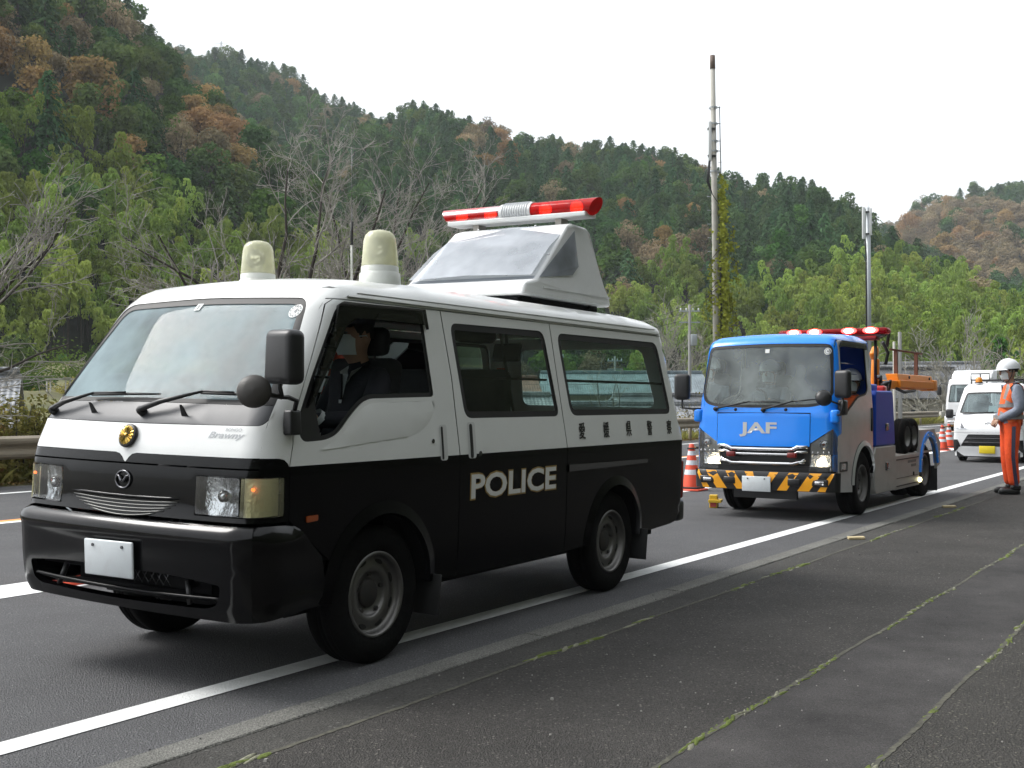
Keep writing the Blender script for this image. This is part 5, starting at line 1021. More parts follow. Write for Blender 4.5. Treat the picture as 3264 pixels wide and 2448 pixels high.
# ------------------------------------------------------------------ forest on the hills
def leaf_mat(name, c1, c2, trans=0.25, hue=0.03):
    """leaf colour drifts from tree to tree and from tuft to tuft"""
    m = bpy.data.materials.new(name); m.use_nodes = True; nt = m.node_tree; nt.nodes.clear(); L = nt.links
    o = node(nt, 'ShaderNodeOutputMaterial'); oi = node(nt, 'ShaderNodeObjectInfo'); at = node(nt, 'ShaderNodeAttribute', attribute_name='tuft')
    mx = node(nt, 'ShaderNodeMixRGB'); mx.inputs[1].default_value = (*c1, 1); mx.inputs[2].default_value = (*c2, 1)
    ad = node(nt, 'ShaderNodeMath', operation='MULTIPLY_ADD'); ad.inputs[1].default_value = 0.55; L.new(oi.outputs['Random'], ad.inputs[0])
    ml = node(nt, 'ShaderNodeMath', operation='MULTIPLY'); ml.inputs[1].default_value = 0.45; L.new(at.outputs['Fac'], ml.inputs[0]); L.new(ml.outputs[0], ad.inputs[2]); L.new(ad.outputs[0], mx.inputs[0])
    hs = node(nt, 'ShaderNodeHueSaturation'); h1 = node(nt, 'ShaderNodeMapRange', n_3=0.5 - hue, n_4=0.5 + hue); rr = node(nt, 'ShaderNodeMath', operation='FRACT'); r2 = node(nt, 'ShaderNodeMath', operation='MULTIPLY'); r2.inputs[1].default_value = 7.31
    L.new(oi.outputs['Random'], r2.inputs[0]); L.new(r2.outputs[0], rr.inputs[0]); L.new(rr.outputs[0], h1.inputs[0]); L.new(h1.outputs[0], hs.inputs['Hue'])
    r3 = node(nt, 'ShaderNodeMath', operation='MULTIPLY'); r3.inputs[1].default_value = 13.7; r4 = node(nt, 'ShaderNodeMath', operation='FRACT'); v1 = node(nt, 'ShaderNodeMapRange', n_3=0.72, n_4=1.3)
    L.new(oi.outputs['Random'], r3.inputs[0]); L.new(r3.outputs[0], r4.inputs[0]); L.new(r4.outputs[0], v1.inputs[0]); L.new(v1.outputs[0], hs.inputs['Value']); L.new(mx.outputs[0], hs.inputs['Color'])
    d = node(nt, 'ShaderNodeBsdfDiffuse'); t = node(nt, 'ShaderNodeBsdfTranslucent'); ms = node(nt, 'ShaderNodeMixShader'); ms.inputs[0].default_value = trans
    L.new(hs.outputs[0], d.inputs[0]); L.new(hs.outputs[0], t.inputs[0]); L.new(d.outputs[0], ms.inputs[1]); L.new(t.outputs[0], ms.inputs[2]); L.new(ms.outputs[0], o.inputs[0]); return m
M_bark = pm('bark', (0.055, 0.045, 0.035), 0.95, var=0.4, vscale=4, bump=0.8, bscale=15)
M_cedar = leaf_mat('cedar_leaf', (0.038, 0.080, 0.034), (0.098, 0.165, 0.066)); M_ever = leaf_mat('evergreen_leaf', (0.050, 0.100, 0.034), (0.130, 0.200, 0.058))
M_bam = leaf_mat('bamboo_leaf', (0.185, 0.265, 0.050), (0.370, 0.460, 0.125), 0.3, 0.02); M_aut = leaf_mat('autumn_leaf', (0.24, 0.160, 0.062), (0.44, 0.300, 0.140), 0.25, 0.014); M_fade = leaf_mat('faded_leaf', (0.18, 0.145, 0.088), (0.34, 0.275, 0.165), 0.2, 0.012)
M_lime = leaf_mat('fresh_leaf', (0.050, 0.110, 0.022), (0.120, 0.210, 0.045))

class Leaves:
    def __init__(s, seed): s.R = random.Random(seed); s.v = []; s.f = []; s.t = []; s.mi = []
    def card(s, p, n, size, tuft, asp=0.55, bend=0.2, d=None):
        """one pointed leaf spray lying in the plane with normal n"""
        R = s.R; n = n.normalized(); d = d if d is not None else Vector((R.gauss(0, 1), R.gauss(0, 1), R.gauss(0, 1))); d = d - n * d.dot(n)
        if d.length < 1e-4: d = n.orthogonal()
        d.normalize(); w = n.cross(d); b = len(s.v)
        s.v += [p - d * size * .5, p + w * size * asp * .5 + n * size * bend * .3, p + d * size * .5 - n * size * bend * .5, p - w * size * asp * .5 + n * size * bend * .3]
        s.f += [(b, b + 1, b + 2), (b, b + 2, b + 3)]; s.t += [tuft] * 4; s.mi += [0, 0]
    def trunk(s, pts, rad, seg=5):
        mb = MB(); mb.tube(pts, rad, seg, False); b = len(s.v); s.v += [Vector(v) for v in mb.v]; s.f += [tuple(i + b for i in f) for f in mb.f]; s.t += [0.5] * len(mb.v); s.mi += [1] * len(mb.f)
    def mesh(s, name, mats):
        me = bpy.data.meshes.new(name); me.from_pydata([tuple(v) for v in s.v], [], s.f)
        for m in mats: me.materials.append(m)
        me.polygons.foreach_set('material_index', s.mi); a = me.attributes.new('tuft', 'FLOAT', 'POINT'); a.data.foreach_set('value', s.t); me.update(); return me
def cedar_mesh(seed, h=10.0, r=1.9, n=26):
    L = Leaves(seed); R = L.R; L.trunk([(0, 0, -.5), (0, 0, h * .5), (0, 0, h * .93)], [.17, .11, .02])
    for i in range(n):
        u = (i + .5) / n; z = h * (.16 + .84 * u); rad = r * (1 - u ** 1.7) ** .8 * R.uniform(.7, 1.2) + .22; k = max(4, int(9 * (1 - u * .6)))
        for j in range(k):
            a = 2 * math.pi * (j + R.random()) / k; dv = Vector((math.cos(a), math.sin(a), 0)); tf = R.random(); reach = rad * R.uniform(.7, 1.1)
            for q in range(4):
                e = (q + 1) / 4; p = dv * (reach * e) + Vector((R.gauss(0, .08), R.gauss(0, .08), z + .12 * math.sin(e * 3) - .28 * e * e * reach + R.gauss(0, .1)))
                L.card(p, Vector((dv.x * .55 + R.gauss(0, .35), dv.y * .55 + R.gauss(0, .35), .8)), R.uniform(.42, .75), tf * .6 + .4 * R.random(), .6, .3, dv + Vector((R.gauss(0, .4), R.gauss(0, .4), -.4)))
    return L
def broad_mesh(seed, h=8.0, r=2.9, dens=1.0, lobes=13, size=.5):
    L = Leaves(seed); R = L.R; L.trunk([(0, 0, -.6), (.1, 0, h * .3), (.0, .1, h * .62)], [.2, .15, .05]); blobs = []
    for k in range(lobes):
        a = R.uniform(0, 6.28); q = math.sqrt(R.random()) * r * .68; z = h * R.uniform(.40, .86) - q * .28; blobs.append((Vector((math.cos(a) * q, math.sin(a) * q, z)), r * R.uniform(.30, .52)))
    blobs.append((Vector((0, 0, h * .84)), r * .42))
    for c, br in blobs:
        L.trunk([(0, 0, h * .3), (c * .5) + Vector((0, 0, h * .18)), c], [.08, .05, .02], 4); tf = R.random()
        for k in range(int(105 * dens * (br / (.4 * r)) ** 2)):
            d = Vector((R.gauss(0, 1), R.gauss(0, 1), R.gauss(.25, 1))).normalized(); p = c + Vector((d.x, d.y, d.z * .8)) * br * R.uniform(.72, 1.08)
            L.card(p, d + Vector((R.gauss(0, .5), R.gauss(0, .5), R.gauss(.3, .5))), R.uniform(.6, 1.25) * size, tf * .6 + .4 * R.random(), .75, .2)
    return L
def bamboo_mesh(seed, h=9.5, culms=5, spread=1.6):
    """culms that end in nodding plumes: bright rounded tops, dark gaps between"""
    L = Leaves(seed); R = L.R
    for c in range(culms):
        a = R.uniform(0, 6.28); q = math.sqrt(R.random()) * spread; b = Vector((math.cos(a) * q, math.sin(a) * q, 0)); hh = h * R.uniform(.70, 1.08); la = R.uniform(0, 6.28); ld = Vector((math.cos(la), math.sin(la), 0)); lean = R.uniform(.5, 1.6); P = []
        for i in range(8):
            u = i / 7; P.append(b + ld * (lean * u ** 3.0) + Vector((0, 0, hh * (u - .08 * u ** 6))))
        L.trunk(P, [.05 * (1 - .75 * i / 7) for i in range(8)], 4); tf = R.random(); tipz = P[-1].z
        for q in range(5):                                  # plume built of drooping tufts
            e = q / 4; c0 = P[-1].lerp(P[4], e * .95) + ld * (.35 * (1 - e)) + Vector((R.gauss(0, .30), R.gauss(0, .30), -.15 + R.gauss(0, .15))); rx = R.uniform(.55, .85) * (.7 + .5 * e); rz_ = R.uniform(.50, .75); t2 = R.random()
            for k in range(46):
                d = Vector((R.gauss(0, 1), R.gauss(0, 1), R.gauss(.45, .8))).normalized(); pt = c0 + Vector((d.x * rx, d.y * rx, d.z * rz_)) * R.uniform(.75, 1.08); out = Vector((d.x, d.y, 0))
                L.card(pt, d + Vector((R.gauss(0, .3), R.gauss(0, .3), .6)), R.uniform(.32, .58), tf * .35 + t2 * .35 + .3 * R.random(), .42, .5, out + Vector((R.gauss(0, .3), R.gauss(0, .3), -.5)))
    return L
def twig_mesh(seed, h=7.0, r=2.2):
    """leafless grey-brown crown of fine twigs seen from far off"""
    L = Leaves(seed); R = L.R; L.trunk([(0, 0, -.5), (0, 0, h * .5)], [.14, .07])
    for k in range(34):
        a = R.uniform(0, 6.28); st = Vector((0, 0, h * R.uniform(.25, .5))); en = Vector((math.cos(a) * r * R.uniform(.4, 1), math.sin(a) * r * R.uniform(.4, 1), h * R.uniform(.55, 1.0))); L.trunk([st, st.lerp(en, .5) + Vector((0, 0, .4)), en], [.05, .03, .012], 3); tf = R.random()
        for q in range(16): L.card(en.lerp(st, R.uniform(0, .5)) + Vector((R.gauss(0, .35), R.gauss(0, .35), R.gauss(.1, .35))), Vector((R.gauss(0, 1), R.gauss(0, 1), R.gauss(0, .4))), R.uniform(.5, .9), tf * .5 + .5 * R.random(), .12, .1, Vector((R.gauss(0, .5), R.gauss(0, .5), 1)))
    return L
PROTO = dict(
    cedar=[cedar_mesh(s, h, r).mesh('cedar_tree', [M_cedar, M_bark]) for s, h, r in ((1, 7.4, 2.5), (2, 6.8, 2.7), (3, 8.0, 2.5))],
    ever=[broad_mesh(s, h, r).mesh('evergreen_tree', [M_ever, M_bark]) for s, h, r in ((11, 8, 2.9), (12, 7.4, 3.1), (13, 8.6, 2.6))],
    autumn=[broad_mesh(s, h, r, .85, 15, .46).mesh('autumn_tree', [M_aut, M_bark]) for s, h, r in ((21, 8, 3.0), (22, 7.4, 2.8))],
    faded=[broad_mesh(s, h, r, .8, 15, .42).mesh('faded_tree', [M_fade, M_bark]) for s, h, r in ((25, 8, 3.0), (26, 7.2, 2.9))],
    lime=[broad_mesh(s, h, r, 1.0, 12, .5).mesh('fresh_green_tree', [M_lime, M_bark]) for s, h, r in ((31, 7.5, 2.9), (32, 6.5, 2.6))],
    bamboo=[bamboo_mesh(s, h, c).mesh('bamboo_clump', [M_bam, M_bark]) for s, h, c in ((41, 9.0, 5), (42, 9.8, 5), (43, 8.4, 6))],
    bare=[twig_mesh(s).mesh('leafless_tree', [M_fade, M_bark]) for s in (51, 52)])
KIND = dict(cedar=('cedar_tree', 'dark conical cedar standing in the wooded hillside', 'cedars on the hills'), ever=('evergreen_tree', 'round dark evergreen tree in the wooded hillside', 'evergreen trees on the hills'),
            autumn=('autumn_tree', 'orange brown autumn tree among green trees on the hillside', 'autumn trees on the hills'), faded=('faded_tree', 'dull tan half bare tree on the hillside', 'faded trees on the hills'),
            lime=('fresh_green_tree', 'brighter green leafy tree among darker ones on the hillside', 'bright green trees on the hills'), bamboo=('bamboo_clump', 'feathery yellow green bamboo clump on the lower hillside', 'bamboo on the lower slopes'),
            bare=('leafless_tree', 'grey brown leafless tree at the foot of the hill', 'leafless trees at the foot of the hills'))
def to_px(p):                                                # world -> photo pixel, to look up what grows where
    a = math.radians(0.923); y = p.y * math.cos(a) + (p.z - EYE) * math.sin(a); u = -p.y * math.sin(a) + (p.z - EYE) * math.cos(a); return 1632 + 3600 * p.x / y, 1224 - 3600 * u / y
def sp(x, y, pts): return bool(pip(np.array([[x, y]]), pts)[0])
D = 1.4756
def reg(*pts): return [(a * D, b * D) for a, b in pts]
R_bamL = reg((-200, 215), (60, 225), (170, 265), (260, 320), (330, 390), (480, 450), (700, 500), (960, 560), (960, 680), (-200, 700)); R_bamR = reg((1330, 640), (1400, 560), (1500, 560), (1560, 610), (1680, 640), (1740, 600), (1800, 555), (1950, 560), (2300, 700), (2300, 860), (1700, 860), (1540, 800))
R_autL = [reg((-60, 85), (110, 90), (215, 140), (235, 235), (150, 215), (-60, 150)), reg((380, 120), (440, 150), (520, 260), (560, 350), (500, 350), (430, 250)), reg((560, 250), (690, 300), (700, 350), (600, 340)), reg((130, -10), (190, 0), (190, 60), (130, 60)), reg((-80, 30), (60, 30), (60, 80), (-80, 80))]
R_autR = reg((1900, 480), (1990, 440), (2100, 425), (2300, 440), (2300, 600), (2080, 590), (1950, 540)); R_autM = reg((1310, 500), (1470, 490), (1520, 590), (1380, 600)); R_autC = reg((990, 270), (1110, 280), (1110, 350), (1000, 340))
def pick(hill, x, y, t, R):
    r = R.random()
    if hill is hillA:
        if sp(x, y, R_bamL): return 'bamboo' if r < .88 else ('lime' if r < .94 else 'ever')
        for g in R_autL:
            if sp(x, y, g): return 'autumn' if r < .5 else ('faded' if r < .78 else 'ever')
        return 'ever' if r < .66 else ('cedar' if r < .76 else ('faded' if r < .86 else ('lime' if r < .985 else 'autumn')))
    if hill is hillB: return 'cedar' if r < .52 else ('ever' if r < .82 else ('faded' if r < .90 else ('autumn' if r < .91 else 'lime')))
    if hill is hillD:
        if sp(x, y, R_autR): return 'autumn' if r < .14 else ('faded' if r < .86 else 'ever')
        return 'cedar' if r < .6 else 'ever'
    if sp(x, y, R_bamR): return 'bamboo' if r < .9 else 'lime'
    if sp(x, y, R_autM): return 'faded' if r < .65 else ('autumn' if r < .75 else 'lime')
    if sp(x, y, R_autC): return 'autumn' if r < .30 else ('faded' if r < .5 else 'cedar')
    if x < 1500 and y > 800: return 'bamboo' if r < .5 else ('ever' if r < .8 else 'faded')
    if y > 860: return 'ever' if r < .35 else ('lime' if r < .55 else ('bamboo' if r < .72 else ('faded' if r < .88 else 'cedar')))
    return 'cedar' if r < .62 else ('ever' if r < .84 else ('lime' if r < .94 else ('faded' if r < .99 else 'autumn')))
def forest():
    R = random.Random(77); cells = {}; trees = []
    def ok(p, d):
        cx, cy = int(p.x // 8), int(p.y // 8)
        for i in (-1, 0, 1):
            for j in (-1, 0, 1):
                for q, e in cells.get((cx + i, cy + j), ()):
                    if (q.x - p.x) ** 2 + (q.y - p.y) ** 2 < ((d + e) / 2) ** 2: return False
        cells.setdefault((cx, cy), []).append((p, d)); return True
    for hill, n, sc in ((hillA, 7000, 1.0), (hillB, 5200, 1.15), (hillC, 16000, 1.0), (hillD, 6000, 1.2)):
        cells.clear(); a, b = max(hill.xs[0], -220), min(hill.xs[-1], 3480)
        for _ in range(n):
            x = R.uniform(a, b); t = R.random() ** .8 * 1.06; p = hill.pt(x, t); px, py = to_px(p + Vector((0, 0, 6.0)))
            if not (-220 < px < 3480): continue
            k = pick(hill, px, py, t, R); s = sc * R.uniform(.72, 1.25) * (.92 if k == 'bamboo' else 1); d = dict(cedar=3.0, ever=4.1, autumn=4.0, faded=4.0, lime=4.0, bamboo=2.9, bare=4)[k] * s
            if ok(p, d): trees.append((k, R.randrange(9), p - Vector((0, 0, .4)), R.uniform(0, 6.28), s, px, py))
    return trees
TREES = forest()
def plant(trees):
    by = {}
    for t in trees: by.setdefault(t[0], []).append(t)
    for k, L in by.items():
        nm, lab, grp = KIND[k]; L.sort(key=lambda t: -(t[4] / t[2].y) * (1 if (-60 < t[5] < 3320 and -150 < t[6]) else .01)); protos = PROTO[k]; heads = {}
        for i, t in enumerate(L[:300]):
            o = bpy.data.objects.new(nm, protos[t[1] % len(protos)]); col.objects.link(o); o.location = t[2]; o.rotation_euler = (0, 0, t[3]); o.scale = (t[4], t[4], t[4] * (1 + .12 * math.sin(i))); tag(o, lab, 'bamboo' if k == 'bamboo' else 'tree', grp); heads.setdefault(t[1] % len(protos), o)
        rest = L[300:]
        if rest:
            me = bpy.data.meshes.new(nm + '_wood'); me.from_pydata([tuple(t[2]) for t in rest], [], [])
            for an, ty, val in (('rz', 'FLOAT', [t[3] for t in rest]), ('sc', 'FLOAT', [t[4] for t in rest]), ('pk', 'INT', [t[1] % len(heads) for t in rest])): a = me.attributes.new(an, ty, 'POINT'); a.data.foreach_set('value', val)
            o = bpy.data.objects.new(nm.replace('_tree', '').replace('_clump', '') + '_wood', me); col.objects.link(o); tag(o, {'cedar': 'far mass of dark cedars covering the upper hillsides', 'ever': 'far mass of round evergreen trees on the hillsides', 'bamboo': 'far mass of bamboo on the lower hillsides'}.get(k, 'far mass of %s trees on the hillsides' % nm.replace('_tree', '').replace('_', ' ')), 'forest', kind='stuff')
            ng = bpy.data.node_groups.new(nm + '_scatter', 'GeometryNodeTree'); ng.interface.new_socket('Geometry', in_out='INPUT', socket_type='NodeSocketGeometry'); ng.interface.new_socket('Geometry', in_out='OUTPUT', socket_type='NodeSocketGeometry')
            gi = ng.nodes.new('NodeGroupInput'); go = ng.nodes.new('NodeGroupOutput'); ip = ng.nodes.new('GeometryNodeInstanceOnPoints'); jn = ng.nodes.new('GeometryNodeJoinGeometry'); ip.inputs['Pick Instance'].default_value = True
            for i in sorted(heads, reverse=True):
                inf = ng.nodes.new('GeometryNodeObjectInfo'); inf.inputs['Object'].default_value = heads[i]; inf.inputs['As Instance'].default_value = True; inf.transform_space = 'ORIGINAL'; ng.links.new(inf.outputs['Geometry'], jn.inputs[0])
            def attr(n_, ty): q = ng.nodes.new('GeometryNodeInputNamedAttribute'); q.data_type = ty; q.inputs['Name'].default_value = n_; return q.outputs['Attribute']
            cx = ng.nodes.new('ShaderNodeCombineXYZ'); ng.links.new(attr('rz', 'FLOAT'), cx.inputs[2]); ng.links.new(cx.outputs[0], ip.inputs['Rotation']); ng.links.new(attr('sc', 'FLOAT'), ip.inputs['Scale']); ng.links.new(attr('pk', 'INT'), ip.inputs['Instance Index'])
            ng.links.new(gi.outputs[0], ip.inputs['Points']); ng.links.new(jn.outputs[0], ip.inputs['Instance']); ng.links.new(ip.outputs[0], go.inputs[0]); md = o.modifiers.new('scatter', 'NODES'); md.node_group = ng
    return {k: len(v) for k, v in by.items()}
print('trees', plant(TREES))
# ------------------------------------------------------------------ white kei van and white lorry further back
M_w2 = pm('white_paint', (0.78, 0.79, 0.80), 0.3, coat=0.4, var=0.02); M_g2 = glass_mat('far_glass', (0.55, 0.68, 0.68), 1.45, haze=0.22, hazec=(0.42, 0.52, 0.55))
def box_van(name, label, cat, loc, rz, W, Ht, F, Wt, Zt, rear, ws, belt, group=None):
    root = empty(name, loc, rz); tag(root, label, cat); Ff = smooth_tab(F, .03); Wf = smooth_tab(Wt, .03)
    b = Body(lambda y, z: Ff(z) + .06 * (np.abs(y) / W) ** 2.4, lambda y, z: rear + 0 * z, lambda x, z: Wf(z) + 0 * x, lambda x, y: Zt(x) - .03 * (np.abs(y) / W) ** 2, lambda x, z: .09 + 0 * x)
    ys = lambda z: float(Wf(z)) - .03; return root, b, ys
# --- kei van
KTH = math.radians(33.5); kt = Vector((math.sin(KTH), math.cos(KTH), 0)); kn = Vector((-math.cos(KTH), math.sin(KTH), 0))
kloc = at_depth(3147, 1470, 24.75); kloc.z = 0; kloc = kloc + kt * .72
kei, kb, kys = box_van('kei_van', 'white kei van with orange roof beacon and yellow number plate', 'van', kloc, math.pi / 2 - KTH, .735, 1.8, [(.15, -.66), (.4, -.72), (.75, -.72), (1.03, -.56), (1.07, -.53), (1.56, -.05), (1.9, .2)], [(.2, .73), (.9, .735), (1.6, .66), (1.9, .63)], lerp_tab([(-.3, 1.60), (0.1, 1.72), (.4, 1.77), (2.6, 1.77)]), 2.55, None, None)
kws = rounded([(-.625, 1.085), (0, 1.075), (.625, 1.085), (.60, 1.25), (.545, 1.545), (0, 1.56), (-.545, 1.545), (-.60, 1.25)], [.04, .2, .04, .1, .06, .2, .06, .1])
lev = 1.60; L = lambda z0, z1, sg, n=8: [(sg * kys(z), z) for z in np.linspace(z0, z1, n)]
s = Shell(kb); s.panel('F', L(.66, lev, 1, 12) + list(reversed(L(.66, lev, -1, 12))), [kws], res=.07, flange=.02, fl_out=False)
fe = kb.front(np.array([(y, lev) for y in np.linspace(-.60, .60, 15)])); se = kb.side(np.array([(x, lev) for x in np.linspace(fe[0][0] + .02, 2.45, 20)]), -1); so = [(q[0], q[1]) for q in se if q[1] < fe[0][1] - .002]
s.panel('T', [(q[0], q[1]) for q in reversed(fe)] + so + [(x, -y) for x, y in reversed(so)], res=.1)
def ksf(z0, z1, n=8): Q = kb.front(np.array([(kys(z), z) for z in np.linspace(z0, z1, n)])); return [(q[0], q[2]) for q in Q]
kw1 = rounded([(-.30, 1.10), (-.02, 1.50), (.62, 1.52), (.62, 1.08)], .05); kw2 = rounded([(.72, 1.08), (.72, 1.52), (2.3, 1.5), (2.35, 1.08)], .06)
ka = [(.36 * math.cos(a), .27 + .33 * math.sin(a)) for a in np.linspace(math.pi, 0, 14)]; ka2 = [(x + 2.0, z) for x, z in ka]
for ch in 'LR': s.panel(ch, ksf(.30, lev, 14) + [(2.5, lev), (2.52, .25)] + list(reversed(ka2)) + list(reversed(ka)), [kw1, kw2], res=.08)
s.build('body', M_w2, kei)
s = Shell(kb); s.panel('F', kws, [inset_poly(kws, .03)], res=.07, off=-.004); s.build('windscreen_border', M_rub, kei)
s = Shell(kb); s.panel('F', inset_poly(kws, .025), res=.08, off=-.008); kg = s.build('windscreen', M_g2, kei)
for ch in 'LR':
    for w in (kw1, kw2): s = Shell(kb); s.panel(ch, w, res=.1, off=-.008); s.build('window_pane', M_g2, kei)
p = kb.map('F', [(-.02, 1.22), (-.26, 1.22), (-.26, 1.40 - .15), (-.02, 1.40 - .15)])
s = Shell(kb); s.panel('F', [(.02, 1.10), (-.24, 1.105), (-.23, 1.27), (.03, 1.265)], res=.08, off=-.02); s.build('paper_notice', M_stick, kei)
s = Shell(kb); s.panel('F', rounded([(-.56, .36), (.56, .36), (.40, .62), (-.40, .62)], .03), res=.06, off=.006); gk = s.build('grille', M_ltblk, kei)
for z, hw in ((.44, .50), (.53, .44)): mb = MB(); mb.tube([Vector(q) for q in (kb.front(np.array([(y, z) for y in np.linspace(-hw, hw, 9)])) + np.array([-.012, 0, 0]))], .012, 6); mb.build('grille_bar', pm('grille_grey', (.05, .05, .055), .4), gk)
s = Shell(kb); s.panel('F', L(.14, .655, 1, 6) + list(reversed(L(.14, .655, -1, 6))), [rounded([(-.56, .36), (.56, .36), (.40, .62), (-.40, .62)], .03)], res=.07)
s.panel('F', [(-.66, .14), (.66, .14), (.60, .335), (-.60, .335)], res=.08, off=.012, flange=.02); s.build('front_bumper', M_w2, kei)
for sg in (-1, 1): s = Shell(kb); s.panel('F', [(sg * .72, .20), (sg * .56, .36), (sg * .62, .50), (sg * .71, .50)], res=.06, off=.010); s.build('bumper_corner', M_ltblk, kei)
mb = MB(); mb.box((-.55, 0, .18), (.2, 1.3, .12)); mb.build('air_dam', M_ltblk, kei)
for sg in (-1, 1):
    s = Shell(kb); s.panel('F', rounded([(sg * .43, .735), (sg * .69, .74), (sg * .705, .92), (sg * .60, .93)], .02), res=.05, off=.004); h = s.build('headlamp', pm('far_lamp', (.62, .64, .66), .15, metal=.6, bump=.6, bscale=25), kei)
    s = Shell(kb); s.panel('F', rounded([(sg * .47, .75), (sg * .56, .752), (sg * .58, .86), (sg * .54, .86)], .02), res=.05, off=.006); s.build('lamp_bowl', pm('lamp_dark', (.15, .15, .16), .2, metal=.6), h)
    mb = MB(); mb.rbox((-.40, sg * .85, 1.07), (.10, .16, .20), .035, 3); mb.tube([(-.36, sg * .70, 1.03), (-.40, sg * .80, 1.03)], .02, 6); mb.build('door_mirror', M_blackpl, kei)
p = kb.front(np.array([(0, .86)]))[0]; mb = MB(); mb.tube([Vector(p) + Vector((-.008, .055 * math.cos(a), .036 * math.sin(a))) for a in np.linspace(0, 6.283, 21)], .007, 6, False); mb.tube([Vector(p) + Vector((-.01, y, z)) for y, z in ((.035, .0), (.01, .018), (-.025, .012), (.0, 0), (.0, -.02))], .007, 6); mb.build('oval_badge', M_chrome, kei)
mb = MB(); mb.rbox((-.742, -.0, .285), (.012, .33, .165), .006, 2); mb.build('number_plate', pm('yellow_plate', (.78, .60, .02), .45), kei)
mb = MB(); a, c = kb.front(np.array([(.55, 1.06), (-.1, 1.10)])) + np.array([-.02, 0, .01]); mb.tube([a, c], .010, 5); mb.build('wiper', M_rub, kei)
for x in (0, 2.0):
    for sg in (-1, 1): wheel('wheel', kei, (x, sg * .655, .27), .27, .16, .145, sg, M_trim, 6, 4)
mb = MB(); mb.box((.9, 0, .35), (3.0, 1.2, .12)); mb.box((-.15, 0, .95), (.25, 1.2, .2)); mb.build('chassis', M_int, kei)
for y in (-.33, .33): mb = MB(); mb.rbox((.55, y, 1.05), (.14, .42, .55), .05, 2); mb.rbox((.58, y, 1.40), (.1, .25, .17), .04, 2); mb.build('seat', pm('seat_grey', (.10, .10, .11), .9), kei)
mb = MB(); mb.lathe([(.09, 0), (.09, .02), (.07, .025), (0, .025)], (.25, .35, 1.76), (0, 0, 1), 18); bk = mb.build('beacon_base', M_rub, kei); mb = MB(); mb.lathe([(.075, .02), (.072, .10), (.05, .135), (0, .14)], (.25, .35, 1.76), (0, 0, 1), 18); mb.build('beacon_dome', pm('amber_dome', (.75, .25, .01), .2, coat=.5), bk)
mb = MB()
for y in (-.55, .55): mb.tube([(.4, y, 1.84), (2.3, y, 1.84)], .014, 6)
for x in (.4, 1.0, 1.6, 2.2): mb.tube([(x, -.55, 1.84), (x, .55, 1.84)], .014, 6)
for x in (.45, 1.3, 2.2):
    for y in (-.55, .55): mb.tube([(x, y, 1.72), (x, y, 1.84)], .014, 6)
mb.tube([(.4, .55, 1.84), (.4, .55, 1.98), (.4, .15, 1.98), (.4, .15, 1.84)], .014, 6); mb.tube([(.4, .35, 1.84), (.4, .35, 1.98)], .014, 6); mb.build('roof_rack', M_ltblk, kei)
# --- white lorry
LTH = math.radians(33.5); lt = Vector((math.sin(LTH), math.cos(LTH), 0)); lloc = at_depth(3090, 1375, 51.5); lloc.z = 0; lloc = lloc + lt * 1.2
lor, lbod, lys = box_van('lorry', 'white lorry with roof wind deflector parked behind the kei van', 'lorry', lloc, math.pi / 2 - LTH, 1.06, 2.4, [(.3, -1.2), (.8, -1.2), (1.25, -1.18), (2.1, -1.0), (2.6, -.85)], [(.3, 1.07), (1.2, 1.07), (2.3, .98), (2.6, .95)], lerp_tab([(-1.2, 2.3), (-.8, 2.42), (.6, 2.44)]), .6, None, None)
lws = rounded([(-.93, 1.32), (.93, 1.32), (.86, 2.14), (-.86, 2.14)], [.08, .08, .12, .12]); LL = lambda z0, z1, sg, n=8: [(sg * lys(z), z) for z in np.linspace(z0, z1, n)]
lw1 = rounded([(-.75, 1.30), (-.62, 2.1), (.2, 2.1), (.2, 1.45)], .06); lev = 2.28
s = Shell(lbod); s.panel('F', LL(.72, lev, 1, 10) + list(reversed(LL(.72, lev, -1, 10))), [lws], res=.1, flange=.02, fl_out=False)
def lsf(z0, z1, n=8): Q = lbod.front(np.array([(lys(z), z) for z in np.linspace(z0, z1, n)])); return [(q[0], q[2]) for q in Q]
for ch in 'LR': s.panel(ch, lsf(.72, lev, 10) + [(.58, lev), (.58, .72)], [lw1], res=.1)
fe = lbod.front(np.array([(y, lev) for y in np.linspace(-.9, .9, 15)])); se = lbod.side(np.array([(x, lev) for x in np.linspace(fe[0][0] + .02, .55, 10)]), -1); so = [(q[0], q[1]) for q in se if q[1] < fe[0][1] - .002]
s.panel('T', [(q[0], q[1]) for q in reversed(fe)] + so + [(x, -y) for x, y in reversed(so)], res=.12); s.build('cab', M_w2, lor)
s = Shell(lbod); s.panel('F', inset_poly(lws, .02), res=.1, off=-.008); s.build('windscreen', M_g2, lor); s = Shell(lbod); s.panel('F', lws, [inset_poly(lws, .035)], res=.1, off=-.004); s.build('windscreen_border', M_rub, lor)
for ch in 'LR': s = Shell(lbod); s.panel(ch, lw1, res=.1, off=-.008); s.build('window_pane', M_g2, lor)
mb = MB(); pts = [(-.72, 2.40), (.55, 2.40), (.55, 2.83), (-.15, 2.80), (-.55, 2.62)]; mb.prism(pts[::-1], (0, 1.76, 0), lambda q: Vector((q[0], -.88, q[1]))); mb.build('wind_deflector', M_w2, lor, bevel=.06, seg=3)
mb = MB(); mb.rbox((-1.16, 0, .50), (.22, 2.16, .40), .04, 3); bm_ = mb.build('front_bumper', M_w2, lor)
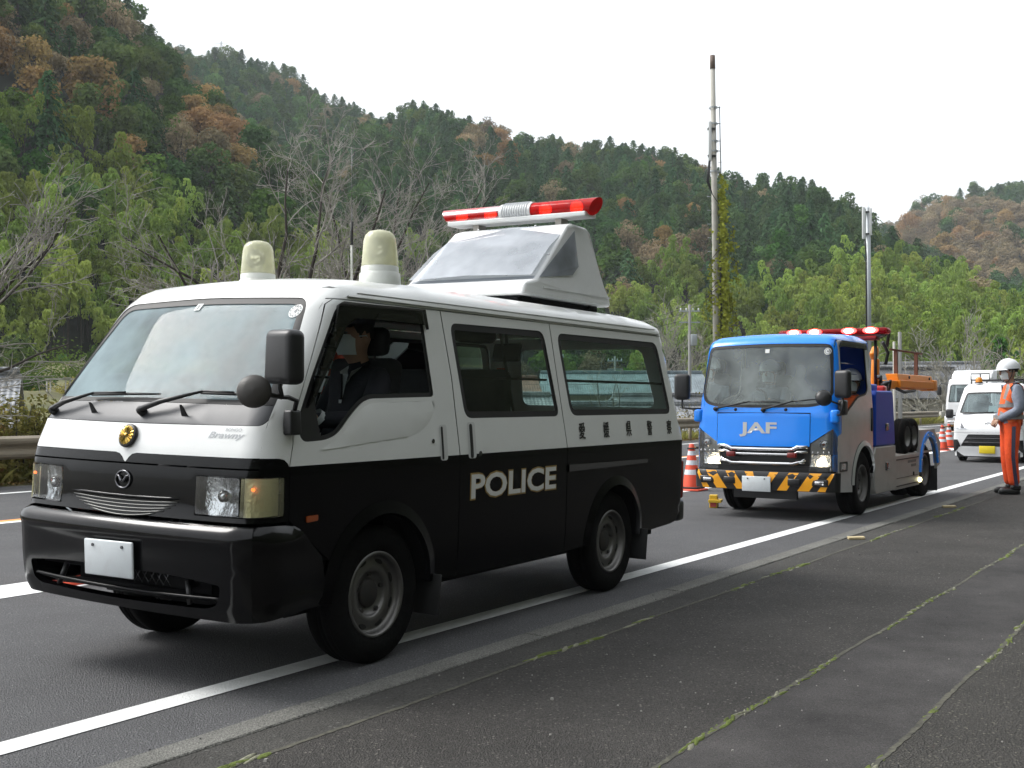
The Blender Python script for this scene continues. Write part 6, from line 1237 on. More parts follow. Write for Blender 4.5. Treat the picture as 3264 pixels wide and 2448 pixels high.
for sg in (-1, 1):
    mb = MB(); mb.rbox((-1.265, sg * .72, .60), (.04, .46, .14), .02, 2); mb.build('headlamp', MATS['far_lamp'], bm_); mb = MB(); mb.rbox((-1.265, sg * .76, .42), (.04, .34, .10), .02, 2); mb.build('fog_lamp', MATS['far_lamp'], bm_)
    mb = MB(); mb.rbox((-1.3, sg * 1.28, 1.86), (.10, .20, .40), .04, 3); mb.tube([(-1.05, sg * .98, 2.15), (-1.28, sg * 1.2, 2.2), (-1.3, sg * 1.28, 2.05)], .018, 6); mb.build('mirror', M_blackpl, lor)
    mb = MB(); mb.box((-1.225, sg * .70, .83), (.01, .26, .03)); mb.build('maker_script', M_lgrey, lor)
mb = MB(); mb.box((-1.20, 0, .735), (.06, 1.9, .03)); mb.build('bumper_gap', M_ltblk, lor)
mb = MB(); a, c = lbod.front(np.array([(.05, 1.30), (-.45, 1.42)])) + np.array([-.03, 0, 0]); mb.tube([a, c], .015, 5); mb.build('wiper', M_rub, lor)
for x, y in ((-.1, .92), (-.1, -.92), (3.2, .92), (3.2, -.92)): wheel('wheel', lor, (x, y, .42), .42, .26, .26, 1 if y > 0 else -1, M_trim, 6, 6)
mb = MB(); mb.box((2.0, 0, .65), (4.2, .9, .25)); mb.build('chassis', M_int, lor); mb = MB(); mb.box((2.9, 0, 1.6), (4.3, 2.1, 1.55)); mb.build('cargo_box', M_w2, lor, bevel=.03)
mb = MB(); mb.rbox((-.75, 0, 1.25), (.4, 1.8, .2), .05, 2); mb.box((.35, 0, 1.5), (.2, 1.7, 1.0)); mb.build('cab_interior', M_seat, lor)

# ------------------------------------------------------------------ traffic cones, bars, chock, wooden blocks
M_cone = pm('cone_orange', (0.68, 0.075, 0.030), 0.5, var=0.08, dirt=0.2, dirtc=(0.4, 0.08, 0.05)); M_cband = pm('cone_band', (0.62, 0.66, 0.69), 0.35, dirt=0.2, dirtc=(.45, .45, .45))
def make_cone(loc, label, group=None, rz=0.0):
    root = empty('traffic_cone', loc, rz); tag(root, label, 'traffic cone', group)
    R_ = lambda z: .145 - (.145 - .035) * (z - .03) / .67
    mb = MB(); mb.lathe([(R_(.03), .03), (R_(.69), .69), (.03, .70), (.0, .70)], seg=28); mb.build('cone_body', M_cone, root)
    for z0, z1 in ((.24, .315), (.385, .455), (.53, .595)): mb = MB(); mb.lathe([(R_(z0) + .002, z0), (R_(z1) + .002, z1)], seg=28); mb.build('reflective_band', M_cband, root)
    mb = MB(); mb.rbox((0, 0, .015), (.38, .38, .03), .012, 2); mb.build('cone_foot', M_cone, root); mb = MB(); mb.lathe([(.13, .03), (.13, .055), (.18, .06), (.185, .03)], seg=4, a0=.785, a1=.785 + 2 * math.pi); mb.rbox((0, 0, .045), (.30, .30, .028), .01, 2); mb.build('cone_weight', pm('cone_weight', (.02, .018, .02), .7), root); return root
CL = [on_z(2205, 1563), on_z(3004, 1436), on_z(3025, 1428), on_z(225, 1855)]
ra = math.pi / 2 - TH
make_cone(CL[0], 'orange and white traffic cone on the broad line between van and tow truck', rz=ra); make_cone(CL[1], 'traffic cone beside the rear of the tow truck', rz=ra); make_cone(CL[2], 'traffic cone next to the front wheel of the white kei van', rz=ra); make_cone(CL[3], 'traffic cone hidden behind the nose of the police van', rz=ra)
vp = Matrix.Translation(VAN_LOC) @ Matrix.Rotation(VROT, 4, 'Z') @ XF @ Vector((2.415, .0, .862)); make_cone(vp, 'traffic cone stowed inside the police van, seen through the side windows', rz=.3)
M_bar = bpy.data.materials.new('yellow_black_bar'); M_bar.use_nodes = True; nt = M_bar.node_tree; b_ = nt.nodes['Principled BSDF']; tc = node(nt, 'ShaderNodeTexCoord'); wv = node(nt, 'ShaderNodeTexWave', i_Scale=1.1); nt.links.new(tc.outputs['Object'], wv.inputs[0]); cr_ = node(nt, 'ShaderNodeValToRGB'); cr_.color_ramp.interpolation = 'CONSTANT'; cr_.color_ramp.elements[0].color = (.012, .012, .012, 1); cr_.color_ramp.elements[1].position = .5; cr_.color_ramp.elements[1].color = (.75, .38, .02, 1); nt.links.new(wv.outputs['Fac'], cr_.inputs[0]); nt.links.new(cr_.outputs[0], b_.inputs['Base Color'])
def cone_bar(p, q, label):
    c = (p + q) / 2; root = empty('cone_bar', c); tag(root, label, 'cone bar'); d = (q - p); L_ = d.length / 2; d.normalize(); mb = MB(); mb.cyl((-L_, 0, 0), (L_, 0, 0), .017, seg=10); o = mb.build('bar', M_bar, root); root.rotation_euler = (0, 0, math.atan2(d.y, d.x))
    for s_ in (-1, 1): mb = MB(); mb.tube([Vector((s_ * L_, 0, 0)) + Vector((s_ * .06 + .062 * math.cos(a), .062 * math.sin(a), 0)) for a in np.linspace(0, 6.283, 17)], .012, 6, False); mb.build('ring', M_rub, root)
up = Vector((0, 0, .635)); nx = rp(CL[0].dot(RDv) + 2.1, CL[0].dot(RNv)); cone_bar(CL[0] + up + RDv * .06, nx + up - RDv * .06, 'yellow and black bar hooked on the cone by the tow truck'); make_cone(nx, 'traffic cone hidden behind the tow truck cab', rz=ra)
cone_bar(CL[1] + up + RDv * .06, CL[2] + up - RDv * .06, 'bar linking the two cones behind the tow truck'); cone_bar(CL[2] + up + RDv * .06, CL[2] + up + RDv * 2.0, 'bar running from the cones behind the white kei van')
# yellow wheel chock left standing by the truck's far front wheel
cp = on_z(2276, 1617); ch_ = empty('wheel_chock', cp, math.pi / 2 - TTH + .3); tag(ch_, 'yellow wheel chock with red panel beside the tow truck front tyre', 'wheel chock')
mb = MB(); mb.prism([(-.09, 0), (.09, 0), (.09, .05), (.02, .16), (-.09, .16)], (0, .10, 0), lambda q: Vector((q[0], -.05, q[1]))); mb.build('chock_body', pm('chock_yellow', (.72, .46, .03), .5), ch_, bevel=.006); mb = MB(); mb.box((-.02, -.02, .085), (.20, .16, .035)); mb.build('chock_flange', MATS['chock_yellow'], ch_, bevel=.004)
mb = MB(); mb.box((-.094, 0, .042), (.008, .075, .055)); mb.build('chock_panel', pm('chock_red', (.45, .07, .06), .5), ch_)
M_wood = pm('pale_wood', (.46, .38, .22), .8, var=.2, vscale=30)
for (px, py), lab in (((2730, 1718), 'pale wooden wedge on the kerb beside a green tuft of moss'), ((3026, 1617), 'pale wooden wedge on the kerb level with the tow truck rear wheel')):
    c = on_z(px, py, .02); mb = MB(); mb.prism([(-.075, -.04), (.075, -.04), (.07, .045), (-.08, .04)], (0, 0, .022), lambda q: Vector((q[0], q[1], 0))); o = mb.build('wooden_wedge', M_wood, loc=c, bevel=.003); o.rotation_euler = (.03, -.04, -.15); tag(o, lab, 'wood block', )
# ------------------------------------------------------------------ people
M_skin = pm('skin', (0.42, 0.25, 0.17), 0.55, var=0.06, vscale=12); M_mask = pm('face_mask', (0.66, 0.72, 0.72), 0.8, var=0.03); M_hair = pm('black_hair', (0.012, 0.010, 0.009), 0.6, bump=0.4, bscale=120)
M_navy = pm('navy_uniform', (0.012, 0.013, 0.020), 0.85, var=0.2, vscale=18, bump=0.2, bscale=40); M_shirt = pm('white_shirt', (0.62, 0.65, 0.66), 0.8); M_wshirt = pm('work_shirt', (0.22, 0.25, 0.31), 0.9, var=0.12, vscale=14, bump=0.35, bscale=28)
M_vest = pm('vest_orange', (0.80, 0.13, 0.025), 0.75, var=0.08, vscale=16, bump=0.3, bscale=30); M_tape = pm('reflective_tape', (0.34, 0.33, 0.33), 0.35, metal=0.3); M_trou = pm('trouser_orange', (0.82, 0.085, 0.012), 0.8, var=0.12, vscale=12, bump=0.5, bscale=18); M_helm = pm('helmet_white', (0.78, 0.80, 0.82), 0.25, coat=0.5); M_shoe = pm('black_leather', (0.012, 0.012, 0.012), 0.35); M_stripe = pm('navy_stripe', (0.012, 0.012, 0.035), 0.7)
def skin_body(J, E, sub=2):
    """joints J name->(pos,radius[,radius2]) and bones E grown into one continuous surface"""
    names = list(J); me = bpy.data.meshes.new('sk'); me.from_pydata([J[n][0] for n in names], [(names.index(a), names.index(b)) for a, b in E], []); o = bpy.data.objects.new('sk', me); col.objects.link(o)
    o.modifiers.new('skin', 'SKIN'); sv = me.skin_vertices[0].data if me.skin_vertices else None
    if sv is None:
        bm = bmesh.new(); bm.from_mesh(me); bm.verts.layers.skin.verify(); bm.to_mesh(me); bm.free(); sv = me.skin_vertices[0].data
    for i, n in enumerate(names): r = J[n][1]; r = r if hasattr(r, '__len__') else (r, r); sv[i].radius = r; sv[i].use_root = (n == 'pelvis')
    m = o.modifiers.new('sub', 'SUBSURF'); m.levels = sub; m.render_levels = sub; dg = bpy.context.evaluated_depsgraph_get(); dg.update(); e = o.evaluated_get(dg).to_mesh(); V = [Vector(v.co) for v in e.vertices]; F_ = [tuple(p.vertices) for p in e.polygons]; N = [Vector(v.normal) for v in e.vertices]; o.evaluated_get(dg).to_mesh_clear(); bpy.data.objects.remove(o); bpy.data.meshes.remove(me); return V, F_, N
def near_bone(p, J, E):
    best = None
    for a, b in E:
        A, B = Vector(J[a][0]), Vector(J[b][0]); d = B - A; t = max(0, min(1, (p - A).dot(d) / max(d.length_squared, 1e-9))); q = (p - (A + d * t)).length - (J[a][1] if not hasattr(J[a][1], '__len__') else J[a][1][0]) * (1 - t) - (J[b][1] if not hasattr(J[b][1], '__len__') else J[b][1][0]) * t
        if best is None or q < best[0]: best = (q, (a, b), t)
    return best[1], best[2]
def hand(mb, w, d, up, size=1.0, curl=.6):
    """palm and five bent fingers; w wrist, d finger direction, up back of the hand"""
    d = d.normalized(); up = (up - d * up.dot(d)).normalized(); s = d.cross(up); k = size; pc = w + d * .045 * k
    R = Matrix((d, s, up)).transposed(); mb.ball(pc, (.05 * k, .040 * k, .016 * k), 10, 6, R)
    for i, (off, L) in enumerate(((-.030, .062), (-.010, .072), (.011, .068), (.030, .052))):
        a = w + d * .085 * k + s * off * k; b = a + (d * math.cos(curl * .6) - up * math.sin(curl * .6)) * L * .5 * k; c = b + (d * math.cos(curl * 1.5) - up * math.sin(curl * 1.5)) * L * .5 * k; mb.tube([a - d * .02 * k, a, b, c], [.009 * k, .009 * k, .0085 * k, .006 * k], 7)
    a = w + d * .03 * k - s * .036 * k; b = a + (d * .7 - s * .6 - up * .2).normalized() * .035 * k; mb.tube([a, b, b + (d * .9 - s * .1 - up * .35).normalized() * .03 * k], [.012 * k, .010 * k, .007 * k], 7)
def head_parts(root, c, fwd, sc=1.13, mask=True, helmet=False, hair=True, cap=False, M=None):
    """face details, mask, hair or helmet round a head centred at c, looking along fwd"""
    f = Vector(fwd).normalized(); s = Vector((0, 0, 1)).cross(f).normalized(); u = f.cross(s); R = Matrix((f, s, u)).transposed(); P = lambda a, b, d: c + f * a * sc + s * b * sc + u * d * sc
    for k in (-1, 1): mb = MB(); mb.ball(P(.088, k * .031, .012), (.010 * sc, .016 * sc, .007 * sc), 8, 5, R); mb.build('eye', pm('eye_dark', (.02, .015, .012), .3), root)
    mb = MB(); mb.tube([P(.096, 0, .018), P(.112, 0, -.020), P(.100, 0, -.032)], [.008 * sc, .014 * sc, .010 * sc], 7); mb.build('nose', M_skin, root)
    for k in (-1, 1): mb = MB(); mb.ball(P(-.01, k * .080, -.01), (.022 * sc, .010 * sc, .032 * sc), 8, 6, R); mb.build('ear', M_skin, root)
    if mask:
        mb = MB(); vs_ = []; rows = [(-.002, .90), (-.022, 1.02), (-.048, 1.02), (-.076, .93), (-.094, .80)]
        for z, g in rows:
            for a in np.linspace(-.98, .98, 11): vs_.append(P((.094 * math.cos(a) + .008 * math.cos(a) ** 6) * g, .079 * math.sin(a) * (.85 + .15 * g), z - .010 * math.cos(a * 1.6) * (1 if z > -.03 else 0) * -1))
        mb.add(vs_, [(i * 11 + j, i * 11 + j + 1, (i + 1) * 11 + j + 1, (i + 1) * 11 + j) for i in range(4) for j in range(10)], True)
        for k in (-1, 1): mb.tube([P(.045, k * .082, -.005), P(.0, k * .088, .0), P(-.012, k * .086, -.02)], .003, 4)
        mb.build('face_mask', M_mask, root)
    if hair:
        mb = MB(); vs_ = []
        for i in range(7):
            th = .02 + 1.75 * i / 6
            for j in range(16):
                a = 2 * math.pi * j / 16; lim = 1.12 if math.cos(a) > .5 else 1.75; t2 = min(th, lim + .35 * (1 - max(0, math.cos(a)))); vs_.append(P(.108 * math.sin(t2) * math.cos(a) - .006, .088 * math.sin(t2) * math.sin(a), .122 * math.cos(t2) + .012))
        mb.add(vs_, [(i * 16 + j, (i + 1) * 16 + j, (i + 1) * 16 + (j + 1) % 16, i * 16 + (j + 1) % 16) for i in range(6) for j in range(16)] + [tuple(range(16))], True); mb.build('hair', M_hair, root)
    if cap:
        mb = MB(); mb.lathe([(.098 * sc, 0), (.102 * sc, .035 * sc), (.135 * sc, .075 * sc), (.128 * sc, .088 * sc), (0, .100 * sc)], P(-.005, 0, .055), u, 24); o = mb.build('cap', M_navy, root); mb = MB(); vs_ = [P(.085 * math.cos(a), .085 * math.sin(a), .06) for a in np.linspace(-1.1, 1.1, 9)] + [P(.150 * math.cos(a * .8), .09 * math.sin(a), .035) for a in np.linspace(-1.1, 1.1, 9)]; mb.add(vs_, [(i, i + 1, 10 + i, 9 + i) for i in range(8)], True); mb.build('cap_peak', M_shoe, o)
    if helmet:
        mb = MB(); vs_ = []
        for i in range(9):
            th = .0 + 1.62 * i / 8
            for j in range(24): a = 2 * math.pi * j / 24; vs_.append(P(.140 * math.sin(th) * math.cos(a) - .004, .118 * math.sin(th) * math.sin(a), .125 * math.cos(th) + .030 + (.012 if math.cos(a) < -.3 else 0) * -1 * (i / 8)))
        mb.add(vs_, [(i * 24 + j, (i + 1) * 24 + j, (i + 1) * 24 + (j + 1) % 24, i * 24 + (j + 1) % 24) for i in range(8) for j in range(24)], True); h = mb.build('helmet', M_helm, root)
        mb = MB(); vs_ = [P(.132 * math.cos(a), .112 * math.sin(a), .032) for a in np.linspace(-1.25, 1.25, 11)] + [P(.176 * math.cos(a * .9) - .004, .118 * math.sin(a), .018) for a in np.linspace(-1.25, 1.25, 11)]; mb.add(vs_, [(i, i + 1, 12 + i, 11 + i) for i in range(10)], True); mb.build('helmet_peak', M_helm, h)
        mb = MB(); mb.lathe([(.131 * sc, -.006), (.136 * sc, 0), (.131 * sc, .008)], P(-.004, 0, .022), u, 24, (1.02, .88)); mb.build('helmet_rim', pm('rim_black', (.02, .02, .02), .5), h)
        for k in (-1, 1): mb = MB(); mb.tube([P(.01, k * .100, .02), P(.02, k * .088, -.05), P(.045, k * .055, -.118), P(.052, 0, -.128)], .006, 5); mb.build('chin_strap', MATS['rim_black'], h)
        mb = MB(); mb.ball(P(.112, 0, .085), (.008, .020, .016), 10, 6, R); mb.build('helmet_badge', M_lgrey, h)
BON = [('pelvis', 'waist'), ('waist', 'chest'), ('chest', 'neck0'), ('neck0', 'neck'), ('neck', 'chin'), ('chin', 'head'), ('head', 'crown'), ('chest', 'shoL'), ('shoL', 'elbL'), ('elbL', 'wriL'), ('chest', 'shoR'), ('shoR', 'elbR'), ('elbR', 'wriR'), ('pelvis', 'hipL'), ('hipL', 'kneL'), ('kneL', 'ankL'), ('pelvis', 'hipR'), ('hipR', 'kneR'), ('kneR', 'ankR')]
def person(label, loc, rz, J, mats, group=None, fwd=(1, 0, 0), hands=(), **hp):
    root = empty('person', loc, rz); tag(root, label, 'person', group); V, F_, N = skin_body(J, BON); mb = MB(); mb.v = [tuple(v) for v in V]
    ml = [M_skin] + [m for m in dict.fromkeys(mats.values()) if m is not M_skin]
    for f in F_:
        c = sum((V[i] for i in f), Vector()) / len(f); (a, b), t = near_bone(c, J, BON)
        if b in ('chin', 'head', 'crown') or (b == 'neck'): m = M_skin
        elif b.startswith('wri') and t > .93: m = M_skin
        elif b.startswith(('elb', 'wri', 'sho')): m = mats['arms']
        elif b.startswith(('kne', 'ank', 'hip')) or (b == 'waist' and t < .35): m = mats['legs']
        else: m = mats['torso']
        mb.f.append(f); mb.mi.append(ml.index(m)); mb.sm.append(True)
    mb.cur = 0
    for w, d, up, cu in hands: hand(mb, Vector(w), Vector(d), Vector(up), 1.0, cu)
    mb.build('body', ml, root); head_parts(root, Vector(J['head'][0]) + Vector((0, 0, -.0)), fwd, **hp); return root, V, F_, N
# worker on the pavement, hands clasped before him
wj = dict(pelvis=((0, 0, .96), (.15, .115)), waist=((.0, 0, 1.08), (.155, .12)), chest=((-.02, 0, 1.30), (.165, .12)), neck0=((-.02, 0, 1.44), (.075, .07)), neck=((.0, 0, 1.50), .056), chin=((.025, 0, 1.55), (.080, .085)), head=((.02, 0, 1.63), (.108, .118)), crown=((.005, 0, 1.72), (.085, .09)),
          shoL=((-.03, .19, 1.385), .092), elbL=((-.07, .25, 1.12), .078), wriL=((.17, .10, .985), .050), shoR=((-.03, -.19, 1.385), .092), elbR=((-.06, -.26, 1.12), .078), wriR=((.18, -.08, .99), .050),
          hipL=((0, .10, .88), .115), kneL=((.02, .115, .50), .088), ankL=((-.02, .12, .10), .074), hipR=((0, -.10, .88), .115), kneR=((.02, -.115, .50), .088), ankR=((-.02, -.12, .10), .074))
WL = at_depth(3222, 1570, 16.1); WL.z = .024; wrz = math.radians(180 - 10)
wroot, V, F_, N = person('worker in orange vest and trousers with white helmet standing on the pavement', WL, wrz, wj, dict(torso=M_wshirt, arms=M_wshirt, legs=M_trou), hands=[((.17, .10, .985), (.55, -.65, -.5), (.7, .4, .5), 1.0), ((.18, -.08, .99), (.5, .7, -.5), (.8, -.3, .5), .9)], fwd=(.93, .36, -.05), mask=True, helmet=True, hair=True)
def garment(name, root, J, V, F_, N, keep, off, mat_of, mats):
    idx = {}; mb = MB(); 
    for f in F_:
        c = sum((V[i] for i in f), Vector()) / len(f); (a, b), t = near_bone(c, J, BON)
        if not keep(c, b, t): continue
        g = []
        for i in f:
            if i not in idx: idx[i] = len(mb.v); mb.v.append(tuple(V[i] + N[i] * off))
            g.append(idx[i])
        mb.f.append(tuple(g)); mb.mi.append(mat_of(c)); mb.sm.append(True)
    return mb.build(name, mats, root)
wroot.scale = (1.07, 1.07, 1.07)
tors = ('waist', 'chest', 'neck0', 'pelvis')
garment('vest', wroot, wj, V, F_, N, lambda c, b, t: (b in tors and .93 < c.z < 1.46) or (b.startswith('sho') and t < .8) or (abs(c.y) < .17 and 1.0 < c.z < 1.45 and not b.startswith('wri')) or (b.startswith('hip') and c.z > .95), .018, lambda c: 1 if (1.02 < c.z < 1.07 or 1.16 < c.z < 1.205 or (c.z > 1.23 and .085 < abs(c.y) < .125)) else 0, [M_vest, M_tape])
for z0, z1 in ((.995, 1.045), (1.15, 1.195)):                 # reflective tape round the vest
    ring = []
    for k in range(32):
        a = 2 * math.pi * k / 32; d = Vector((math.cos(a), math.sin(a), 0)); best = 0
        for v in V:
            if abs(v.z - (z0 + z1) / 2) < .06 and abs(v.y) < .20 and v.x < .165:
                r_ = math.hypot(v.x, v.y)
                if (v.x * d.x + v.y * d.y) > .93 * r_: best = max(best, r_)
        ring.append(min(best, .19) + .024)
    ring = [(ring[k - 1] + ring[k] * 2 + ring[(k + 1) % 32]) / 4 for k in range(32)]; mb = MB(); vs_ = [(math.cos(2 * math.pi * k / 32) * ring[k], math.sin(2 * math.pi * k / 32) * ring[k], z) for z in (z0, z1) for k in range(32)]; mb.add(vs_, [(k, (k + 1) % 32, 32 + (k + 1) % 32, 32 + k) for k in range(32)], True); mb.build('vest_tape', M_tape, wroot)
for sg in (-1, 1):
    mb = MB(); x0 = -.03
    pts = [(x0 + .035, sg * .195, .90), (x0 + .045, sg * .205, .70), (x0 + .05, sg * .205, .50), (x0 + .03, sg * .20, .30), (x0 + .01, sg * .205, .12)]
    vs_ = [Vector(p) + Vector((dx, 0, 0)) for p in pts for dx in (-.022, .022)]; vs_ += [v + Vector((0, sg * .016, 0)) for v in vs_]; n = len(pts)
    mb.add(vs_, [(2 * i, 2 * i + 1, 2 * i + 3, 2 * i + 2) for i in range(n - 1)] + [(2 * n + 2 * i, 2 * n + 2 * i + 1, 2 * n + 2 * i + 3, 2 * n + 2 * i + 2) for i in range(n - 1)] + [(2 * i, 2 * i + 2, 2 * n + 2 * i + 2, 2 * n + 2 * i) for i in range(n - 1)] + [(2 * i + 1, 2 * i + 3, 2 * n + 2 * i + 3, 2 * n + 2 * i + 1) for i in range(n - 1)], True); mb.build('trouser_stripe', M_stripe, wroot)
    mb = MB(); mb.rbox((.05, sg * .12, .045), (.29, .105, .085), .035, 3, taper=(.8, .85)); mb.rbox((-.03, sg * .12, .09), (.13, .10, .08), .03, 3); mb.build('shoe', M_shoe, wroot)
mb = MB(); mb.tube([(.03, .07, 1.455), (.06, .0, 1.445), (.03, -.07, 1.455), (-.07, -.05, 1.475), (-.09, 0, 1.48), (-.07, .05, 1.475), (.03, .07, 1.455)], .014, 6, False); mb.build('collar', M_wshirt, wroot)

# seated people
def seated(label, veh, hip, yaw, mats, near=1, lean=0.0, hand_on=None, group=None, **hp):
    """veh: matrix of the vehicle; hip: seat point in the vehicle's frame (x to the rear)"""
    J = dict(pelvis=((0, 0, .09), (.15, .12)), waist=((.0, 0, .22), (.155, .12)), chest=((-.03 + lean, 0, .46), (.165, .12)), neck0=((-.03 + lean, 0, .58), (.08, .07)), neck=((-.01 + lean, 0, .64), .055), chin=((.025 + lean, 0, .69), (.080, .085)), head=((.02 + lean, 0, .77), (.108, .118)), crown=((.005 + lean, 0, .86), (.085, .09)),
             shoL=((-.03 + lean, .195, .53), .078), elbL=((.06, .27, .30), .06), wriL=((.26, .16, .20), .04), shoR=((-.03 + lean, -.195, .53), .078), elbR=((.06, -.27, .30), .06), wriR=((.26, -.16, .20), .04), hipL=((.06, .10, .08), .105), kneL=((.42, .12, .10), .085), ankL=((.46, .12, -.30), .06), hipR=((.06, -.10, .08), .105), kneR=((.42, -.12, .10), .085), ankR=((.46, -.12, -.30), .06))
    hd = [((.26, .16, .20), (1, -.3, -.2), (0, .2, 1), .7), ((.26, -.16, .20), (1, .3, -.2), (0, -.2, 1), .7)]
    if hand_on: J['elbL'] = (hand_on[0], .06); J['wriL'] = (hand_on[1], .04); hd[0] = (hand_on[1], (.7, .1, -.7), (.6, .3, .7), .8)
    m = veh @ Matrix.Translation(hip); loc = m.translation.copy(); rz = m.to_euler().z + math.pi + yaw
    r, V, F_, N = person(label, loc, rz, J, mats, group, (1, hp.pop('look', 0.0), 0), hands=hd, **hp); return r, J, V, F_, N
VM = Matrix.Translation(VAN_LOC) @ Matrix.Rotation(VROT, 4, 'Z') @ XF; TM = Matrix.Translation(TRK) @ Matrix.Rotation(math.pi / 2 - TTH, 4, 'Z')
navy = dict(torso=M_navy, arms=M_navy, legs=M_navy)
def uniform(r, x=.0):
    mb = MB()
    for sg in (-1, 1): mb.add([(.035 + x, sg * .005, .545), (.085 + x, sg * .012, .50), (.075 + x, sg * .055, .575), (.02 + x, sg * .075, .60), (-.02 + x, sg * .06, .625)], [(0, 1, 2), (0, 2, 3), (0, 3, 4)], False)
    mb.add([(.09 + x, -.045, .56), (.09 + x, .045, .56), (.112 + x, .012, .40), (.112 + x, -.012, .40)], [(0, 1, 2, 3)], False); mb.build('shirt_front', M_shirt, r)
    mb = MB(); mb.box((.112 + x, 0, .49), (.012, .035, .14)); mb.build('tie', M_navy, r)
r1, J, V, F_, N = seated('police officer in dark uniform and white mask in the front passenger seat', VM, (.315, -.40, .915), -.25, navy, hand_on=((.16, .30, .31), (.46, .25, .315)), look=.15, cap=True, hair=True); uniform(r1)
mb = MB(); mb.lathe([(.0, .008), (.030, .006), (.034, 0)], (.03, .262, .46), (.15, 1, .25), 14, (1, .75)); mb.lathe([(.0, .012), (.012, .010), (.013, 0)], (.03, .264, .46), (.15, 1, .25), 10); mb.build('sleeve_badge', pm('badge_gold', (.55, .50, .22), .35, metal=.4), r1)
mb = MB(); mb.tube([Vector((.46, .25, .315)) + Vector((-.02, 0, .022)), Vector((.46, .25, .315)) + Vector((-.045, .0, .0))], [.046, .05], 12, False); mb.build('shirt_cuff', M_shirt, r1)
r2, *_ = seated('police officer in dark uniform and white mask at the steering wheel of the van', VM, (.16, .36, .845), 0.0, navy, hair=True, cap=True, hand_on=((.16, .26, .36), (.36, .16, .42))); uniform(r2)
rd, *_ = seated('driver of the tow truck in grey work shirt behind the windscreen', TM, (.17, .38, .92), 0.0, dict(torso=M_wshirt, arms=M_wshirt, legs=M_navy), hair=True, helmet=True, hand_on=((.2, .26, .36), (.45, .14, .44)))
rp_, J, V, F_, N = seated('tow truck passenger in white helmet and orange vest at the side window', TM, (.38, -.57, .80), -.05, dict(torso=M_wshirt, arms=M_wshirt, legs=M_navy), helmet=True, hair=True, look=.30, hand_on=((.10, .17, .30), (.28, .05, .24)))
garment('vest', rp_, J, V, F_, N, lambda c, b, t: (b in tors and .15 < c.z < .62) or (b.startswith('sho') and t < .7), .016, lambda c: 1 if (.085 < abs(c.y) < .125) else 0, [M_vest, M_tape])
# ------------------------------------------------------------------ leafless cherry trees along the road
M_branch = pm('grey_branch', (0.31, 0.295, 0.265), 0.9, var=0.3, vscale=6, bump=0.4, bscale=30); M_trunk = pm('dark_trunk', (0.055, 0.047, 0.040), 0.95, var=0.4, vscale=5, bump=0.9, bscale=22)
def bare_tree(name, label, loc, h, seed, spread=0.9, levels=4, limbs=None, r0=.14, stem=.3, group=None, mats=None, rmin=.0048, dens=1.0):
    """short trunk, long curving limbs, side shoots and twigs"""
    R = random.Random(seed); tr = MB(); tw = MB()
    def grow(p, d, L, r, lv, lift):
        n = (7, 6, 4, 3)[min(lv, 3)]; pts = [p]; rad = [r]; q = p.copy(); dd = d.normalized(); dirs = []
        for i in range(n):
            dd = (dd + Vector((R.gauss(0, .17), R.gauss(0, .17), R.gauss(lift, .12)))).normalized(); q = q + dd * (L / n); pts.append(q.copy()); dirs.append(dd.copy()); rad.append(max(r * (1 - .80 * (i + 1) / n), rmin))
        (tr if lv < 1 else tw).tube(pts, rad, (8, 5, 4, 3)[min(lv, 3)], False)
        if lv >= levels: return
        k = int(((L / .44) if lv == 0 else (L / .30 if lv == 1 else L / .19)) * dens) + 1
        for j in range(k):
            t = R.uniform(.12, 1.0); i = min(n - 1, int(t * n)); a = pts[i].lerp(pts[i + 1], t * n - i); b = dirs[i]; x, y, z = frame(b); an = R.uniform(0, 6.28); side = x * math.cos(an) + y * math.sin(an)
            nd = (b + side * spread * R.uniform(.6, 1.5) + Vector((0, 0, .06))).normalized(); grow(a, nd, L * R.uniform(.22, .55) * (1.15 - .5 * t), max(rmin, r * (1 - .8 * t) * R.uniform(.45, .7)), lv + 1, lift * .6)
    base = Vector((0, 0, -.5)); top_ = Vector((R.gauss(0, .08), R.gauss(0, .08), stem * h)); tr.tube([base, top_ * .5, top_], [r0 * 1.2, r0, r0 * .85], 10, False)
    limbs = limbs or [(math.cos(a) * .8, math.sin(a) * .8, 1.0, R.uniform(.6, .9)) for a in [R.uniform(0, 6.28) for _ in range(6)]]
    for lx, ly, lz, ll in limbs: grow(top_ * R.uniform(.75, 1.0), Vector((lx, ly, lz)), h * ll, r0 * R.uniform(.34, .48), 0, .045)
    root = empty(name, loc, 0); tag(root, label, 'tree', group); m = mats or (M_trunk, M_branch); tr.build('trunk', m[0], root); tw.build('crown', m[1], root); return root
def rail_pt(col_, X, z=0.0):                                # point beyond the guard rail seen in a photo column
    u = (col_ - 1632) / 3600; y = X / (-u * math.cos(TH) + math.sin(TH)); return Vector((u * y, y, z))
bare_tree('cherry_tree', 'spreading leafless cherry tree with fanned limbs behind the van roof beacons', rail_pt(1010, 18.2, -.4), 7.6, 5, .80, 3, [(-1.25, .2, .75, .66), (-.95, -.2, .95, .70), (-.62, .3, 1.1, .74), (-.38, -.3, 1.25, .76), (-.12, .2, 1.2, .74), (.12, -.2, 1.2, .66), (-1.4, .1, .42, .56)], .17, .27)
bare_tree('cherry_tree', 'upright leafless cherry tree behind the van, its twigs reaching above the ridge', rail_pt(1165, 18.4, -.4), 8.0, 12, .72, 3, [(.30, .2, 1.2, .76), (.62, -.2, 1.15, .72), (.05, .2, 1.3, .74), (.85, .1, .85, .58), (-.25, -.2, 1.2, .66), (.45, .4, 1.2, .72)], .16, .27)
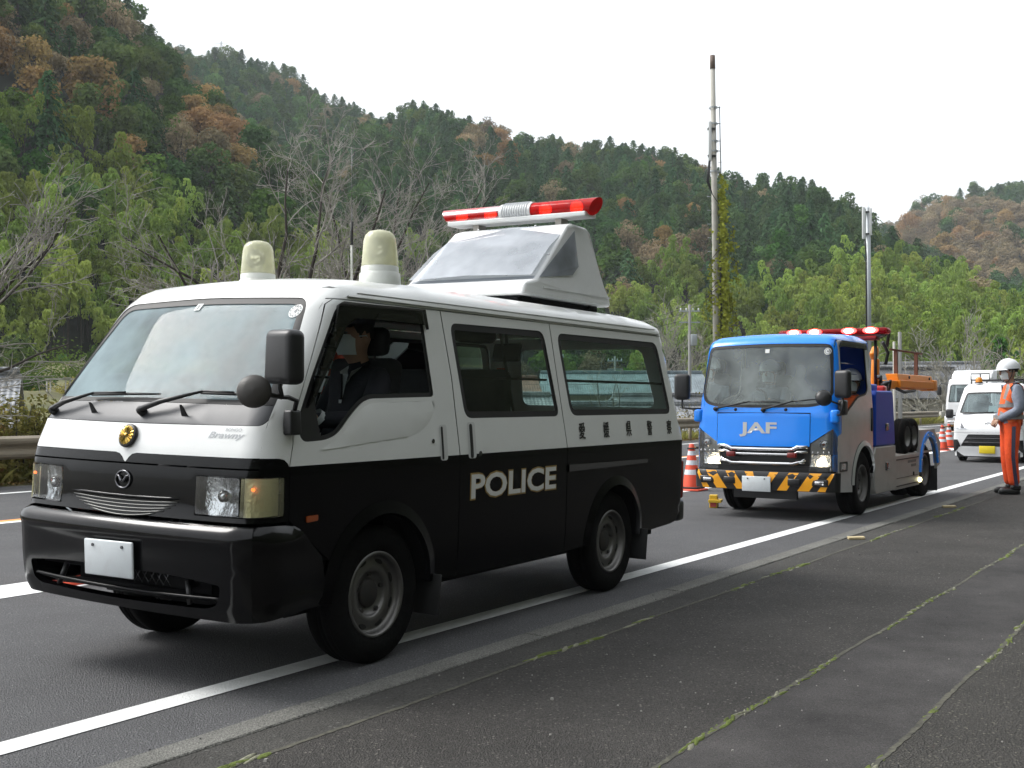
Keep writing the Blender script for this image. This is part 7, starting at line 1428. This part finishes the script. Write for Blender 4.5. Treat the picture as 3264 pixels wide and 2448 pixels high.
bare_tree('cherry_tree', 'low leafless cherry tree drooping its twigs over the left end of the rail', rail_pt(-480, 18.3, -.4), 6.2, 23, .80, 3, [(1.2, .1, .65, .70), (1.2, -.3, .40, .66), (1.1, .3, .85, .64), (1.25, .0, .15, .60)], .15, .28)
bare_tree('young_tree', 'small leafless roadside tree seen through the van rear window', rail_pt(1930, 18.2, -.3), 2.6, 31, .7, 2, None, .05, .3)
pale = (pm('pale_trunk', (.20, .19, .16), .9, var=.3), pm('pale_branch', (.26, .25, .21), .9, var=.3))
for i, (cx, dep, hh, sd, lab) in enumerate(((2860, 80, 7, 41, 'pale leafless tree between the two rusty boom uprights and the hill'), (2990, 76, 8.5, 42, 'broad pale leafless tree behind the white lorry'), (3110, 84, 9.5, 43, 'tall pale leafless tree above the white lorry roof'), (3260, 80, 9, 44, 'pale leafless tree behind the helmeted worker'), (2700, 90, 7, 45, 'pale leafless tree above the tow truck roof'), (2180, 95, 11, 46, 'pale dead tree with upright bare limbs behind the utility pole'), (100, 62, 5.5, 47, 'pale leafless tree on the slope above the tiled roof'))):
    p = at_depth(cx, 1300, dep); p.z = VAL; bare_tree('leafless_tree', lab, p, hh + 1, sd, .7, 2, None, .18, .35, None, pale, .018, .7)
# dark leafy conifer beside the road on the right
cm = cedar_mesh(61, 11, 2.4, 34).mesh('leafy_conifer', [M_lime, M_bark]); p = at_depth(3190, 1300, 92); p.z = VAL
o = bpy.data.objects.new('conifer_tree', cm); col.objects.link(o); o.location = p; o.scale = (1.25, 1.25, 1.0); tag(o, 'full green conifer standing alone at the foot of the slope behind the worker', 'tree')

# ------------------------------------------------------------------ poles
M_conc = pm('pole_concrete', (.40, .39, .35), .85, var=.12, vscale=3, dirt=.3, dirtc=(.22, .21, .18), dscale=2); M_pgrey = pm('galvanised_steel', (.36, .39, .41), .45, metal=.4, var=.06); M_pwhite = pm('antenna_white', (.66, .68, .68), .5); M_cable = pm('black_cable', (.015, .015, .015), .6)
def lattice_steps(mb, x, z0, z1, off):
    z = z0
    while z < z1: mb.tube([(x, 0, z), (x + off, 0, z)], .012, 4); z += .45
p1 = at_depth(2288, 1282, 44.7); p1.z = -.3; top = at_depth(2271, 177, 44.7); pole = empty('concrete_pole', p1); tag(pole, 'tall concrete telecom pole wrapped in yellow green climbing vine', 'pole')
v = top - p1; mb = MB(); mb.tube([(0, 0, 0), v * .5, v * .965], [.155, .125, .095], 16); mb.build('shaft', M_conc, pole); mb = MB(); mb.tube([v * .965, v], [.105, .10], 14); mb.build('pole_cap', pm('cap_brown', (.16, .12, .10), .8), pole)
zz = lambda y: EYE + (1282 - y) / 3600 * 44.7 + .3; hp = lambda y: v * (zz(y) / v.z)
mb = MB(); a, b = hp(513), hp(386); mb.rbox((a + b) / 2 + Vector((-.17, -.12, 0)), (.13, .12, (b - a).length), .03, 2); mb.build('antenna_panel', M_pwhite, pole)
mb = MB(); mb.tube([hp(555) + Vector((.26, -.05, 0)), hp(337) + Vector((.24, -.05, 0))], .022, 8); mb.build('antenna_rod', M_pgrey, pole)
for y in (340, 392, 448, 480, 545): mb = MB(); c = hp(y); mb.tube([c + Vector((.0, -.12, 0)), c + Vector((.27, -.06, 0))], .018, 6); mb.lathe([(.17, -.03), (.17, .03)], c, v, 14); mb.build('pole_bracket', M_pgrey, pole)
for y in (410, 497): mb = MB(); c = hp(y); mb.box(c + Vector((-.1, -.1, 0)), (.3, .14, .09)); mb.build('panel_clamp', M_dchrome, pole)
mb = MB()
for k in range(4): mb.tube([hp(513) + Vector((-.17 - .02 * k, -.16, 0)), hp(580) + Vector((-.24 - .03 * k, -.18, 0)), hp(620) + Vector((-.12, -.2, 0)), hp(650) + Vector((.12, -.2, 0)), hp(900) + Vector((.14 + .02 * k, -.19, 0)), hp(1150) + Vector((.14 + .02 * k, -.2, 0))], .018, 5)
mb.build('pole_cables', M_cable, pole)
for k in range(24): c = hp(1000 - 22 * k); mb = MB(); mb.tube([c + Vector((-.16, -.05, 0)), c + Vector((-.30, -.05, .01))] if k % 2 else [c + Vector((.16, -.05, 0)), c + Vector((.30, -.05, .01))], .012, 5); mb.build('step_bolt', M_pgrey, pole)
LV = Leaves(71); R = LV.R
for y0, y1, w, n in ((555, 760, .10, 120), (600, 1100, .16, 620), (730, 960, .38, 260), (930, 1120, .34, 260)):
    for k in range(n):
        y = R.uniform(y0, y1); c = hp(y); d = Vector((R.gauss(.28, w * .6), R.gauss(-.15, .22), R.gauss(0, .1))); hang = .25 * max(0, d.x - .4); LV.card(c + d - Vector((0, 0, hang)), Vector((R.gauss(0, .6), -1, R.gauss(.4, .5))), R.uniform(.10, .20), R.random(), .8, .2)
for k in range(9):
    y = R.uniform(700, 1000); c = hp(y) + Vector((R.uniform(.3, .9) * (1 if R.random() < .8 else -.6), -.2, 0)); LV.trunk([hp(y - 40) + Vector((.2, -.15, 0)), c, c - Vector((-.05, 0, .9))], [.02, .012, .006], 4)
    for q in range(24): LV.card(c - Vector((R.gauss(0, .08), 0, R.uniform(0, .9))), Vector((R.gauss(0, .6), -1, R.gauss(.3, .5))), R.uniform(.09, .17), R.random(), .8, .2)
me = LV.mesh('climbing_vine', [leaf_mat('vine_leaf', (.17, .19, .022), (.42, .40, .07), .3), M_bark]); o = bpy.data.objects.new('climbing_vine', me); col.objects.link(o); o.parent = pole
p2 = rail_pt(2770, 18.2, -.3); pole2 = empty('antenna_pole', p2); tag(pole2, 'grey steel antenna pole with two white panel antennas at the top', 'pole'); k2 = p2.y; H2 = EYE + (1282 - 661) / 3600 * k2 + .3; zz2 = lambda y: EYE + (1282 - y) / 3600 * k2 + .3
mb = MB(); mb.tube([(0, 0, 0), (0, 0, H2)], [.15, .125], 14); mb.build('shaft', M_pgrey, pole2)
for dx, y0, y1, w in ((-.30, 762, 660, .17), (.09, 750, 663, .12)): mb = MB(); a, b = zz2(y0), zz2(y1); mb.rbox((dx, -.16, (a + b) / 2), (w, .12, b - a), .03, 2); mb.build('antenna_panel', M_pwhite, pole2)
for y in (675, 745): mb = MB(); mb.box((-.12, -.06, zz2(y)), (.42, .16, .08)); mb.build('panel_clamp', M_dchrome, pole2)
mb = MB(); mb.tube([(-.24, -.2, zz2(765)), (-.2, -.2, zz2(790)), (-.17, -.16, zz2(820)), (-.17, -.15, .3)], .045, 6); mb.build('pole_cables', M_cable, pole2); mb = MB(); mb.tube([(0, 0, H2), (0, 0, H2 + .5)], .01, 5); mb.build('lightning_rod', M_pgrey, pole2)
for k in range(18): mb = MB(); z = 2.5 + .5 * k; s_ = 1 if k % 2 else -1; mb.tube([(s_ * .13, -.03, z), (s_ * .27, -.03, z)], .012, 5); mb.build('step_bolt', M_pgrey, pole2)
# small utility poles down in the valley with their wires
up_ = []
for cx, ytop, dep, lab in ((2198, 971, 70, 'grey utility pole with cross arms behind the van roof edge'), (1770, 1120, 82, 'slim utility pole seen through the van rear window'), (1960, 1135, 95, 'thin far utility pole beyond the van rear window'), (2868, 1058, 58, 'slim twin steel pole standing behind the crane mast')):
    t_ = at_depth(cx, ytop, dep); b_ = Vector((t_.x, t_.y, VAL)); root = empty('utility_pole', b_); tag(root, lab, 'pole'); Hh = t_.z - VAL; mb = MB(); mb.tube([(0, 0, 0), (0, 0, Hh)], [.13, .09], 10); mb.build('shaft', pm('old_pole', (.22, .22, .21), .8), root); up_.append(t_)
    if dep != 58:
        for zz_ in (.4, 1.1): mb = MB(); mb.box((0, 0, Hh - zz_), (1.3, .08, .08)); mb.build('cross_arm', M_pgrey, root)
        for dx in (-.55, -.2, .2, .55): mb = MB(); mb.lathe([(.04, 0), (.05, .08), (.03, .14), (0, .15)], (dx, 0, Hh - .36), (0, 0, 1), 8); mb.build('insulator', M_pwhite, root)
        mb = MB(); mb.rbox((.25, 0, Hh - 2.2), (.4, .4, .7), .05, 2); mb.build('transformer', M_pgrey, root)
    else: mb = MB(); mb.tube([(-.30, 0, 0), (-.30, 0, Hh - .5)], .07, 8); mb.build('second_shaft', M_conc, root)
def wire(a, b, sag, r=.012):
    mb = MB(); c = (a + b) / 2; mb.tube([a + (b - a) * t - c - Vector((0, 0, sag * 4 * t * (1 - t))) for t in np.linspace(0, 1, 14)], r, 4); o = mb.build('overhead_wire', M_cable, loc=c); return tag(o, 'thin overhead wire strung between poles behind the van', 'wire', 'overhead wires in the valley')
for dz in (-.3, -.6, -1.0, -3.2, -4.4): wire(up_[0] + Vector((-.5, 0, dz)), at_depth(1200, 1090 + dz * -14, 84), 1.1)
for dz in (-.3, -1.0): wire(up_[0] + Vector((.5, 0, dz)), at_depth(2900, 1110 + dz * -10, 100), 1.3)

# ------------------------------------------------------------------ houses in the valley
def tile_mat(name, c):
    m = bpy.data.materials.new(name); m.use_nodes = True; nt = m.node_tree; b = nt.nodes['Principled BSDF']; tc = node(nt, 'ShaderNodeTexCoord'); w1 = node(nt, 'ShaderNodeTexWave', i_Scale=1.8, i_Distortion=0.3, bands_direction='X'); w2 = node(nt, 'ShaderNodeTexWave', i_Scale=3.2, i_Distortion=0.2, bands_direction='Z'); nz = node(nt, 'ShaderNodeTexNoise', i_Scale=1.5, i_Detail=6.0)
    for q in (w1, w2, nz): nt.links.new(tc.outputs['Object'], q.inputs[0])
    ad = node(nt, 'ShaderNodeMath', operation='ADD'); nt.links.new(w1.outputs['Fac'], ad.inputs[0]); nt.links.new(w2.outputs['Fac'], ad.inputs[1]); bp = node(nt, 'ShaderNodeBump', i_Strength=.5, i_Distance=.05); nt.links.new(ad.outputs[0], bp.inputs['Height']); nt.links.new(bp.outputs[0], b.inputs['Normal'])
    mr = node(nt, 'ShaderNodeMapRange', n_1=.3, n_2=.7, n_3=.65, n_4=1.35); nt.links.new(nz.outputs['Fac'], mr.inputs[0]); sc = node(nt, 'ShaderNodeVectorMath', operation='SCALE'); sc.inputs[0].default_value = c; nt.links.new(mr.outputs[0], sc.inputs['Scale']); nt.links.new(sc.outputs[0], b.inputs['Base Color']); b.inputs['Roughness'].default_value = .55; return m
M_tile = tile_mat('grey_roof_tile', (.10, .104, .112)); M_tile2 = tile_mat('pale_roof_tile', (.21, .22, .235)); M_tblue = tile_mat('blue_roof_sheet', (.15, .19, .21)); M_trust = tile_mat('rust_roof_sheet', (.20, .10, .07)); M_plas = pm('house_plaster', (.46, .45, .41), .9, var=.1, dirt=.3, dirtc=(.3, .28, .24), dscale=.8); M_timber = pm('dark_timber', (.06, .05, .042), .85, var=.2)
def house(label, cx, dep, ridge_y, w, d, wallh, rise, rz, roof, wall=None, eave=.6):
    t_ = at_depth(cx, ridge_y, dep); base = t_.z - wallh - rise; root = empty('house', (t_.x, t_.y, base), rz); tag(root, label, 'house'); wall = wall or M_plas; x, y = w / 2, d / 2
    mb = MB(); mb.box((0, 0, wallh / 2), (w, d, wallh)); mb.add([(-x, -y, wallh), (-x, y, wallh), (-x, 0, wallh + rise * .86), (x, -y, wallh), (x, y, wallh), (x, 0, wallh + rise * .86)], [(0, 2, 1), (3, 4, 5)], False); mb.build('wall', wall, root)
    mb = MB()
    for sg in (-1, 1):
        a = [(-x - eave, sg * (y + eave), wallh - .22), (x + eave, sg * (y + eave), wallh - .22), (x + eave * .6, sg * (y * .5), wallh + rise * .52), (x + eave * .6, 0, wallh + rise), (-x - eave * .6, 0, wallh + rise), (-x - eave * .6, sg * (y * .5), wallh + rise * .52)]
        b = [(p[0], p[1], p[2] - .12) for p in a]; mb.add(a + b, [(0, 1, 2, 5), (5, 2, 3, 4), (6, 11, 8, 7), (11, 10, 9, 8)] + [(i, (i + 1) % 6, 6 + (i + 1) % 6, 6 + i) for i in range(6)], False)
    rf = mb.build('roof', roof, root); mb = MB(); mb.rbox((0, 0, wallh + rise + .08), (w + eave, .28, .26), .06, 2); mb.build('ridge_tiles', roof, rf)
    for k in range(int(w // 2.2)):
        for sg in (-1, 1):
            wx = -x + 1.2 + k * 2.2; mb = MB(); mb.box((wx, sg * (y + .02), wallh * .55), (1.3, .08, 1.1)); wn_ = mb.build('window', M_timber, root)
            for e in (-.31, .31): mb = MB(); mb.box((wx + e, sg * (y + .05), wallh * .55), (.55, .05, .95)); mb.build('pane', pm('house_pane', (.05, .07, .08), .12), wn_)
    return root
house('grey tiled house with upswept eaves just beyond the left end of the guard rail', -375, 34, 1188, 7, 6, 3.0, 1.9, .35, M_tile2); house('dark roofed house partly hidden by the van windscreen pillar', 600, 47, 1205, 8, 6, 3.0, 1.8, -.2, M_tile)
house('pale tiled house seen through the middle windows of the van', 1390, 52, 1262, 10, 7, 3.0, 1.9, .1, M_tile2); house('long grey roofed house seen through the van rear side window', 1830, 60, 1290, 14, 8, 3.0, 2.0, .05, M_tile2); house('blue sheet roofed shed seen high in the van rear window', 1980, 88, 1190, 12, 7, 3.2, 1.4, .0, M_tblue); house('rust roofed shed seen through the sliding door window', 1520, 80, 1205, 8, 6, 3, 1.5, .1, M_trust)
house('grey tiled house between the van and the tow truck', 2150, 66, 1262, 8, 6, 3.0, 1.9, .5, M_tile2); house('wide dark tiled house behind the crane boom', 2790, 86, 1176, 12, 7, 3.0, 2.0, .1, M_tile); house('pale tiled house with hipped gable beyond the boom uprights', 2950, 96, 1160, 8, 7, 3.1, 2.2, -.3, M_tile2)
# bean rack on the grassy slope
bp_ = at_depth(190, 1220, 58); bp_.z = at_depth(190, 1230, 58).z - .2; rk = empty('drying_rack', bp_, .15); tag(rk, 'long wooden rack on thin posts in the grassy field', 'rack'); mb = MB(); mb.box((0, 0, .55), (1.45, .12, .08)); mb.box((.35, 0, .61), (.35, .25, .05)); mb.build('rail', pm('weathered_wood', (.36, .35, .32), .85, var=.2), rk)
for x in (-.62, -.45, .3, .52): mb = MB(); mb.tube([(x, 0, -6), (x, 0, .55)], .035, 6); mb.build('post', MATS['weathered_wood'], rk)
# grassy rise at the foot of the left hill
mb = MB(); vs_ = []; nx = 24
for i in range(nx + 1):
    cx = -400 + 1300 * i / nx
    for dep, y in ((44, 1420), (50, 1300), (56, 1262), (64, 1235), (74, 1205), (86, 1150)): q = at_depth(cx, y + rng.uniform(-14, 14), dep); q.z = max(q.z, VAL); vs_.append(q)
mb.add(vs_, [(i * 6 + j, (i + 1) * 6 + j, (i + 1) * 6 + j + 1, i * 6 + j + 1) for i in range(nx) for j in range(5)], True); tag(mb.build('grassy_slope', pm('dry_grass_slope', (.105, .100, .036), 1.0, var=.5, vscale=.35, dirt=.6, dirtc=(.06, .10, .03), dscale=.5, bump=1.0, bscale=4)), kind='structure')
# pylon on the ridge
pt_ = at_depth(705, 190, 436); py = empty('pylon', (pt_.x, pt_.y, pt_.z - 14)); tag(py, 'small pale lattice pylon on the ridge of the left hill', 'pylon'); mb = MB(); H_ = 14 + (190 - 128) / 3600 * 436
for sx in (-1, 1):
    for sy in (-1, 1): mb.tube([(sx * 2.2, sy * 2.2, 0), (sx * .5, sy * .5, H_ * .75), (0, 0, H_)], .10, 4)
for k in range(9):
    z = H_ * k / 9; w = 2.2 * (1 - k / 9) + .3; w2 = 2.2 * (1 - (k + 1) / 9) + .3; z2 = H_ * (k + 1) / 9
    for sy in (-1, 1): mb.tube([(-w, sy * w, z), (w2, sy * w2, z2)], .06, 3); mb.tube([(w, sy * w, z), (-w2, sy * w2, z2)], .06, 3)
mb.build('lattice', pm('pylon_pale', (.62, .65, .67), .6), py); mb = MB()
for z in (.72, .84, .95): mb.box((0, 0, H_ * z), (5.2, .2, .2))
mb.build('cross_arms', MATS['pylon_pale'], py)

# ------------------------------------------------------------------ shrubs, grass and leaf litter along the verge
M_shrub = leaf_mat('shrub_leaf', (.10, .105, .025), (.32, .23, .10), .25, .05); M_shrubg = leaf_mat('shrub_green', (.05, .085, .016), (.14, .19, .04), .3)
def bush(label, loc, r, hgt, seed, n, mat, size, group=None, name='shrub'):
    L_ = Leaves(seed); R = L_.R
    for k in range(14): a = R.uniform(0, 6.28); e = Vector((math.cos(a) * r * R.uniform(.3, .9), math.sin(a) * r * R.uniform(.3, .9), hgt * R.uniform(.5, 1))); L_.trunk([(e.x * .1, e.y * .1, -.2), e * .6, e], [.02, .014, .005], 4)
    for k in range(n):
        d = Vector((R.gauss(0, 1), R.gauss(0, 1), abs(R.gauss(.2, .9)))).normalized(); q = R.uniform(.55, 1.03); bump = 1 + .18 * math.sin(5 * math.atan2(d.y, d.x) + seed) + .12 * math.sin(9 * d.z + seed); p = Vector((d.x * r, d.y * r, d.z * hgt)) * q * bump
        L_.card(p, d + Vector((R.gauss(0, .6), R.gauss(0, .6), R.gauss(.2, .5))), size * R.uniform(.7, 1.3), R.random(), .6, .3)
    o = bpy.data.objects.new(name, L_.mesh(name, [mat, M_bark])); col.objects.link(o); o.location = loc; return tag(o, label, 'shrub', group)
for i, cx in enumerate((-260, -140, -30, 60, 150, 260, 380)): bush('brown and green low hedge shrub right behind the guard rail', rail_pt(cx, 17.5 + .12 * (i % 3), -.10), .95, 1.45 + .10 * math.sin(i * 2.3), 80 + i, 2200, M_shrub, .10, 'hedge shrubs behind the rail', 'hedge_shrub')
for i, (cx, X, rr, hh) in enumerate(((1480, 18.0, .9, 1.1), (1600, 17.9, 1.0, 1.3), (1740, 18.1, .9, 1.0), (2060, 18.2, 1.0, 1.2), (2230, 18.2, 1.2, 1.9), (2330, 18.4, 1.0, 1.5))): bush('loose autumn shrub on the bank behind the guard rail', rail_pt(cx, X, -.35), rr, hh, 100 + i, 900, M_shrub, .10, 'bank shrubs behind the rail', 'bank_shrub')
for i, (cx, dep, rr, hh, mt) in enumerate(((40, 66, 2.2, 2.6, 0), (170, 70, 2.6, 3.4, 0), (300, 72, 2.4, 3.0, 0), (90, 60, 1.5, 1.8, 0), (430, 74, 2.4, 3.2, 0), (240, 60, 1.6, 1.5, 1), (2700, 74, 2.5, 3.0, 1), (2800, 66, 2.4, 3.2, 1), (2900, 60, 2.2, 3.4, 1), (3000, 66, 2.4, 3.6, 1), (3120, 68, 2.6, 4.0, 1), (3260, 66, 2.6, 4.2, 1), (2060, 74, 2.6, 3.6, 1), (2330, 70, 2.4, 3.4, 1), (1500, 70, 2.4, 3, 0), (1700, 72, 2.2, 3, 0))):
    q = at_depth(cx, 1282, dep); q.z = max(VAL, at_depth(cx, 1225 if cx < 500 else 1400, dep).z - 1.2) if cx < 500 else VAL; o = bush('rounded green shrub growing on the valley slope' if mt == 0 else 'tangled brown thicket on the valley floor', q, rr, hh, 130 + i, 2600, M_shrubg if mt == 0 else M_shrub, .20, 'green shrubs in the valley' if mt == 0 else 'brown thickets in the valley', 'green_shrub' if mt == 0 else 'brown_thicket')
# grass along the verge
def verge_grass():
    R = random.Random(9); V = []; F_ = []; T = []
    for i in range(26000):
        s = R.uniform(-12, 95); X = 16.75 + abs(R.gauss(0, .75)); dens = .5 + .5 * math.sin(s * .7) * math.sin(s * .23 + 1)
        if R.random() > .35 + .65 * dens: continue
        hgt = R.uniform(.12, .38) * (1.6 if 62 < s < 80 else 1); z0 = -.02 if X < 17.6 else -.05 - (X - 17.6) * .7; p = rp(s, X, z0); a = R.uniform(0, 6.28); w = Vector((math.cos(a), math.sin(a), 0)) * R.uniform(.006, .014) * 1.4; l = Vector((R.gauss(0, .35), R.gauss(0, .35), 1)) * hgt; b = len(V); t = R.random()
        V += [p - w, p + w, p + l * .6 + w * .6, p + l + Vector((l.x, l.y, 0)) * .4]; F_ += [(b, b + 1, b + 2), (b, b + 2, b + 3)]; T += [t] * 4
    me = bpy.data.meshes.new('verge_grass'); me.from_pydata([tuple(v) for v in V], [], F_); me.materials.append(leaf_mat('grass_blade', (.10, .13, .025), (.30, .25, .09), .3)); a = me.attributes.new('tuft', 'FLOAT', 'POINT'); a.data.foreach_set('value', T); o = bpy.data.objects.new('grass', me); col.objects.link(o); return tag(o, 'dry and green grass growing under the guard rail', 'grass', kind='stuff')
verge_grass()
def litter():
    L_ = Leaves(15); R = L_.R
    for i in range(5000):
        s = R.uniform(-4, 40); X = 16.42 + abs(R.gauss(0, .45)); L_.card(rp(s, X, .02 + R.uniform(0, .04)), Vector((R.gauss(0, .35), R.gauss(0, .35), 1)), R.uniform(.04, .09), R.random(), .7, .4)
    o = bpy.data.objects.new('leaf_litter', L_.mesh('leaf_litter', [leaf_mat('fallen_leaf', (.12, .07, .03), (.30, .19, .09), .1)])); col.objects.link(o); return tag(o, 'brown fallen leaves heaped along the foot of the guard rail', 'leaf litter', kind='stuff')
litter()
# tall grass tuft and bright bank grass
L_ = Leaves(33); R = L_.R
for i in range(900):
    q = rail_pt(R.gauss(250, 45), 18.1 + R.uniform(-.3, .3), -.3); hgt = R.uniform(.6, 1.35); d = Vector((R.gauss(0, .28), R.gauss(0, .28), 1)); L_.card(q + d * hgt * .5, Vector((R.gauss(0, 1), -1, .1)), hgt, R.random(), .02, .1, d)
o = bpy.data.objects.new('tall_grass', L_.mesh('tall_grass', [leaf_mat('tall_grass_blade', (.07, .13, .025), (.18, .24, .07), .3)])); col.objects.link(o); tag(o, 'tuft of tall green grass behind the guard rail near the van nose', 'grass')
# concrete posts past the end of the rail
for cx, lab in ((3008, 'short concrete post beside the white lorry'),):
    q = rail_pt(cx, 16.9, 0); mb = MB(); mb.rbox((0, 0, .32), (.5, .4, .85), .03, 2); mb.rbox((.0, 0, .95), (.16, .16, .5), .02, 2); o = mb.build('concrete_post', M_conc, loc=q); tag(o, lab, 'post')
# ------------------------------------------------------------------ the air between here and the hills
def haze():
    mb = MB(); mb.box((60, 330, 95), (1500, 1200, 216)); m = bpy.data.materials.new('haze_air'); m.use_nodes = True; nt = m.node_tree; nt.nodes.clear(); o_ = node(nt, 'ShaderNodeOutputMaterial'); v = node(nt, 'ShaderNodeVolumePrincipled'); v.inputs['Color'].default_value = (.86, .93, 1.0, 1); v.inputs['Density'].default_value = HAZE; v.inputs['Anisotropy'].default_value = 0.0; nt.links.new(v.outputs[0], o_.inputs['Volume'])
    m.cycles.homogeneous_volume = True if hasattr(m, 'cycles') and hasattr(m.cycles, 'homogeneous_volume') else True
    o = mb.build('haze', m); return tag(o, 'thin pale haze in the valley air', 'haze', kind='stuff')
HAZE = 0.00030
haze()
